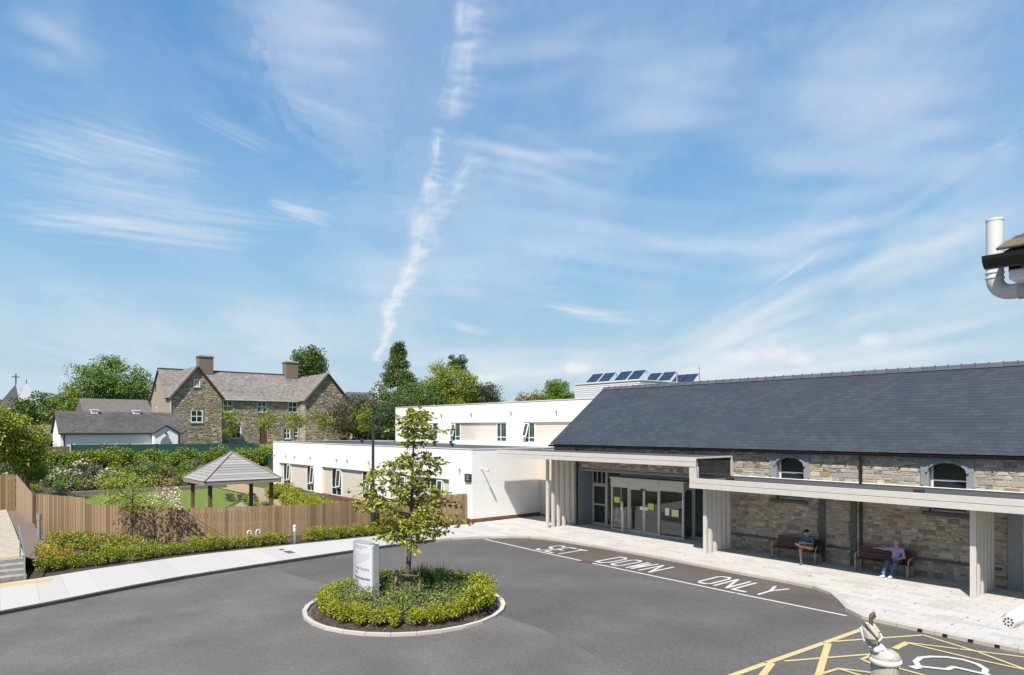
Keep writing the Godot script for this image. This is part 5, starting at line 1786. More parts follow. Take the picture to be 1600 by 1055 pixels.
func tree(called: String, label: String, at: Vector3, top: float, cy: float, cr: Vector3, clumps: int, crad: float, per: int, ln: float, pal: Array, tr: float, sd: int, group := "", cone := 0.0) -> Node3D:
	rng.seed = sd
	var t := thing(called, label, "tree", at, group)
	var b := MB.new()
	var wood := MB.new()
	var mid := Vector3(at.x, cy, at.z)
	var lean := Vector3(rng.randfn(0, 0.03), 0, rng.randfn(0, 0.03)) * (cy - at.y)
	var fork := Vector3(at.x, lerpf(at.y, cy, 0.72), at.z) + lean
	wood.tube([at - Vector3(0, 0.2, 0), at + Vector3(0, (fork.y - at.y) * 0.4, 0) + lean * 0.3, fork, Vector3(mid.x, lerpf(cy, top, 0.6), mid.z) + lean], [tr * 1.25, tr, tr * 0.75, tr * 0.15], 8)
	for i in clumps:
		var d := Vector3(rng.randfn(), rng.randfn() * 0.9, rng.randfn()).normalized()
		var k := pow(rng.randf(), 0.38)
		var c := mid + d * cr * k * 0.86
		if cone > 0.0:
			var hh := rng.randf()
			hh = hh * hh * 0.5 + hh * 0.5
			var a := rng.randf() * TAU
			var rr := (1.0 - hh) * sqrt(rng.randf_range(0.25, 1.0)) * rng.randf_range(0.62, 1.28) + 0.05
			c = Vector3(mid.x + cos(a) * rr * cr.x, lerpf(cy - cr.y, top, hh), mid.z + sin(a) * rr * cr.z)
		var cs := crad * rng.randf_range(0.6, 1.3) * (1.0 if cone == 0.0 else lerpf(1.15, 0.5, clampf((c.y - cy + cr.y) / (top - cy + cr.y), 0, 1)))
		clump(b, c, Vector3(cs, cs * 0.72, cs), per, ln, pal)
		if i % 4 == 0:
			var st := fork.lerp(Vector3(mid.x, c.y, mid.z), 0.25 if cone == 0.0 else 0.9)
			wood.tube([st, st.lerp(c, 0.55) + Vector3(0, -0.05 * cr.y, 0), c], [tr * 0.42, tr * 0.24, tr * 0.06], 5, false)
	part(t, "trunk", wood, M.bark)
	part(t, "crown", b, M.leaf)
	return t

func make_island() -> void:
	var c := Vector2(-17.3, -10.4)
	var ring := []
	for i in 29:
		var a := -TAU * i / 28.0
		ring.append(c + Vector2(cos(a), sin(a)) * 2.78)
	rng.seed = 61
	kerb_line(ring, 0.13, -0.02, 0.08, -1.0, "island_kerb", [Color(0.56, 0.53, 0.49), Color(0.52, 0.49, 0.45), Color(0.60, 0.57, 0.53)], "")
	var b := MB.new()
	var prof := [Vector2(2.67, 0.03), Vector2(2.45, 0.07), Vector2(1.6, 0.24), Vector2(0.0, 0.30)]
	var rev := []
	for p in prof:
		rev.append(p)
	b.lathe(Vector3(c.x, 0, c.y), rev, 40)
	structure("island_soil", b, M.soil)
	# loose bark and clods on the soil rim
	b = MB.new()
	for i in 900:
		var a := rng.randf() * TAU
		var r := rng.randf_range(2.1, 2.64)
		var y := lerpf(0.13, 0.03, clampf((r - 2.1) / 0.57, 0, 1)) + 0.012
		b.col = [Color(0.12, 0.085, 0.06), Color(0.075, 0.055, 0.045), Color(0.17, 0.13, 0.10)][rng.randi() % 3]
		b.box(Vector3(c.x + cos(a) * r, y, c.y + sin(a) * r), Vector3(0.05, 0.02, 0.03) * rng.randf_range(0.5, 1.4), Basis(Vector3(rng.randf(), 1, rng.randf()).normalized(), rng.randf() * TAU))
	var chips := MeshInstance3D.new()
	chips.name = "bark_chips"
	chips.mesh = b.mesh()
	chips.material_override = M.kerb_v
	chips.set_meta("kind", "stuff")
	add_child(tag(chips, "loose brown bark chips on the soil of the planted island", "bark chips"))
	# ring of clipped lime shrubs
	var protos := []
	for k in 4:
		protos.append(shrub_mesh(400 + k, Vector3(0.31, 0.47, 0.31), 1150, 0.058, PAL_LIME))
	rng.seed = 62
	var n := 29
	for i in n:
		var a := TAU * i / n + rng.randf_range(-0.03, 0.03)
		var r := 2.28 + rng.randf_range(-0.06, 0.06)
		var s := single("lime_shrub", protos[i % 4], M.leaf, "small rounded lime green shrub in the outer ring of the planted island", "shrub", Vector3(c.x + cos(a) * r, 0.11, c.y + sin(a) * r), "lime shrubs round the island")
		s.rotation.y = rng.randf() * TAU
		s.scale = Vector3.ONE * rng.randf_range(0.88, 1.2) * (1.3 if a > 4.9 and a < 5.9 else 1.0)
	# ground cover in the middle
	b = MB.new()
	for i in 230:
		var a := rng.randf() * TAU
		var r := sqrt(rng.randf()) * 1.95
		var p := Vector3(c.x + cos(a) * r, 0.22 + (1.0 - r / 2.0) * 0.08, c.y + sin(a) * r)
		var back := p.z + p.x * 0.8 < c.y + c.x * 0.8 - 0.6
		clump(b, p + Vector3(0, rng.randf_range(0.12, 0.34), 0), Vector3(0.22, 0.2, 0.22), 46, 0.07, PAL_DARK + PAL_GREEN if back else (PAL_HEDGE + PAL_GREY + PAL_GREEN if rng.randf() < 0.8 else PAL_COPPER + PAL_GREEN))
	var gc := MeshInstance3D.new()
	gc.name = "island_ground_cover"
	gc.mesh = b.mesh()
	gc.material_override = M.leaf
	gc.set_meta("kind", "stuff")
	add_child(tag(gc, "mixed low green planting inside the ring of lime shrubs", "ground cover"))
	for k in 3:
		b = MB.new()
		for i in 60:
			var a := rng.randf() * TAU
			b.col = PAL_GREEN[rng.randi() % 4] * 1.1
			var d := Vector3(cos(a) * rng.randf_range(0.05, 0.4), 1, sin(a) * rng.randf_range(0.05, 0.4)).normalized()
			b.leaf(Vector3(rng.randfn(0, 0.05), 0, rng.randfn(0, 0.05)), d, d.cross(Vector3(cos(a + 1.2), 0, sin(a + 1.2))).normalized(), rng.randf_range(0.5, 0.95), 0.02)
		single("ornamental_grass", b.mesh(), M.leaf, "tuft of tall thin grass behind the trunk of the island tree", "grass plant", Vector3(c.x - 0.9 + k * 0.35, 0.28, c.y - 1.0 - 0.15 * k), "grass tufts on the island")
	# young oak with stakes
	rng.seed = 88
	var base := Vector3(c.x - 0.1, 0.28, c.y - 0.1)
	var t := thing("young_oak", "slender young tree with tiered yellow green leaves on the round island", "tree", base)
	var wood := MB.new()
	var lf := MB.new()
	var top := base + Vector3(0.22, 5.4, -0.12)
	var spine := func(y: float) -> Vector3:
		var q := clampf(y / 5.4, 0, 1)
		return base.lerp(top, q) + Vector3(sin(q * 7.0) * 0.035, 0, cos(q * 5.0) * 0.03)
	var pts := []
	var rad := []
	for i in 13:
		pts.append(spine.call(5.4 * i / 12.0) - Vector3(0, 0.1 if i == 0 else 0.0, 0))
		rad.append(lerpf(0.095, 0.012, pow(i / 12.0, 0.8)))
	wood.tube(pts, rad, 9)
	var tiers := [[1.7, 0.9], [1.9, 1.25], [2.1, 1.45], [2.35, 1.6], [2.6, 1.7], [2.85, 1.65], [3.1, 1.5], [3.35, 1.3], [3.65, 1.2], [3.9, 1.15], [4.1, 0.9], [4.55, 0.35], [4.75, 0.6], [4.95, 0.7], [5.15, 0.6], [5.3, 0.5], [5.45, 0.34]]
	var az := 0.7
	for tier in tiers:
		for k in 5 if tier[1] > 0.5 else 4:
			az += 2.399 + rng.randf_range(-0.3, 0.3)
			var ln: float = tier[1] * rng.randf_range(0.5, 1.2)
			var st: Vector3 = spine.call(tier[0] - ln * 0.12)
			var d := Vector3(cos(az), 0.30 - 0.12 * (1.5 - tier[1]), sin(az)).normalized()
			var m := st + d * ln * 0.55
			var e := st + d * ln + Vector3(0, -0.16 * ln, 0)
			wood.tube([st, m, e], [0.02, 0.012, 0.004], 5, false)
			for q in int(ln * 11.0) + 3:
				var f := rng.randf_range(0.28, 1.0)
				var p := (st.lerp(m, f / 0.55) if f < 0.55 else m.lerp(e, (f - 0.55) / 0.45))
				var tw := Vector3(rng.randfn(0, 0.15), rng.randfn(-0.02, 0.06), rng.randfn(0, 0.15))
				wood.tube([p, p + tw], [0.005, 0.002], 3, false)
				for l in 7:
					leaf_at(lf, p + tw * rng.randf_range(0.3, 1.1), (tw.normalized() + d * 0.4), 0.128, PAL_OAK, 0.45)
	part(t, "trunk", wood, M.bark)
	part(t, "crown", lf, M.leaf)
	var s := thing("tree_stakes", "two timber stakes with a crossbar tied to the island tree", "tree stakes", base + Vector3(0.2, 0, 0.2))
	for q in [Vector3(-0.15, 0, 0.28), Vector3(0.5, 0, -0.1)]:
		b = MB.new()
		b.bar(base + q - Vector3(0, 0.1, 0), base + q + Vector3(0, 0.78, 0), 0.07, 0.07, 0.01)
		part(s, "stake", b, M.path_tan)
	b = MB.new()
	b.bar(base + Vector3(-0.2, 0.66, 0.35), base + Vector3(0.55, 0.66, -0.08), 0.07, 0.03, 0.005)
	part(s, "crossbar", b, M.timber)
	b = MB.new()
	b.tube([base + Vector3(-0.09, 0.68, 0.0), base + Vector3(0.0, 0.7, 0.12), base + Vector3(0.1, 0.68, 0.0), base + Vector3(0.0, 0.66, -0.1), base + Vector3(-0.09, 0.68, 0.0)], [0.018, 0.018, 0.018, 0.018, 0.018], 6)
	part(s, "tree_tie", b, M.black_plastic)
	make_sign(Vector3(-18.35, 0.22, -9.58))

func bent_text(txt: String, size: float, bold: bool, at: Vector2, sag: float, half: float) -> ArrayMesh:
	var f := SystemFont.new()
	f.font_names = PackedStringArray(["Droid Sans"])
	f.font_weight = 700 if bold else 400
	var tm := TextMesh.new()
	tm.font = f
	tm.text = txt
	tm.font_size = 32
	tm.pixel_size = size / 32.0
	tm.depth = 0.0
	tm.horizontal_alignment = HORIZONTAL_ALIGNMENT_LEFT
	tm.vertical_alignment = VERTICAL_ALIGNMENT_BOTTOM
	var a := tm.surface_get_arrays(0)
	var v: PackedVector3Array = a[Mesh.ARRAY_VERTEX]
	var idx = a[Mesh.ARRAY_INDEX]
	var b := MB.new()
	var at_curve := func(p: Vector3) -> Vector3:
		var x := p.x + at.x
		return Vector3(x, p.y + at.y, sag * (1.0 - pow(x / half, 2.0)) + 0.005)
	var n: int = idx.size() if idx != null else v.size()
	for i in range(0, n, 3):
		var q := []
		for k in 3:
			var p: Vector3 = v[idx[i + k]] if idx != null else v[i + k]
			q.append(at_curve.call(p))
		b.tri(q[0], q[1], q[2], Vector3(0, 0, 1))
	return b.mesh()

func make_sign(at: Vector3) -> void:
	var t := thing("entrance_sign", "silver freestanding sign with curved white face and grey lettering on the round island", "sign", Vector3.ZERO)
	var half := 0.56
	var H := 1.62
	var sag := 0.13
	var body := MB.new()
	var face := MB.new()
	var n := 14
	for i in n:
		var x0 := -half + 2.0 * half * i / n
		var x1 := -half + 2.0 * half * (i + 1) / n
		var z0 := sag * (1.0 - pow(x0 / half, 2.0))
		var z1 := sag * (1.0 - pow(x1 / half, 2.0))
		var n0 := Vector3(2.0 * sag * x0 / (half * half), 0, 1).normalized()
		var n1 := Vector3(2.0 * sag * x1 / (half * half), 0, 1).normalized()
		face.tri_n(Vector3(x0, 0.06, z0), Vector3(x1, 0.06, z1), Vector3(x1, H - 0.02, z1), n0, n1, n1)
		face.tri_n(Vector3(x0, 0.06, z0), Vector3(x1, H - 0.02, z1), Vector3(x0, H - 0.02, z0), n0, n1, n0)
		var m0 := Vector3(n0.x, 0, -n0.z)
		var m1 := Vector3(n1.x, 0, -n1.z)
		body.tri_n(Vector3(x0, 0, -z0 - 0.09), Vector3(x1, 0, -z1 - 0.09), Vector3(x1, H, -z1 - 0.09), m0, m1, m1)
		body.tri_n(Vector3(x0, 0, -z0 - 0.09), Vector3(x1, H, -z1 - 0.09), Vector3(x0, H, -z0 - 0.09), m0, m1, m0)
		body.quad(Vector3(x0, H, z0 - 0.004), Vector3(x1, H, z1 - 0.004), Vector3(x1, H, -z1 - 0.09), Vector3(x0, H, -z0 - 0.09), Vector3.UP)
		body.quad(Vector3(x0, H - 0.02, z0 - 0.004), Vector3(x1, H - 0.02, z1 - 0.004), Vector3(x1, H, z1 - 0.004), Vector3(x0, H, z0 - 0.004), Vector3(0, 0, 1))
		body.quad(Vector3(x0, 0, z0 - 0.004), Vector3(x1, 0, z1 - 0.004), Vector3(x1, H - 0.02, z1 - 0.004), Vector3(x0, H - 0.02, z0 - 0.004), Vector3(0, 0, 1))
	body.bx(Vector3(-half - 0.06, 0, -0.2), Vector3(-half, H, 0.035), 0.025)
	body.bx(Vector3(half, 0, -0.2), Vector3(half + 0.06, H, 0.035), 0.025)
	part(t, "body", body, mat(Color(0.29, 0.32, 0.335), 0.4))
	var f := part(t, "face_panel", face, M.sign_face)
	var put_text := func(txt: String, size: float, bold: bool, p: Vector2, m: Material):
		part(f, "lettering", bent_text(txt, size, bold, p, sag, half), m)
	put_text.call("Feidhmeannacht na Seirbhíse Sláinte", 0.042, false, Vector2(-0.33, 1.49), M.sign_text_grey)
	put_text.call("Health Service Executive", 0.042, false, Vector2(-0.33, 1.435), M.sign_text_grey)
	put_text.call("An Ionad Cónaithe", 0.105, false, Vector2(-0.43, 0.80), M.sign_text_grey)
	put_text.call("Cairge", 0.105, false, Vector2(-0.43, 0.68), M.sign_text_grey)
	put_text.call("Abbey Residential", 0.105, true, Vector2(-0.43, 0.52), M.sign_text)
	put_text.call("Centre", 0.105, false, Vector2(-0.43, 0.40), M.sign_text)
	put_text.call("†", 0.16, false, Vector2(0.33, 0.16), M.sign_text_grey)
	# emblem and the pale swoosh under the heading
	var b := MB.new()
	for k in 3:
		var u := -0.45 + 0.03 * (k % 2)
		b.box(Vector3(u, 1.53 - k * 0.05, sag * (1.0 - pow(u / half, 2.0)) + 0.006), Vector3(0.05, 0.03, 0.004), Basis(Vector3(0, 1, 0), 0.42 * -1.0))
	part(f, "emblem", b, M.sign_pink)
	b = MB.new()
	var cur := func(x: float, y: float) -> Vector3:
		return Vector3(x, y, sag * (1.0 - pow(x / half, 2.0)) + 0.003)
	for i in 12:
		var xa := -0.44 + 0.86 * i / 12.0
		var xb := -0.44 + 0.86 * (i + 1) / 12.0
		var ta := 1.32 - 0.10 * pow(1.0 - i / 12.0, 8.0) - 0.02 * sin(i * 0.4)
		var tb := 1.32 - 0.10 * pow(1.0 - (i + 1) / 12.0, 8.0) - 0.02 * sin((i + 1) * 0.4)
		var la := 0.93 + 0.28 * pow(i / 12.0, 1.5)
		var lb := 0.93 + 0.28 * pow((i + 1) / 12.0, 1.5)
		b.quad(cur.call(xa, la), cur.call(xb, lb), cur.call(xb, tb), cur.call(xa, ta), Vector3(0, 0, 1))
	part(f, "pale_swoosh", b, M.sign_swoosh)
	t.position = at

func fence_run(t: Node3D, pts: Array, unit: ArrayMesh, mats: Array) -> void:
	for i in pts.size() - 1:
		var a: Vector3 = pts[i][0]
		var e: Vector3 = pts[i + 1][0]
		var d := Vector3(e.x - a.x, 0, e.z - a.z)
		var n := int(round(d.length() / 0.15))
		var dir := d.normalized()
		var bs := Basis(dir, Vector3.UP, dir.cross(Vector3.UP))
		for k in n:
			var f := (k + 0.5) / n
			var p := a.lerp(e, f)
			var h := lerpf(pts[i][1], pts[i + 1][1], f) + rng.randf_range(-0.012, 0.012)
			var o := MeshInstance3D.new()
			o.name = "board"
			o.mesh = unit
			o.material_override = mats[rng.randi() % mats.size()]
			o.transform = Transform3D(bs * Basis.from_scale(Vector3(d.length() / n / 0.15, h, 1)), p - t.position + bs.z * rng.randf_range(-0.004, 0.004))
			t.add_child(o, true)
		for y in [0.35, 0.8]:
			var b := MB.new()
			var h: float = minf(pts[i][1], pts[i + 1][1]) * y
			b.bar(a + Vector3(0, h, 0) - bs.z * -0.05, e + Vector3(0, h, 0) - bs.z * -0.05, 0.09, 0.04)
			part(t, "rail", b, M.timber)

func make_garden() -> void:
	rng.seed = 71
	var unit_b := MB.new()
	unit_b.box(Vector3(0, 0.5, 0), Vector3(0.137, 1.0, 0.022))
	var unit := unit_b.mesh()
	var mats := []
	for c in [Color(0.295, 0.192, 0.102), Color(0.245, 0.160, 0.085), Color(0.315, 0.208, 0.114), Color(0.20, 0.13, 0.072), Color(0.28, 0.19, 0.110), Color(0.335, 0.228, 0.128)]:
		mats.append(mat(c, 0.85, M.wood_v.albedo_texture, 1.4))
	var t := thing("timber_fence", "long curved brown timber board fence between hedge and garden", "fence", Vector3(-32, 0, -12))
	fence_run(t, [[Vector3(-30.2, 0, -22.0), 1.66], [Vector3(-31.3, 0, -16.6), 1.57], [Vector3(-31.7, 0, -13.55), 1.54], [Vector3(-32.4, 0, -11.3), 1.56], [Vector3(-33.7, 0, -8.33), 1.57], [Vector3(-34.68, 0, -6.54), 1.72], [Vector3(-36.4, 0, -5.0), 1.78]], unit, mats)
	t = thing("taller_timber_fence", "taller brown timber fence section at the corner beside the cream path", "fence", Vector3(-38, 0, -4))
	fence_run(t, [[Vector3(-36.4, 0, -5.0), 2.06], [Vector3(-39.2, 0, -3.4), 2.12]], unit, mats)
	var b := MB.new()
	b.bar(Vector3(-39.25, 0, -3.32), Vector3(-39.25, 2.2, -3.32), 0.12, 0.12, 0.01)
	part(t, "corner_post", b, M.timber)
	t = thing("side_timber_fence", "pale side of the timber fence running up beside the gravel strip", "fence", Vector3(-42, 0.5, -3.1))
	var pale := []
	for c in [Color(0.36, 0.26, 0.18), Color(0.34, 0.245, 0.17), Color(0.38, 0.28, 0.195)]:
		pale.append(mat(c, 0.85, M.wood_v.albedo_texture, 1.4))
	fence_run(t, [[Vector3(-39.3, 0.2, -3.25), 1.95], [Vector3(-44.4, 0.75, -2.98), 2.05]], unit, pale)
	t = thing("end_timber_fence", "brown timber fence panel closing the top of the cream path", "fence", Vector3(-44.5, 0.9, -1))
	fence_run(t, [[Vector3(-44.45, 0.75, -2.95), 2.03], [Vector3(-44.9, 0.8, 3.0), 2.03]], unit, mats)
	# thin dark bars set diagonally against the fence
	for q in [[-33.45, -8.1, -32.15, -9.9], [-33.35, -8.35, -32.05, -10.1]]:
		b = MB.new()
		var lean_a := Vector3(q[0] + 0.1, 1.5, q[1])
		var lean_b := Vector3(q[2] + 0.35, 0.05, q[3])
		b.bar(Vector3.ZERO, lean_a - lean_b, 0.05, 0.03)
		single("diagonal_bar", b.mesh(), M.timber, "thin dark bar set diagonally against the timber fence", "thin_bar", lean_b, "diagonal bars on the fence")
	# cream path on its bank, steps, handrail
	b = MB.new()
	var pr := [[-30.0, 0.64], [-33.5, 0.70], [-38.0, 0.82], [-44.3, 0.98]]
	for i in 3:
		b.quad(Vector3(pr[i][0], pr[i][1], -2.25 - 0.1 * i), Vector3(pr[i + 1][0], pr[i + 1][1], -2.35 - 0.1 * i), Vector3(pr[i + 1][0], pr[i + 1][1], 4), Vector3(pr[i][0], pr[i][1], 4), Vector3.UP)
		b.quad(Vector3(pr[i][0], -0.1, -2.25 - 0.1 * i), Vector3(pr[i + 1][0], -0.1, -2.35 - 0.1 * i), Vector3(pr[i + 1][0], pr[i + 1][1], -2.35 - 0.1 * i), Vector3(pr[i][0], pr[i][1], -2.25 - 0.1 * i), Vector3(0, 0, -1))
	structure("path_ramp", b, M.path_cream)
	b = MB.new()
	b.quad(Vector3(-30.1, 0.645, -2.22), Vector3(-30.5, 0.652, -2.22), Vector3(-30.5, 0.652, 4), Vector3(-30.1, 0.645, 4), Vector3.UP)
	structure("path_tactile_strip", b, M.tactile)
	b = MB.new()
	for i in 3:
		b.quad(Vector3(pr[i][0], pr[i][1] - 0.06, -2.3 - 0.1 * i), Vector3(pr[i + 1][0], pr[i + 1][1] - 0.06, -2.4 - 0.1 * i), Vector3(pr[i + 1][0], pr[i + 1][1] - 0.1, -3.25), Vector3(pr[i][0], 0.15 if i == 0 else pr[i][1] - 0.1, -3.3), Vector3.UP)
	structure("gravel_strip", b, M.gravel)
	t = thing("concrete_steps", "short flight of pale concrete steps up to the cream path", "steps", Vector3(-29, 0.1, 0))
	for k in 4:
		b = MB.new()
		b.bx(Vector3(-30.0, 0.0, -2.2 + 0.002 * k), Vector3(-28.35 - k * 0.38, 0.1 + (k + 1) * 0.136, 4.0), 0.012)
		part(t, "step", b, M.concrete)
	t = thing("handrail", "grey steel handrail at the side of the concrete steps", "handrail", Vector3(-29, 0.1, -2.1))
	b = MB.new()
	b.tube([Vector3(-28.2, 0.1, -2.12), Vector3(-28.2, 1.0, -2.12)], [0.03, 0.03], 8)
	part(t, "post", b, M.steel)
	b = MB.new()
	b.tube([Vector3(-29.9, 0.62, -2.12), Vector3(-29.9, 1.6, -2.12)], [0.025, 0.025], 8)
	part(t, "post", b, M.steel)
	b = MB.new()
	b.tube([Vector3(-28.05, 0.98, -2.12), Vector3(-28.3, 1.02, -2.12), Vector3(-29.9, 1.6, -2.12), Vector3(-30.9, 1.62, -2.14)], [0.026, 0.026, 0.026, 0.026], 8)
	part(t, "rail", b, M.steel)
	b = MB.new()
	b.lathe(Vector3.ZERO, [Vector2(0.07, 0), Vector2(0.07, 1.25), Vector2(0.09, 1.26), Vector2(0.09, 1.5), Vector2(0, 1.54)], 12)
	single("path_bollard_light", b.mesh(), M.steel, "short steel bollard light beside the corner of the timber fence", "bollard", Vector3(-34.0, 0.2, -3.05))
	# planted strip: soil, hedge
	b = MB.new()
	b.slab(PackedVector2Array([Vector2(-28.1, -2.2), Vector2(-28.5, -3.28), Vector2(-28.8, -4.29), Vector2(-28.98, -5.36), Vector2(-29.36, -7.71), Vector2(-29.34, -10.26), Vector2(-29.22, -13.05), Vector2(-29.12, -16.09), Vector2(-29.3, -19.5), Vector2(-30.0, -22.0), Vector2(-31.3, -16.6), Vector2(-31.7, -13.5), Vector2(-32.4, -11.3), Vector2(-33.7, -8.3), Vector2(-36.4, -5.0), Vector2(-39.2, -3.3), Vector2(-33.5, -2.4), Vector2(-30.1, -2.25)]), 0.0, 0.07, false)
	structure("planting_soil", b, M.soil)
	var hp := []
	for k in 4:
		hp.append(shrub_mesh(500 + k, Vector3(0.33, 0.56, 0.33), 1000, 0.06, PAL_HEDGE + PAL_LIME))
	rng.seed = 72
	var line := resample([Vector2(-29.35, -2.9), Vector2(-29.65, -4.3), Vector2(-29.85, -6.0), Vector2(-30.1, -8.0), Vector2(-30.0, -10.6), Vector2(-29.85, -13.2), Vector2(-29.75, -16.2), Vector2(-29.9, -19.2)], 0.40)
	for i in line.size():
		if absf(line[i].y + 12.1) < 0.42:
			continue
		var s := single("hedge_plant", hp[i % 4], M.leaf, "low clipped green hedge plant along the slab footpath", "hedge plant", Vector3(line[i].x + rng.randfn(0, 0.04), 0.05, line[i].y), "low hedge along the footpath")
		s.rotation.y = rng.randf() * TAU
		s.scale = Vector3(1, rng.randf_range(0.85, 1.1), 1) * rng.randf_range(0.9, 1.12)
	var op := shrub_mesh(511, Vector3(0.42, 0.85, 0.42), 600, 0.08, PAL_ORANGE + PAL_LIME)
	for q in [[-29.6, -2.85], [-30.2, -2.9], [-30.9, -3.0], [-29.9, -3.5], [-31.8, -3.1]]:
		single("golden_shrub", op, M.leaf, "golden orange leaved shrub beside the concrete steps", "shrub", Vector3(q[0], 0.06, q[1]), "golden shrubs by the steps").rotation.y = rng.randf() * 6.0
	var cover := [shrub_mesh(512, Vector3(0.6, 0.5, 0.6), 520, 0.1, PAL_LIME + PAL_GREEN), shrub_mesh(513, Vector3(0.6, 0.46, 0.6), 520, 0.1, PAL_HEDGE + PAL_GREY), shrub_mesh(514, Vector3(0.55, 0.5, 0.55), 520, 0.09, PAL_GREEN + PAL_ORANGE)]
	for i in 34:
		var u := rng.randf()
		var p := Vector2(lerpf(-30.6, -36.5, u), lerpf(-6.4, -4.2, u) + rng.randf_range(-0.9, 0.9) * (1.0 - u * 0.5))
		single("low_bed_plant", cover[i % 3], M.leaf, ["low spreading light green plant in the bed before the corner fence", "low spreading grey green plant in the bed before the corner fence", "low spreading reddish green plant in the bed before the corner fence"][i % 3], "plant", Vector3(p.x, 0.05, p.y), "low plants in the bed before the corner fence").rotation.y = rng.randf() * 6.0
	# bollard light, vents, lamp post
	t = thing("bollard_light", "slim grey bollard standing in the gap of the low hedge", "bollard", Vector3(-29.7, 0.06, -12.1))
	b = MB.new()
	b.lathe(Vector3(-29.7, 0.06, -12.1), [Vector2(0.075, 0), Vector2(0.075, 0.55), Vector2(0.07, 0.56)], 12)
	part(t, "post", b, M.steel)
	b = MB.new()
	b.lathe(Vector3(-29.7, 0.06, -12.1), [Vector2(0.07, 0.56), Vector2(0.07, 0.74), Vector2(0.08, 0.75), Vector2(0.08, 0.82), Vector2(0, 0.84)], 12)
	part(t, "lamp_head", b, M.pvc)
	for q in [[-30.7, -10.45], [-30.75, -10.85]]:
		b = MB.new()
		var pts := []
		var rad := []
		for k in 11:
			var a := PI * 1.25 * k / 10.0
			pts.append(Vector3(0, 0.52 + sin(a) * 0.09, 0.09 * cos(a)))
			rad.append(0.035)
		pts.push_front(Vector3(0, 0, 0.09))
		rad.push_front(0.035)
		b.tube(pts, rad, 10)
		single("vent_pipe", b.mesh(), M.pvc, "white hooked vent pipe rising behind the low hedge", "vent pipe", Vector3(q[0], 0.06, q[1]), "hooked vent pipes behind the hedge")
	t = thing("lamp_post", "tall black street lamp with flat arm beside the timber fence", "lamp post", Vector3(-30.98, 0.0, -16.7))
	b = MB.new()
	b.lathe(Vector3(-30.98, 0, -16.7), [Vector2(0.11, 0), Vector2(0.11, 1.1), Vector2(0.08, 1.15), Vector2(0.065, 5.9), Vector2(0, 5.92)], 14)
	part(t, "pole", b, M.dark_metal)
	b = MB.new()
	b.bar(Vector3(-30.98, 5.86, -16.7), Vector3(-30.72, 5.88, -16.98), 0.05, 0.05)
	b.box(Vector3(-30.58, 5.88, -17.13), Vector3(0.22, 0.06, 0.52), Basis(Vector3.UP, 0.75), 0.015)
	part(t, "lamp_head", b, M.dark_metal)
	# blossom tree in the hedge strip
	var bt := tree("blossom_tree", "small open tree with pale pink blossom before the timber fence", Vector3(-33.6, 0.07, -6.35), 3.5, 2.5, Vector3(1.7, 1.15, 1.7), 34, 0.42, 56, 0.11, PAL_OAK + PAL_HEDGE, 0.05, 91)
	rng.seed = 92
	var fl := MB.new()
	for i in 17:
		var c := Vector3(-33.1 + rng.randfn(0, 0.25), 2.3 - i * 0.02 + rng.randfn(0, 0.16), -7.2 - i * 0.06 + rng.randfn(0, 0.22))
		for k in 22:
			var d := Vector3(rng.randfn(), rng.randfn(), rng.randfn()).normalized()
			fl.col = Color(0.62, 0.47, 0.42) * rng.randf_range(0.85, 1.2)
			fl.leaf(c + d * 0.2, d, d.cross(Vector3.UP).normalized(), 0.09, 0.085)
	part(bt, "blossom", fl, M.petal)
	make_gazebo()
	make_garden_beds()

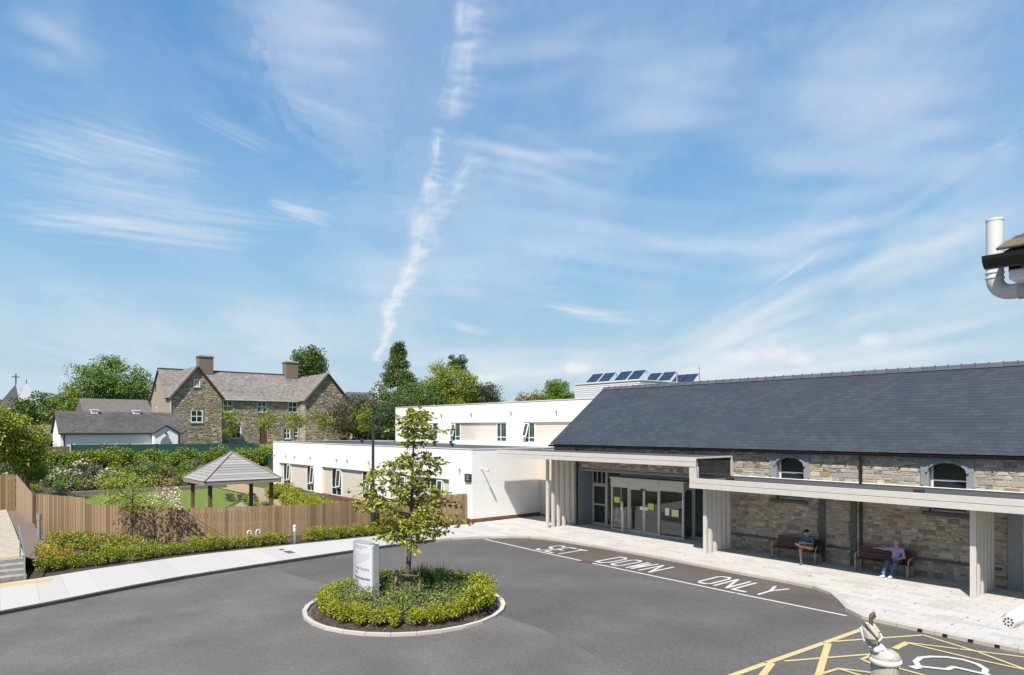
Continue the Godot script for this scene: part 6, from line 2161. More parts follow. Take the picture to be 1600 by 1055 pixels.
func make_gazebo() -> void:
	rng.seed = 73
	var c := Vector3(-39.6, 0.0, -12.5)
	var t := thing("garden_gazebo", "square timber gazebo with weathered grey boarded pyramid roof", "gazebo", c)
	var h := 2.05
	var ey := 2.42
	var ay := 3.86
	var mats := []
	for k in [Color(0.31, 0.30, 0.295), Color(0.275, 0.265, 0.26), Color(0.345, 0.335, 0.325), Color(0.30, 0.28, 0.265)]:
		mats.append(mat(k, 0.85, M.shingle_v.albedo_texture, 1.6))
	var roof := Node3D.new()
	roof.name = "roof"
	t.add_child(roof)
	for s in 4:
		var bs := Basis(Vector3.UP, s * PI / 2)
		var n := 11
		for i in n:
			var f0 := float(i) / n
			var f1 := minf(1.0, (i + 1.12) / n)
			var a := Vector3(-h * (1 - f0), lerpf(ey, ay, f0), h * (1 - f0))
			var d := Vector3(-h * (1 - f1), lerpf(ey, ay, f1), h * (1 - f1))
			var nn := Vector3(0, h, ay - ey).normalized()
			var b := MB.new()
			var lift := nn * 0.03
			var p0 := bs * (a + lift)
			var p1 := bs * (Vector3(-a.x, a.y, a.z) + lift)
			var p2 := bs * (Vector3(-d.x, d.y, d.z) + nn * 0.006)
			var p3 := bs * (d + nn * 0.006)
			b.quad(p0, p1, p2, p3, bs * nn)
			b.quad(p0, p1, bs * (Vector3(-a.x, a.y, a.z)), bs * a, bs * Vector3(0, -0.2, 1))
			var o := MeshInstance3D.new()
			o.name = "roof_board"
			o.mesh = b.mesh()
			o.material_override = mats[rng.randi() % 4]
			roof.add_child(o, true)
		var hb := MB.new()
		hb.bar(bs * Vector3(h + 0.02, ey + 0.04, h + 0.02), Vector3(0, ay + 0.05, 0), 0.12, 0.04)
		var hc := MeshInstance3D.new()
		hc.name = "hip_cap"
		hc.mesh = hb.mesh()
		hc.material_override = mats[1]
		roof.add_child(hc, true)
		var fb := MB.new()
		fb.box(bs * Vector3(0, ey - 0.1, h - 0.03), Vector3(2 * h - 0.062, 0.2, 0.04), bs, 0.004)
		var o2 := MeshInstance3D.new()
		o2.name = "fascia"
		o2.mesh = fb.mesh()
		o2.material_override = mat(Color(0.30, 0.24, 0.185), 0.85, M.wood_v.albedo_texture, 1.4)
		t.add_child(o2, true)
		var q := bs * Vector3(h - 0.42, 0, h - 0.42)
		var pb := MB.new()
		pb.bx(c + q + Vector3(-0.09, 0, -0.09), c + q + Vector3(0.09, ey, 0.09), 0.008)
		part(t, "post", pb, M.timber)
	var ce := MB.new()
	ce.bx(c + Vector3(-h + 0.1, ey - 0.06, -h + 0.1), c + Vector3(h - 0.1, ey - 0.02, h - 0.1))
	part(t, "ceiling", ce, M.timber)
	var fl := MB.new()
	fl.bx(c + Vector3(-h, -0.05, -h), c + Vector3(h, 0.05, h))
	part(t, "floor_slab", fl, M.path_tan)

func make_garden_beds() -> void:
	rng.seed = 74
	structure("lawn", terrain_sheet(PackedVector2Array([Vector2(-45.5, -4.5), Vector2(-57.6, -5.5), Vector2(-58.2, -17.2), Vector2(-52, -17.6), Vector2(-46.8, -14.6), Vector2(-44.8, -13)]), 0.035), M.lawn)
	structure("lawn_bank", terrain_sheet(PackedVector2Array([Vector2(-62, -21.6), Vector2(-88, -27), Vector2(-88, -60), Vector2(-60, -60), Vector2(-59.5, -22)]), 0.03, 4.0), mat(Color(0.14, 0.185, 0.03), 0.95, M.ground.albedo_texture, 0.25))
	structure("garden_path", terrain_sheet(PackedVector2Array([Vector2(-62, -17.6), Vector2(-60, -19.6), Vector2(-53, -20.9), Vector2(-46.5, -19.0), Vector2(-42, -15.2), Vector2(-43.2, -14.4), Vector2(-46.6, -14.9), Vector2(-52, -17.9), Vector2(-58.3, -17.4)]), 0.045), M.path_tan)
	structure("garden_edge_path", terrain_sheet(PackedVector2Array([Vector2(-43.0, -9.0), Vector2(-44.8, -9.0), Vector2(-46.2, -14.7), Vector2(-44.6, -14.9)]), 0.05), M.path_cream)
	structure("bed_soil", terrain_sheet(PackedVector2Array([Vector2(-58.6, -2), Vector2(-70, -2), Vector2(-70, -24), Vector2(-62, -20.5), Vector2(-62.3, -17.5), Vector2(-58.6, -17.2)]), 0.03), M.soil)
	for q in [[-61.0, -8.4, 3.0, 2.0], [-61.2, -13.6, 3.4, 2.4]]:
		structure("red_mulch_bed", terrain_sheet(PackedVector2Array([Vector2(q[0] - 1.6, q[1] - q[3] * 0.6), Vector2(q[0] + 1.3, q[1] - q[3] * 0.5), Vector2(q[0] + 1.4, q[1] + q[3] * 0.6), Vector2(q[0] - 1.5, q[1] + q[3] * 0.5)]), 0.06, 1.0), mat(Color(0.27, 0.105, 0.06), 0.95, M.soil.albedo_texture, 0.9))
	var t := thing("sleeper_wall", "low retaining edge of grey timber sleepers along the garden lawn", "retaining wall", Vector3(-58.3, 0.2, -11))
	for k in 6:
		for r in 2:
			var b := MB.new()
			var z := -5.6 - k * 2.0 - 0.4 * r
			b.bx(Vector3(-58.45, 0.25 + r * 0.2, z - 1.98), Vector3(-58.2, 0.445 + r * 0.2, z), 0.015)
			part(t, "sleeper", b, mat(Color(0.22, 0.19, 0.165), 0.9, M.wood_v.albedo_texture, 1.2))
	# row of lime shrubs between gazebo and wing
	var lime := [shrub_mesh(520, Vector3(0.6, 0.8, 0.6), 620, 0.12, PAL_LIME), shrub_mesh(521, Vector3(0.6, 0.75, 0.6), 620, 0.12, PAL_LIME + PAL_HEDGE)]
	for i in 46:
		var u := rng.randf()
		var p := Vector3(lerpf(-51.5, -36.5, u), 0.0, lerpf(-19.6, -16.6, u) + rng.randf_range(-1.0, 0.9))
		p.y = gy(p.x) + 0.02
		single("border_shrub", lime[i % 2], M.leaf, "bright yellow green shrub in the border between gazebo and white wing", "shrub", p, "lime shrubs beside the gazebo").rotation.y = rng.randf() * 6.0
	# tall mixed hedge in front of the green fence
	var hed := [shrub_mesh(530, Vector3(1.0, 1.5, 1.0), 900, 0.2, PAL_HEDGE + PAL_GREEN), shrub_mesh(531, Vector3(1.0, 1.35, 1.0), 900, 0.2, PAL_LIME + PAL_HEDGE), shrub_mesh(532, Vector3(1.05, 1.55, 1.0), 900, 0.2, PAL_GREEN + PAL_HEDGE)]
	for i in 40:
		var u := (i + rng.randf_range(-0.3, 0.3)) / 39.0
		var p := Vector3(lerpf(-70.6, -67.5, u) + rng.randfn(0, 0.35), 0, lerpf(-3.2, -24.5, u))
		p.y = gy(p.x)
		var s := single("tall_hedge_plant", hed[i % 3], M.leaf, ["leafy mid green hedge plant before the green mesh fence", "yellow green hedge plant before the green mesh fence", "dark green hedge plant before the green mesh fence"][i % 3], "hedge plant", p, "tall hedge before the green fence")
		s.rotation.y = rng.randf() * 6.0
		s.scale = Vector3.ONE * rng.randf_range(0.72, 1.12)
	# flower beds
	var bedp := [shrub_mesh(540, Vector3(0.55, 0.7, 0.55), 420, 0.13, PAL_GREY, 14, Color(0.20, 0.15, 0.21)), shrub_mesh(541, Vector3(0.6, 0.8, 0.6), 420, 0.14, PAL_GREEN), shrub_mesh(542, Vector3(0.8, 1.05, 0.8), 480, 0.15, PAL_GREY + PAL_GREEN, 24, Color(0.60, 0.58, 0.52)), shrub_mesh(543, Vector3(0.6, 0.75, 0.6), 420, 0.13, PAL_HEDGE), shrub_mesh(544, Vector3(0.75, 1.1, 0.75), 460, 0.15, PAL_COPPER + PAL_GREEN)]
	var bl := ["grey green lavender like clump with purple heads in the garden bed", "rounded green perennial clump in the garden bed", "shrub with white flower heads in the garden bed", "light green perennial clump in the garden bed", "dark reddish shrub in the garden bed"]
	for i in 120:
		var k: int = [0, 1, 0, 3, 1, 2, 0, 3, 4, 1, 0, 3][i % 12]
		var p := Vector3(rng.randf_range(-67.0, -59.0), 0, rng.randf_range(-22.0, -3.0))
		if p.x > -62.3 and p.z < -16.5:
			p.z += 6.0
		if absf(p.x + 61.1) < 1.5 and (absf(p.z + 8.4) < 1.3 or absf(p.z + 13.6) < 1.5):
			p.x = -59.2 if rng.randf() < 0.5 else -63.4
		p.y = gy(p.x)
		var s := single("bed_plant", bedp[k], M.leaf, bl[k], "garden plant", p, "plants in the garden beds")
		s.rotation.y = rng.randf() * 6.0
		s.scale = Vector3.ONE * rng.randf_range(0.75, 1.25)
	for i in 14:
		var p := Vector3(rng.randf_range(-50.0, -42.0), 0, rng.randf_range(-16.8, -15.2))
		p.y = gy(p.x)
		single("path_edge_plant", bedp[i % 2], M.leaf, "low clump at the edge of the tan garden path", "garden plant", p, "clumps along the garden path").scale = Vector3.ONE * 0.7
	# green mesh fence, and a brown board fence that continues it
	t = thing("green_mesh_fence", "dark green windbreak fence behind the garden hedge", "fence", Vector3(-75, 2.2, -18))
	var run := [[-75.0, -9.2, 3.70], [-75.0, -11.6, 3.69], [-75.0, -14.0, 3.67], [-75.0, -16.4, 3.66], [-75.0, -18.8, 3.64], [-75.0, -21.2, 3.62], [-75.0, -23.6, 3.60], [-75.0, -25.9, 3.55], [-71.5, -25.4, 3.2], [-68.2, -24.8, 2.75], [-65.2, -24.2, 2.2], [-62.4, -23.6, 1.7]]
	for i in run.size() - 1:
		var b := MB.new()
		var a := Vector3(run[i][0], 0, run[i][1])
		var e := Vector3(run[i + 1][0], 0, run[i + 1][1])
		var ya := gy(a.x) - 0.1
		var ye := gy(e.x) - 0.1
		var top: float = run[i][2]
		var o := (e - a).cross(Vector3.UP).normalized() * 0.02
		b.quad(Vector3(a.x, ya, a.z) + o, Vector3(e.x, ye, e.z) + o, Vector3(e.x, top, e.z) + o, Vector3(a.x, top, a.z) + o, o)
		b.quad(Vector3(a.x, ya, a.z) - o, Vector3(e.x, ye, e.z) - o, Vector3(e.x, top, e.z) - o, Vector3(a.x, top, a.z) - o, -o)
		b.quad(Vector3(a.x, top, a.z) + o, Vector3(e.x, top, e.z) + o, Vector3(e.x, top, e.z) - o, Vector3(a.x, top, a.z) - o, Vector3.UP)
		part(t, "panel", b, M.fence_green)
		b = MB.new()
		b.bx(Vector3(a.x - 0.05, ya, a.z - 0.05), Vector3(a.x + 0.05, top + 0.06, a.z + 0.05))
		part(t, "post", b, M.fence_green)
	t = thing("far_board_fence", "weathered brown board fence left of the green mesh fence", "fence", Vector3(-75, 2.2, -6))
	for i in 44:
		var b := MB.new()
		b.bx(Vector3(-75.02, 2.1, -0.5 - i * 0.195 - 0.19), Vector3(-74.98, 3.55 + 0.02 * (i % 3), -0.5 - i * 0.195))
		part(t, "board", b, mat(Color(0.17, 0.12, 0.085), 0.9) if i == 0 else t.get_child(0).material_override)

func make_trees() -> void:
	# three young maples at the left edge
	tree("young_tree", "bushy yellow green young tree beside the fenced cream path", Vector3(-54.5, gy(-54.5), -2.2), 7.4, 4.6, Vector3(1.9, 2.8, 1.9), 80, 0.62, 90, 0.2, PAL_LIME + PAL_HEDGE, 0.07, 101)
	tree("young_tree", "slimmer young tree right of the bushy one by the cream path", Vector3(-55.0, gy(-55), -4.3), 6.9, 4.3, Vector3(1.35, 2.6, 1.35), 55, 0.55, 90, 0.2, PAL_LIME + PAL_HEDGE, 0.06, 102)
	tree("young_tree", "low dense young tree at the garden corner with leaves to the ground", Vector3(-57.0, gy(-57), -4.6), 4.4, 2.6, Vector3(1.0, 1.6, 1.0), 24, 0.5, 80, 0.2, PAL_HEDGE + PAL_GREEN, 0.05, 103)
	# young trees before the stone house
	var yl := "thin young tree with sparse light leaves before the stone house front"
	for q in [[-80.5, -25.2, 1], [-80.5, -29.2, 2], [-80.5, -32.8, 3], [-81.0, -36.6, 4], [-81.5, -41.5, 5], [-76.5, -40.5, 6]]:
		var x: float = q[0]
		tree("sapling", yl, Vector3(x, gy(x), q[1]), 8.0 if q[2] < 5 else 9.2, 6.2 if q[2] < 5 else 6.6, Vector3(1.3, 1.9, 1.3), 20, 0.55, 60, 0.2, PAL_LIME + PAL_GREEN, 0.06, 110 + q[2], "young trees before the stone house")
	# behind
	tree("broad_tree", "large rounded green tree behind the white cottage", Vector3(-148.8, 4.0, -24.5), 19.6, 12.0, Vector3(8.2, 7.8, 8.2), 170, 1.7, 140, 0.42, PAL_GREEN, 0.5, 120)
	tree("background_tree", "mid green tree left of the large rounded tree", Vector3(-131.5, 3.8, -15.0), 12.2, 8.2, Vector3(3.4, 4.2, 3.4), 44, 1.1, 110, 0.36, PAL_GREEN + PAL_HEDGE, 0.3, 121)
	tree("background_tree", "darker green tree between the church and the mid green tree", Vector3(-133.0, 3.8, -11.2), 11.2, 7.6, Vector3(3.2, 4.0, 3.2), 42, 1.1, 110, 0.36, PAL_DARK + PAL_GREEN, 0.3, 122)
	tree("background_tree", "green tree filling the gap behind the cottage gable", Vector3(-120.0, 3.7, -15.5), 9.6, 6.6, Vector3(3.0, 3.2, 3.0), 36, 1.0, 110, 0.34, PAL_GREEN, 0.3, 123)
	for q in [[-136.0, -8.6, 10.8, 1], [-135.0, -6.6, 10.2, 2], [-134.0, -10.4, 10.6, 3]]:
		tree("yew_tree", "dark upright yew before the distant church", Vector3(q[0], 3.9, q[1]), q[2], 7.0, Vector3(1.3, 3.4, 1.3), 30, 0.7, 90, 0.3, PAL_DARK, 0.2, 124 + q[3], "dark yews by the church")
	tree("tall_rear_tree", "dark leafy tree rising behind the right chimney of the stone house", Vector3(-115, 3.6, -49.4), 20.4, 16.6, Vector3(3.2, 3.8, 3.2), 80, 0.95, 100, 0.36, PAL_DARK + PAL_GREEN, 0.35, 130)
	tree("conifer", "tall pointed dark conifer right of the stone house", Vector3(-84.5, 3.1, -49.5), 17.2, 8.6, Vector3(5.6, 5.8, 5.6), 330, 1.05, 100, 0.27, PAL_DARK + PAL_GREEN, 0.35, 131, "", 1.0)
	tree("copper_tree", "dark bronze leaved tree beside the right gable of the stone house", Vector3(-83.0, 3.0, -42.6), 10.4, 6.4, Vector3(4.0, 4.1, 3.8), 130, 1.0, 110, 0.26, PAL_COPPER, 0.3, 132)
	tree("dark_tree", "dark green tree below the conifer behind the low white wing", Vector3(-76.0, 2.4, -44.0), 9.8, 5.4, Vector3(4.2, 4.4, 4.0), 130, 1.05, 110, 0.26, PAL_DARK, 0.3, 133)
	tree("dark_tree", "dark green tree between conifer and the upper white block", Vector3(-78.0, 2.5, -49.0), 13.0, 7.4, Vector3(4.6, 5.4, 4.6), 170, 1.1, 110, 0.26, PAL_DARK + PAL_GREEN, 0.3, 134)
	tree("lime_tree", "broad yellow green tree above the upper white block", Vector3(-80.5, 2.7, -55.0), 15.0, 9.9, Vector3(5.0, 5.2, 5.0), 170, 1.15, 130, 0.28, PAL_HEDGE + PAL_LIME + PAL_GREEN, 0.35, 135)
	tree("dark_tree", "dark tree at the right of the yellow green tree", Vector3(-80.0, 2.7, -61.0), 12.6, 8.8, Vector3(3.4, 3.8, 3.4), 90, 1.0, 110, 0.26, PAL_COPPER + PAL_DARK, 0.3, 136)
	tree("pine_tree", "small flat topped pine rising above the yellow green tree", Vector3(-98.3, 3.3, -69.5), 18.4, 16.6, Vector3(1.9, 2.0, 1.9), 26, 0.6, 90, 0.3, PAL_DARK, 0.22, 137)
	tree("brown_tree", "low rounded brownish tree above the parapet of the white block", Vector3(-105, 3.4, -92.5), 13.2, 9.8, Vector3(4.2, 3.2, 4.2), 80, 1.0, 110, 0.34, PAL_ORANGE + PAL_COPPER + PAL_HEDGE, 0.3, 138)
	tree("background_tree", "green tree left of the roof plant enclosure", Vector3(-101.6, 3.4, -96.7), 16.0, 11.6, Vector3(3.9, 4.3, 3.9), 90, 1.1, 110, 0.36, PAL_GREEN, 0.3, 139)
	tree("background_tree", "green tree behind the roof of the rear outbuilding", Vector3(-125, 3.7, -34.0), 9.5, 6.5, Vector3(4.5, 3.0, 3.0), 40, 1.1, 100, 0.36, PAL_DARK + PAL_GREEN, 0.3, 140)
	# far hedgerow that closes the horizon
	rng.seed = 150
	var b := MB.new()
	for i in 420:
		var a := lerpf(-100.0, 5.0, i / 419.0) + rng.randfn(0, 0.2)
		var r := rng.randf_range(230, 260)
		var p := Vector3(sin(deg_to_rad(a)) * r, 4.1, -cos(deg_to_rad(a)) * r)
		clump(b, p + Vector3(0, rng.randf_range(0.2, 2.6), 0), Vector3(2.2, 1.6, 2.2), 60, 1.0, PAL_DARK + PAL_GREEN)
	var o := MeshInstance3D.new()
	o.name = "far_woodland"
	o.mesh = b.mesh()
	o.material_override = M.leaf
	o.set_meta("kind", "stuff")
	add_child(tag(o, "far low belt of woodland on the horizon", "woodland"))

# ---------------------------------------------------------------- benches and people
func make_bench(label: String, at: Vector3) -> void:
	var t := thing("bench", label, "bench", Vector3.ZERO, "benches along the stone wall")
	for s in [-1.0, 1.0]:
		var b := MB.new()
		b.bx(Vector3(s * 0.86 - 0.035, 0, 0.18), Vector3(s * 0.86 + 0.035, 0.43, 0.25), 0.008)
		b.bx(Vector3(s * 0.86 - 0.035, 0, -0.25), Vector3(s * 0.86 + 0.035, 0.43, -0.18), 0.008)
		b.bx(Vector3(s * 0.86 - 0.03, 0.37, -0.18), Vector3(s * 0.86 + 0.03, 0.42, 0.18), 0.005)
		part(t, "leg_frame", b, M.bench_steel)
		b = MB.new()
		b.tube([Vector3(s * 0.88, 0.43, 0.22), Vector3(s * 0.88, 0.60, 0.20), Vector3(s * 0.88, 0.66, 0.10), Vector3(s * 0.88, 0.66, -0.22)], [0.016, 0.016, 0.016, 0.016], 8)
		part(t, "armrest", b, M.paint_grey)
		b = MB.new()
		b.bar(Vector3(s * 0.84, 0.42, -0.22), Vector3(s * 0.84, 0.86, -0.36), 0.05, 0.05, 0.006)
		part(t, "back_support", b, M.bench_steel)
	for k in 5:
		var b := MB.new()
		b.box(Vector3(0, 0.445, 0.21 - k * 0.10), Vector3(1.82, 0.035, 0.088), Basis.IDENTITY, 0.008)
		part(t, "seat_slat", b, M.bench_wood)
	for k in 4:
		var b := MB.new()
		var f := 0.14 + 0.24 * k
		b.box(Vector3(0, lerpf(0.46, 0.88, f), lerpf(-0.21, -0.345, f)), Vector3(1.82, 0.092, 0.03), Basis(Vector3.RIGHT, -0.31), 0.008)
		part(t, "back_slat", b, M.bench_wood)
	t.position = at

# one continuous surface round tapered bones; bone = [a, b, radius a, radius b, colour]
func blob(out: MB, bones: Array, cell: float, k := 0.03) -> void:
	var lo := Vector3.INF
	var hi := -Vector3.INF
	for q in bones:
		var r: float = maxf(q[2], q[3]) + cell * 3.0
		lo = lo.min((q[0] as Vector3).min(q[1]) - Vector3(r, r, r))
		hi = hi.max((q[0] as Vector3).max(q[1]) + Vector3(r, r, r))
	var nx := int((hi.x - lo.x) / cell) + 2
	var ny := int((hi.y - lo.y) / cell) + 2
	var nz := int((hi.z - lo.z) / cell) + 2
	var f := PackedFloat32Array()
	f.resize(nx * ny * nz)
	f.fill(1.0)
	var near := PackedFloat32Array()
	near.resize(nx * ny * nz)
	near.fill(9.0)
	var who := PackedInt32Array()
	who.resize(nx * ny * nz)
	for bi in bones.size():
		var q: Array = bones[bi]
		var a: Vector3 = q[0]
		var ba: Vector3 = q[1] - a
		var bb := maxf(ba.length_squared(), 1e-9)
		var r: float = maxf(q[2], q[3]) + cell * 2.5 + k
		var l0 := ((q[0] as Vector3).min(q[1]) - Vector3(r, r, r) - lo) / cell
		var h0 := ((q[0] as Vector3).max(q[1]) + Vector3(r, r, r) - lo) / cell
		for i in range(maxi(0, int(l0.x)), mini(nx - 1, int(h0.x)) + 1):
			for j in range(maxi(0, int(l0.y)), mini(ny - 1, int(h0.y)) + 1):
				for m in range(maxi(0, int(l0.z)), mini(nz - 1, int(h0.z)) + 1):
					var p := lo + Vector3(i, j, m) * cell
					var t := clampf((p - a).dot(ba) / bb, 0.0, 1.0)
					var d: float = (p - a - ba * t).length() - lerpf(q[2], q[3], t)
					var id := (i * ny + j) * nz + m
					var h := maxf(k - absf(f[id] - d), 0.0) / k
					f[id] = minf(f[id], d) - h * h * k * 0.25
					if d < near[id]:
						near[id] = d
						who[id] = bi
	var vert := {}
	var norm := {}
	var sy := nz
	var sx := ny * nz
	for i in nx - 1:
		for j in ny - 1:
			for m in nz - 1:
				var id := i * sx + j * sy + m
				var v0 := f[id]
				var v1 := f[id + sx]
				var v2 := f[id + sy]
				var v3 := f[id + sx + sy]
				var v4 := f[id + 1]
				var v5 := f[id + sx + 1]
				var v6 := f[id + sy + 1]
				var v7 := f[id + sx + sy + 1]
				var s := int(v0 < 0) + int(v1 < 0) + int(v2 < 0) + int(v3 < 0) + int(v4 < 0) + int(v5 < 0) + int(v6 < 0) + int(v7 < 0)
				if s == 0 or s == 8:
					continue
				var vv := [v0, v1, v2, v3, v4, v5, v6, v7]
				var sum := Vector3.ZERO
				var c := 0
				for e in [[0, 1], [2, 3], [4, 5], [6, 7], [0, 2], [1, 3], [4, 6], [5, 7], [0, 4], [1, 5], [2, 6], [3, 7]]:
					var a: float = vv[e[0]]
					var b: float = vv[e[1]]
					if (a < 0) != (b < 0):
						var t := a / (a - b)
						var p := Vector3(e[0] & 1, (e[0] >> 1) & 1, e[0] >> 2)
						var q := Vector3(e[1] & 1, (e[1] >> 1) & 1, e[1] >> 2)
						sum += p.lerp(q, t)
						c += 1
				vert[id] = lo + (Vector3(i, j, m) + sum / c) * cell
				norm[id] = Vector3(v1 + v3 + v5 + v7 - v0 - v2 - v4 - v6, v2 + v3 + v6 + v7 - v0 - v1 - v4 - v5, v4 + v5 + v6 + v7 - v0 - v1 - v2 - v3).normalized()
	for id in vert:
		var a := f[id]
		for ax in 3:
			var st: int = [sx, sy, 1][ax]
			var u: int = [sy, 1, sx][ax]
			var w: int = [1, sx, sy][ax]
			if (a < 0) == (f[id + st] < 0):
				continue
			var q := [id, id - u, id - u - w, id - w]
			var ok := true
			for z in q:
				if not vert.has(z):
					ok = false
			if not ok:
				continue
			out.col = bones[who[id]][4]
			out.tri_n(vert[q[0]], vert[q[1]], vert[q[2]], norm[q[0]], norm[q[1]], norm[q[2]])
			out.tri_n(vert[q[0]], vert[q[2]], vert[q[3]], norm[q[0]], norm[q[2]], norm[q[3]])

func head(out: MB, at: Vector3, bs: Basis, skin: Color, hair: Color) -> void:
	var L := func(x: float, y: float, z: float) -> Vector3: return at + bs * Vector3(x, y, z)
	var bones := [
		[L.call(0, 0.03, -0.02), L.call(0, 0.02, 0.015), 0.088, 0.082, skin],
		[L.call(0, -0.04, 0.03), L.call(0, -0.085, 0.055), 0.06, 0.036, skin],
		[L.call(0, 0.0, 0.088), L.call(0, -0.03, 0.108), 0.011, 0.015, skin],
		[L.call(-0.02, -0.062, 0.088), L.call(0.02, -0.062, 0.088), 0.008, 0.008, skin * Color(0.8, 0.6, 0.6)],
		[L.call(-0.035, 0.008, 0.082), L.call(-0.035, 0.009, 0.083), 0.011, 0.011, Color(0.05, 0.04, 0.04)],
		[L.call(0.035, 0.008, 0.082), L.call(0.035, 0.009, 0.083), 0.011, 0.011, Color(0.05, 0.04, 0.04)],
		[L.call(-0.086, -0.01, -0.01), L.call(-0.088, 0.02, -0.015), 0.014, 0.018, skin],
		[L.call(0.086, -0.01, -0.01), L.call(0.088, 0.02, -0.015), 0.014, 0.018, skin],
		[L.call(0, 0.075, 0.02), L.call(0, 0.055, -0.06), 0.066, 0.075, hair],
		[L.call(0, 0.03, -0.065), L.call(0, -0.03, -0.06), 0.062, 0.05, hair],
		[L.call(-0.05, 0.06, -0.01), L.call(-0.06, 0.02, -0.04), 0.045, 0.04, hair],
		[L.call(0.05, 0.06, -0.01), L.call(0.06, 0.02, -0.04), 0.045, 0.04, hair]]
	blob(out, bones, 0.009, 0.012)

func hand(out: MB, wrist: Vector3, dir: Vector3, palm: Vector3, skin: Color) -> void:
	var d := dir.normalized()
	var n := (palm - d * palm.dot(d)).normalized()
	var s := d.cross(n)
	var bones := [[wrist, wrist + d * 0.03, 0.026, 0.028, skin], [wrist + d * 0.035 - s * 0.02, wrist + d * 0.085 - s * 0.03, 0.02, 0.014, skin], [wrist + d * 0.035 + s * 0.02, wrist + d * 0.085 + s * 0.03, 0.02, 0.014, skin]]
	var lens := [0.062, 0.075, 0.070, 0.055]
	for k in 4:
		var o: Vector3 = wrist + d * 0.085 + s * (-0.032 + k * 0.0213)
		var m: Vector3 = o + (d + n * 0.25).normalized() * lens[k] * 0.55
		bones.append([o, m, 0.0095, 0.009, skin])
		bones.append([m, m + (d * 0.6 + n * 0.8).normalized() * lens[k] * 0.5, 0.0085, 0.0075, skin])
	var th := wrist + d * 0.03 - s * 0.03
	bones.append([th, th + (d * 0.7 - s * 0.7 + n * 0.3).normalized() * 0.04, 0.013, 0.011, skin])
	bones.append([th + (d * 0.7 - s * 0.7 + n * 0.3).normalized() * 0.04, th + (d * 1.1 - s * 0.6 + n * 0.6).normalized() * 0.068, 0.010, 0.008, skin])
	blob(out, bones, 0.006, 0.008)

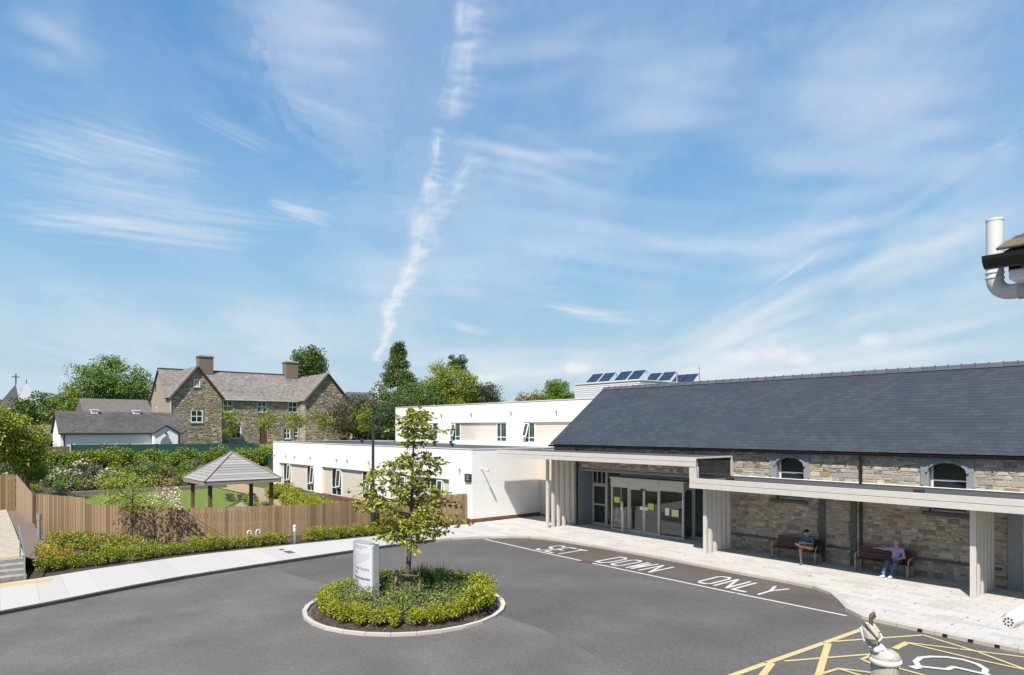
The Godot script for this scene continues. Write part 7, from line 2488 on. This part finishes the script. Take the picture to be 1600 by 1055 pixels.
func make_people() -> void:
	make_bench("brown slatted bench under the canopy with person in shorts", Vector3(-13.25, 0.1, -25.36))
	make_bench("brown slatted bench beside black downpipe with person in lilac top", Vector3(-10.05, 0.1, -25.36))
	var skin := Color(0.44, 0.27, 0.19)
	var lil := Color(0.34, 0.27, 0.50)
	var jean := Color(0.045, 0.085, 0.19)
	var pale_jean := Color(0.12, 0.22, 0.36)
	var shoe := Color(0.70, 0.70, 0.68)
	var b := MB.new()
	blob(b, [
		[Vector3(-.08, .555, -.08), Vector3(.08, .555, -.08), .125, .125, jean],
		[Vector3(0, .60, -.09), Vector3(0, .86, -.15), .138, .135, lil], [Vector3(-.11, .93, -.165), Vector3(.11, .93, -.165), .10, .10, lil],
		[Vector3(0, 1.0, -.16), Vector3(0, 1.09, -.13), .055, .05, skin],
		[Vector3(.09, .555, -.05), Vector3(.14, .545, .36), .088, .068, jean], [Vector3(.14, .545, .36), Vector3(.03, .15, .42), .066, .048, jean],
		[Vector3(-.09, .555, -.05), Vector3(-.10, .555, .38), .088, .068, jean], [Vector3(-.10, .555, .38), Vector3(-.16, .32, .46), .066, .055, jean], [Vector3(-.16, .32, .46), Vector3(-.18, .14, .50), .06, .052, pale_jean],
		[Vector3(.03, .055, .39), Vector3(.02, .045, .57), .048, .036, shoe], [Vector3(-.18, .055, .48), Vector3(-.22, .045, .66), .048, .036, shoe],
		[Vector3(-.17, .95, -.165), Vector3(-.40, .90, -.20), .062, .05, lil], [Vector3(-.40, .90, -.20), Vector3(-.63, .905, -.23), .042, .029, skin],
		[Vector3(.17, .95, -.165), Vector3(.27, .72, -.06), .062, .05, lil], [Vector3(.27, .72, -.06), Vector3(.14, .64, .16), .042, .029, skin]], 0.016)
	head(b, Vector3(0, 1.19, -.11), Basis(Vector3.UP, -0.35), skin, Color(0.34, 0.22, 0.15))
	hand(b, Vector3(-.64, .905, -.23), Vector3(-1, -0.05, 0.02), Vector3(0, -1, 0), skin)
	hand(b, Vector3(.135, .64, .17), Vector3(-0.5, -0.1, 0.85), Vector3(0, -1, 0), skin)
	single("person", b.mesh(), M.cloth_v, "person in lilac top and jeans resting one arm along the bench back", "person", Vector3(-9.62, 0.1, -25.22)).scale = Vector3(1, 0.97, 1)
	var teal := Color(0.045, 0.13, 0.21)
	var red := Color(0.30, 0.07, 0.06)
	var kh := Color(0.21, 0.17, 0.10)
	b = MB.new()
	blob(b, [
		[Vector3(-.08, .555, -.08), Vector3(.08, .555, -.08), .12, .12, kh],
		[Vector3(0, .60, -.08), Vector3(0, .74, -.09), .132, .135, red], [Vector3(0, .76, -.09), Vector3(0, .88, -.10), .135, .13, teal], [Vector3(-.11, .93, -.10), Vector3(.11, .93, -.10), .098, .098, teal],
		[Vector3(0, 1.0, -.09), Vector3(0, 1.08, -.04), .052, .048, skin],
		[Vector3(-.09, .555, -.05), Vector3(-.06, .56, .36), .088, .072, kh], [Vector3(-.06, .55, .37), Vector3(.02, .15, .46), .056, .040, skin],
		[Vector3(.02, .055, .42), Vector3(.05, .045, .60), .046, .036, Color(0.10, 0.11, 0.13)],
		[Vector3(.09, .565, -.05), Vector3(.33, .63, .24), .088, .072, kh], [Vector3(.33, .63, .25), Vector3(-.06, .67, .40), .056, .040, skin],
		[Vector3(-.08, .69, .39), Vector3(-.20, .75, .45), .044, .036, Color(0.45, 0.45, 0.46)],
		[Vector3(-.17, .95, -.10), Vector3(-.25, .74, .06), .06, .05, teal], [Vector3(-.25, .74, .06), Vector3(-.05, .76, .24), .04, .028, skin],
		[Vector3(.17, .95, -.10), Vector3(.26, .75, .06), .06, .05, teal], [Vector3(.26, .75, .06), Vector3(.08, .78, .24), .04, .028, skin]], 0.016)
	head(b, Vector3(0, 1.14, .02), Basis(Vector3.RIGHT, 0.5), skin, Color(0.025, 0.018, 0.014))
	hand(b, Vector3(-.04, .76, .245), Vector3(0.8, 0.15, 0.3), Vector3(0, 0.3, -1), skin)
	hand(b, Vector3(.07, .78, .245), Vector3(-0.8, 0.15, 0.3), Vector3(0, 0.3, -1), skin)
	single("person", b.mesh(), M.cloth_v, "person in blue top and khaki shorts sitting cross legged on bench end", "person", Vector3(-12.75, 0.1, -25.22))
	b = MB.new()
	var blk := Color(0.012, 0.012, 0.014)
	blob(b, [[Vector3(-.08, .10, 0), Vector3(.12, .11, 0), .13, .12, blk], [Vector3(-.05, .26, -.04), Vector3(.10, .28, -.05), .11, .10, blk], [Vector3(.16, .05, .08), Vector3(.22, -.10, .16), .07, .05, blk], [Vector3(-.02, .36, -.08), Vector3(.06, .38, -.08), .07, .06, blk]], 0.018, 0.05)
	single("black_backpack", b.mesh(), M.cloth_v, "soft black bag on the bench beside the person in shorts", "bag", Vector3(-12.36, 0.56, -25.36))

# ---------------------------------------------------------------- statue in the foreground
func make_statue() -> void:
	var at := Vector3(-5.02, 0.0, -12.72)
	var t := thing("bishop_statue", "pale stone statue in mitre and pleated robe beside the hatched bay", "statue", Vector3.ZERO)
	var b := MB.new()
	b.bx(Vector3(-0.4, 0, -0.4), Vector3(0.4, 0.12, 0.4), 0.02)
	part(t, "plinth", b, M.concrete)
	# robe with deep pleats
	b = MB.new()
	var sides := 84
	var prof := [[0.12, 0.31], [0.4, 0.285], [0.7, 0.262], [0.95, 0.245], [1.12, 0.235]]
	for i in prof.size() - 1:
		for k in sides:
			var q := []
			for e in [[i, k], [i, k + 1], [i + 1, k + 1], [i + 1, k]]:
				var a: float = TAU * e[1] / sides
				var fold := (0.55 + 0.45 * sin(a * 3.0 + 1.0)) * pow(absf(sin(a * 7.0 + 0.6 * sin(a * 2.0) + prof[e[0]][0] * 0.5)), 0.7)
				var r: float = prof[e[0]][1] * (0.93 + 0.11 * fold * (1.25 - prof[e[0]][0] * 0.5))
				q.append(Vector3(cos(a) * r, prof[e[0]][0], sin(a) * r * 0.86 - (prof[e[0]][0] - 0.6) * 0.03))
			var mid: Vector3 = (q[0] + q[2]) * 0.5
			b.quad(q[0], q[1], q[2], q[3], Vector3(mid.x, 0.02, mid.z))
	part(t, "robe", b, M.statue_stone)
	b = MB.new()
	b.lathe(Vector3(0, 1.09, -0.015), [Vector2(0.20, -0.02), Vector2(0.252, 0.0), Vector2(0.262, 0.035), Vector2(0.252, 0.075), Vector2(0.225, 0.085)], 36)
	part(t, "mantle_border", b, M.statue_white)
	b = MB.new()
	b.lathe(Vector3(0, 1.15, -0.015), [Vector2(0.245, 0.0), Vector2(0.235, 0.06), Vector2(0.205, 0.11), Vector2(0.15, 0.15), Vector2(0.05, 0.17)], 36)
	part(t, "mantle_hood", b, M.statue_stone)
	b = MB.new()
	blob(b, [[Vector3(-.17, 1.24, .03), Vector3(.17, 1.24, .03), .075, .075, Color.WHITE], [Vector3(0, 1.25, .06), Vector3(0, 1.40, .15), .12, .085, Color.WHITE], [Vector3(-.07, 1.30, .14), Vector3(.06, 1.33, .19), .065, .05, Color.WHITE], [Vector3(-.10, 1.34, .08), Vector3(.09, 1.36, .1), .05, .045, Color.WHITE]], 0.013, 0.025)
	part(t, "shoulder_drapery", b, M.statue_white)
	b = MB.new()
	blob(b, [[Vector3(0, 1.44, .19), Vector3(0, 1.50, .22), .088, .085, Color.WHITE], [Vector3(0, 1.40, .25), Vector3(0, 1.38, .27), .05, .04, Color.WHITE], [Vector3(0, 1.45, .30), Vector3(0, 1.43, .315), .012, .014, Color.WHITE]], 0.011, 0.02)
	part(t, "head", b, M.statue_stone)
	# mitre: two peaked shells with a cleft between them
	var mb := Basis(Vector3.RIGHT, 0.62) * Basis.from_scale(Vector3(1.25, 1.2, 1.25))
	var mo := Vector3(0, 1.50, 0.20)
	b = MB.new()
	for s in [-1.0, 1.0]:
		var n := 12
		for i in n:
			var a0 := PI * i / n
			var a1 := PI * (i + 1) / n
			var w0 := sin(a0)
			var w1 := sin(a1)
			var lo0 := Vector3(cos(a0) * 0.105, 0, s * w0 * 0.105)
			var lo1 := Vector3(cos(a1) * 0.105, 0, s * w1 * 0.105)
			var m0 := Vector3(cos(a0) * 0.118, 0.06 + 0.06 * w0, s * (0.012 + w0 * 0.095))
			var m1 := Vector3(cos(a1) * 0.118, 0.06 + 0.06 * w1, s * (0.012 + w1 * 0.095))
			var tip := Vector3(0, 0.31, s * 0.03)
			b.quad(mo + mb * lo0, mo + mb * lo1, mo + mb * m1, mo + mb * m0, mb * Vector3(lo0.x, 0, lo0.z + s * 0.01))
			b.tri(mo + mb * m0, mo + mb * m1, mo + mb * tip, mb * Vector3(m0.x, 0.02, m0.z))
			b.tri(mo + mb * Vector3(0, 0.10, 0), mo + mb * Vector3(m0.x * 0.9, m0.y, m0.z * 0.9), mo + mb * (tip * 0.98), mb * Vector3(0, 0.2, -s))
	var mi := part(t, "mitre", b, M.statue_stone)
	b = MB.new()
	for s in [-1.0, 1.0]:
		var u := mo + mb * Vector3(0, 0.06, s * 0.112)
		var w := mo + mb * Vector3(0, 0.27, s * 0.05)
		b.bar(u, w, 0.075, 0.02, 0.008)
	b.tube([mo + mb * Vector3(-0.11, 0.005, 0), mo + mb * Vector3(-0.08, 0.005, -0.09), mo + mb * Vector3(0, 0.005, -0.122), mo + mb * Vector3(0.08, 0.005, -0.09), mo + mb * Vector3(0.11, 0.005, 0)], [0.014, 0.014, 0.014, 0.014, 0.014], 6)
	part(mi, "white_band", b, M.statue_white)
	b = MB.new()
	b.tube([Vector3(-0.26, 0.12, 0.06), Vector3(-0.26, 1.66, 0.08)], [0.016, 0.016], 8)
	part(t, "staff", b, M.dark_metal)
	b = MB.new()
	b.tube([Vector3(-0.26, 1.66, 0.08), Vector3(-0.26, 1.78, 0.085), Vector3(-0.26, 1.85, 0.07), Vector3(-0.26, 1.88, 0.035), Vector3(-0.26, 1.83, 0.02), Vector3(-0.26, 1.79, 0.045)], [0.03, 0.035, 0.04, 0.04, 0.035, 0.02], 8)
	part(t, "staff_crook", b, mat(Color(0.10, 0.075, 0.06), 0.6))
	t.rotation.y = atan2(-0.6406, 0.768) + 0.1
	t.position = at

# ---------------------------------------------------------------- the building at the right edge of the view
func make_near_building() -> void:
	rng.seed = 200
	var t := thing("near_building", "corner of a slate roofed building with black gutter at the right", "building", Vector3(1.5, 0, -8.5))
	var b := MB.new()
	b.bx(Vector3(-1.36, 0, -10.4), Vector3(5, 6.28, -6.25))
	part(t, "wall", b, M.render_white)
	b = MB.new()
	b.bx(Vector3(-1.50, 6.28, -6.3), Vector3(5, 6.36, -5.95), 0.01)
	b.bx(Vector3(-1.36, 6.12, -6.27), Vector3(-1.26, 6.28, -6.02), 0.02)
	part(t, "soffit", b, M.paint_white)
	b = MB.new()
	var n := 10
	for k in n:
		var a := PI + PI * k / n
		var a2 := PI + PI * (k + 1) / n
		for th in [0.088, 0.08]:
			b.quad(Vector3(-1.62, 6.45 + sin(a) * th, -5.87 + cos(a) * th), Vector3(5, 6.45 + sin(a) * th, -5.87 + cos(a) * th), Vector3(5, 6.45 + sin(a2) * th, -5.87 + cos(a2) * th), Vector3(-1.62, 6.45 + sin(a2) * th, -5.87 + cos(a2) * th), Vector3(0, sin(a), cos(a)) * (1.0 if th > 0.085 else -1.0))
		b.tri(Vector3(-1.62, 6.45, -5.87), Vector3(-1.62, 6.45 + sin(a) * 0.086, -5.87 + cos(a) * 0.086), Vector3(-1.62, 6.45 + sin(a2) * 0.086, -5.87 + cos(a2) * 0.086), Vector3.LEFT)
	b.bx(Vector3(-1.50, 6.34, -6.0), Vector3(5, 6.46, -5.955))
	var g := part(t, "gutter", b, M.black_plastic)
	for i in 6:
		b = MB.new()
		b.bar(Vector3(-1.40 + i * 0.8, 6.37, -5.86), Vector3(-1.33 + i * 0.8, 6.30, -6.1), 0.03, 0.02)
		part(g, "bracket", b, M.black_plastic)
	# thick lichen covered roof slates, course by course
	b = MB.new()
	gable_roof_plane(b, Vector3(-1.52, 6.47, -5.93), Vector3(5, 6.47, -5.93), Vector3(5, 7.24, -8.3), Vector3(-1.52, 7.24, -8.3), 0.02, Vector3(0, 1, 1))
	gable_roof_plane(b, Vector3(-1.52, 6.47, -10.7), Vector3(5, 6.47, -10.7), Vector3(5, 7.24, -8.3), Vector3(-1.52, 7.24, -8.3), 0.02, Vector3(0, 1, -1))
	b.fan([Vector3(-1.30, 6.28, -6.25), Vector3(-1.30, 7.2, -8.3), Vector3(-1.30, 6.28, -10.4)], Vector3.LEFT)
	var roof := part(t, "roof", b, M.slate_cottage)
	var up := Vector3(0, 0.77, -2.37).normalized()
	var nn := Vector3(0, 2.37, 0.77).normalized()
	var bs := Basis(Vector3.RIGHT, up, nn)
	var tones := [Color(0.155, 0.125, 0.10), Color(0.20, 0.16, 0.115), Color(0.12, 0.105, 0.095), Color(0.24, 0.18, 0.12)]
	for r in 12:
		for k in 14:
			b = MB.new()
			b.col = tones[rng.randi() % 4]
			var x := -1.56 + k * 0.3 + (0.15 if r % 2 and k > 0 else 0.0)
			var w := 0.29 if not (r % 2 and k == 0) else 0.14 + 0.29
			w = minf(w, 0.3)
			b.box(Vector3(x + w * 0.5, 6.505, -5.90) + up * (0.12 + r * 0.22) + nn * (0.012 + rng.randf() * 0.006), Vector3(w - 0.008, 0.30, 0.022), bs * Basis(Vector3.RIGHT, 0.05), 0.006)
			part(roof, "slate", b, M.lichen_v)
	# white soil vent pipe with elbow
	var o := Vector3(-1.65, 0, -6.20)
	b = MB.new()
	var pts := [o + Vector3(0, 6.80, 0), o + Vector3(0, 6.36, 0)]
	for k in 7:
		var a := PI / 2 * k / 6.0
		pts.append(o + Vector3(0.10 - 0.10 * cos(a), 6.34 - 0.10 * sin(a), -0.02 * sin(a)))
	pts.append(o + Vector3(0.16, 6.24, -0.02))
	var rad := []
	for p in pts:
		rad.append(0.058)
	b.tube(pts, rad, 20, false)
	var vp := part(t, "vent_pipe", b, M.pvc)
	b = MB.new()
	b.lathe(o + Vector3(0, 6.79, 0), [Vector2(0.058, 0), Vector2(0.061, 0.0), Vector2(0.061, 0.018), Vector2(0.05, 0.018)], 20)
	part(vp, "pipe_rim", b, M.pvc)
	for y in [6.345, 6.385]:
		b = MB.new()
		b.lathe(o + Vector3(0, y, 0), [Vector2(0.058, 0), Vector2(0.064, 0.004), Vector2(0.064, 0.014), Vector2(0.058, 0.018)], 20)
		part(vp, "pipe_collar", b, M.pvc)
	b = MB.new()
	var cp := []
	var cr := []
	for k in 22:
		cp.append(o + Vector3(0.15 + k * 0.022, 6.24, -0.02))
		cr.append(0.066 if k % 4 < 2 else 0.060)
	b.tube(cp, cr, 20)
	part(vp, "grey_connector", b, M.pvc_grey)
	# flue terminal lower down
	var fo := Vector3(-1.27, 4.01, -5.04)
	b = MB.new()
	b.tube([fo, fo - Vector3(0, 0, 0.03), fo - Vector3(0, 0, 0.07), fo - Vector3(0, 0, 1.3)], [0.036, 0.040, 0.050, 0.050], 20)
	var fl := part(t, "flue_pipe", b, M.pvc)
	for k in 9:
		b = MB.new()
		var a := TAU * k / 8.0
		var q := Vector3(cos(a) * 0.022, sin(a) * 0.022, 0) if k < 8 else Vector3.ZERO
		b.tube([fo + q - Vector3(0, 0, 0.002), fo + q + Vector3(0, 0, 0.002)], [0.0055, 0.0055], 8)
		part(fl, "flue_hole", b, M.black_plastic)
	b = MB.new()
	b.tube([fo - Vector3(0, 0, 1.16), fo - Vector3(0, 0, 1.215)], [0.075, 0.075], 20)
	part(fl, "flue_collar", b, M.pvc)

func make_car() -> void:
	var at := Vector3(-91.0, gy(-91.0), -8.2)
	var t := thing("red_car", "red parked car beside the white cottage gable", "car", Vector3.ZERO)
	# body from cross sections along z (length)
	var secs := [[-2.1, 0.45, 0.75, 0.70], [-1.9, 0.3, 0.9, 0.84], [-1.0, 0.25, 0.98, 0.88], [0.2, 0.25, 1.0, 0.88], [1.6, 0.25, 0.98, 0.86], [2.0, 0.35, 0.85, 0.78]]
	var b := MB.new()
	for i in secs.size() - 1:
		var p: Array = secs[i]
		var q: Array = secs[i + 1]
		for s in [-1.0, 1.0]:
			b.quad(Vector3(s * p[3], p[1], p[0]), Vector3(s * q[3], q[1], q[0]), Vector3(s * q[3], q[2] - 0.1, q[0]), Vector3(s * p[3], p[2] - 0.1, p[0]), Vector3(s, 0, 0))
			b.quad(Vector3(s * p[3], p[2] - 0.1, p[0]), Vector3(s * q[3], q[2] - 0.1, q[0]), Vector3(s * q[3] * 0.86, q[2], q[0]), Vector3(s * p[3] * 0.86, p[2], p[0]), Vector3(s, 1, 0))
		b.quad(Vector3(-p[3] * 0.86, p[2], p[0]), Vector3(p[3] * 0.86, p[2], p[0]), Vector3(q[3] * 0.86, q[2], q[0]), Vector3(-q[3] * 0.86, q[2], q[0]), Vector3.UP)
	for e in [0, 5]:
		var p: Array = secs[e]
		b.quad(Vector3(-p[3], p[1], p[0]), Vector3(p[3], p[1], p[0]), Vector3(p[3] * 0.86, p[2], p[0]), Vector3(-p[3] * 0.86, p[2], p[0]), Vector3(0, 0, p[0]))
	b.quad(Vector3(-0.60, 1.47, -0.75), Vector3(0.60, 1.47, -0.75), Vector3(0.60, 1.45, 0.9), Vector3(-0.60, 1.45, 0.9), Vector3.UP)
	part(t, "body", b, M.car_red)
	b = MB.new()
	for s in [-1.0, 1.0]:
		b.quad(Vector3(s * 0.78, 0.98, -1.3), Vector3(s * 0.78, 0.99, 1.6), Vector3(s * 0.605, 1.445, 0.9), Vector3(s * 0.605, 1.465, -0.75), Vector3(s, 0.4, 0))
	b.quad(Vector3(-0.76, 0.96, -1.55), Vector3(0.76, 0.96, -1.55), Vector3(0.60, 1.465, -0.75), Vector3(-0.60, 1.465, -0.75), Vector3(0, 1, -1))
	b.quad(Vector3(-0.76, 0.98, 1.75), Vector3(0.76, 0.98, 1.75), Vector3(0.60, 1.445, 0.9), Vector3(-0.60, 1.445, 0.9), Vector3(0, 1, 1))
	part(t, "windows", b, M.glass_dark)
	for s in [-1.0, 1.0]:
		for z in [-1.3, 1.3]:
			b = MB.new()
			b.tube([Vector3(s * 0.70, 0.32, z), Vector3(s * 0.90, 0.32, z)], [0.32, 0.32], 18)
			var w := part(t, "wheel", b, M.tyre)
			b = MB.new()
			b.tube([Vector3(s * 0.88, 0.32, z), Vector3(s * 0.905, 0.32, z)], [0.2, 0.2], 14)
			part(w, "rim", b, M.steel)
		b = MB.new()
		b.box(Vector3(s * 0.6, 0.68, 2.0), Vector3(0.3, 0.14, 0.04), Basis.IDENTITY, 0.02)
		part(t, "headlight", b, M.notice_white)
	t.rotation.y = 1.2
	t.position = at
	b = MB.new()
	b.bx(Vector3(-0.25, 0, -8), Vector3(0.25, 2.3, 8), 0.03)
	single("garden_stone_wall", b.mesh(), M.mortar_old, "old dark stone boundary wall behind the red car", "wall", Vector3(-101, gy(-101) - 0.1, -5))

func make_litter() -> void:
	rng.seed = 808
	var b := MB.new()
	for i in 130:
		var p := Vector3(rng.randf_range(-27.0, -2.0), 0.108, rng.randf_range(-25.6, -22.2))
		if i % 3 == 0:
			p = Vector3(rng.randf_range(-24.0, -9.6), 0.012, rng.randf_range(-21.6, -19.8))
		elif i % 7 == 1:
			p = Vector3(rng.randf_range(-9.0, -3.0), 0.108, rng.randf_range(-22.0, -19.6))
		b.col = [Color(0.10, 0.07, 0.045), Color(0.16, 0.12, 0.08), Color(0.06, 0.05, 0.04)][rng.randi() % 3]
		var a := rng.randf() * TAU
		b.leaf(p, Vector3(cos(a), 0.12, sin(a)).normalized(), Vector3(-sin(a), 0.05, cos(a)).normalized(), rng.randf_range(0.05, 0.11), rng.randf_range(0.03, 0.05))
	var o := MeshInstance3D.new()
	o.name = "fallen_leaves"
	o.mesh = b.mesh()
	o.material_override = M.petal
	o.set_meta("kind", "stuff")
	add_child(tag(o, "scattered dry brown leaves on the paving and set down bay", "leaf litter"))

func _ready() -> void:
	make_camera_and_light()
	make_materials()
	make_ground()
	make_wing()
	make_upper_block()
	make_barn()
	make_canopies()
	slate_old_roofs(make_house(), make_cottage())
	make_far_buildings()
	make_island()
	make_garden()
	make_trees()
	make_people()
	make_statue()
	make_near_building()
	make_car()
	make_litter()
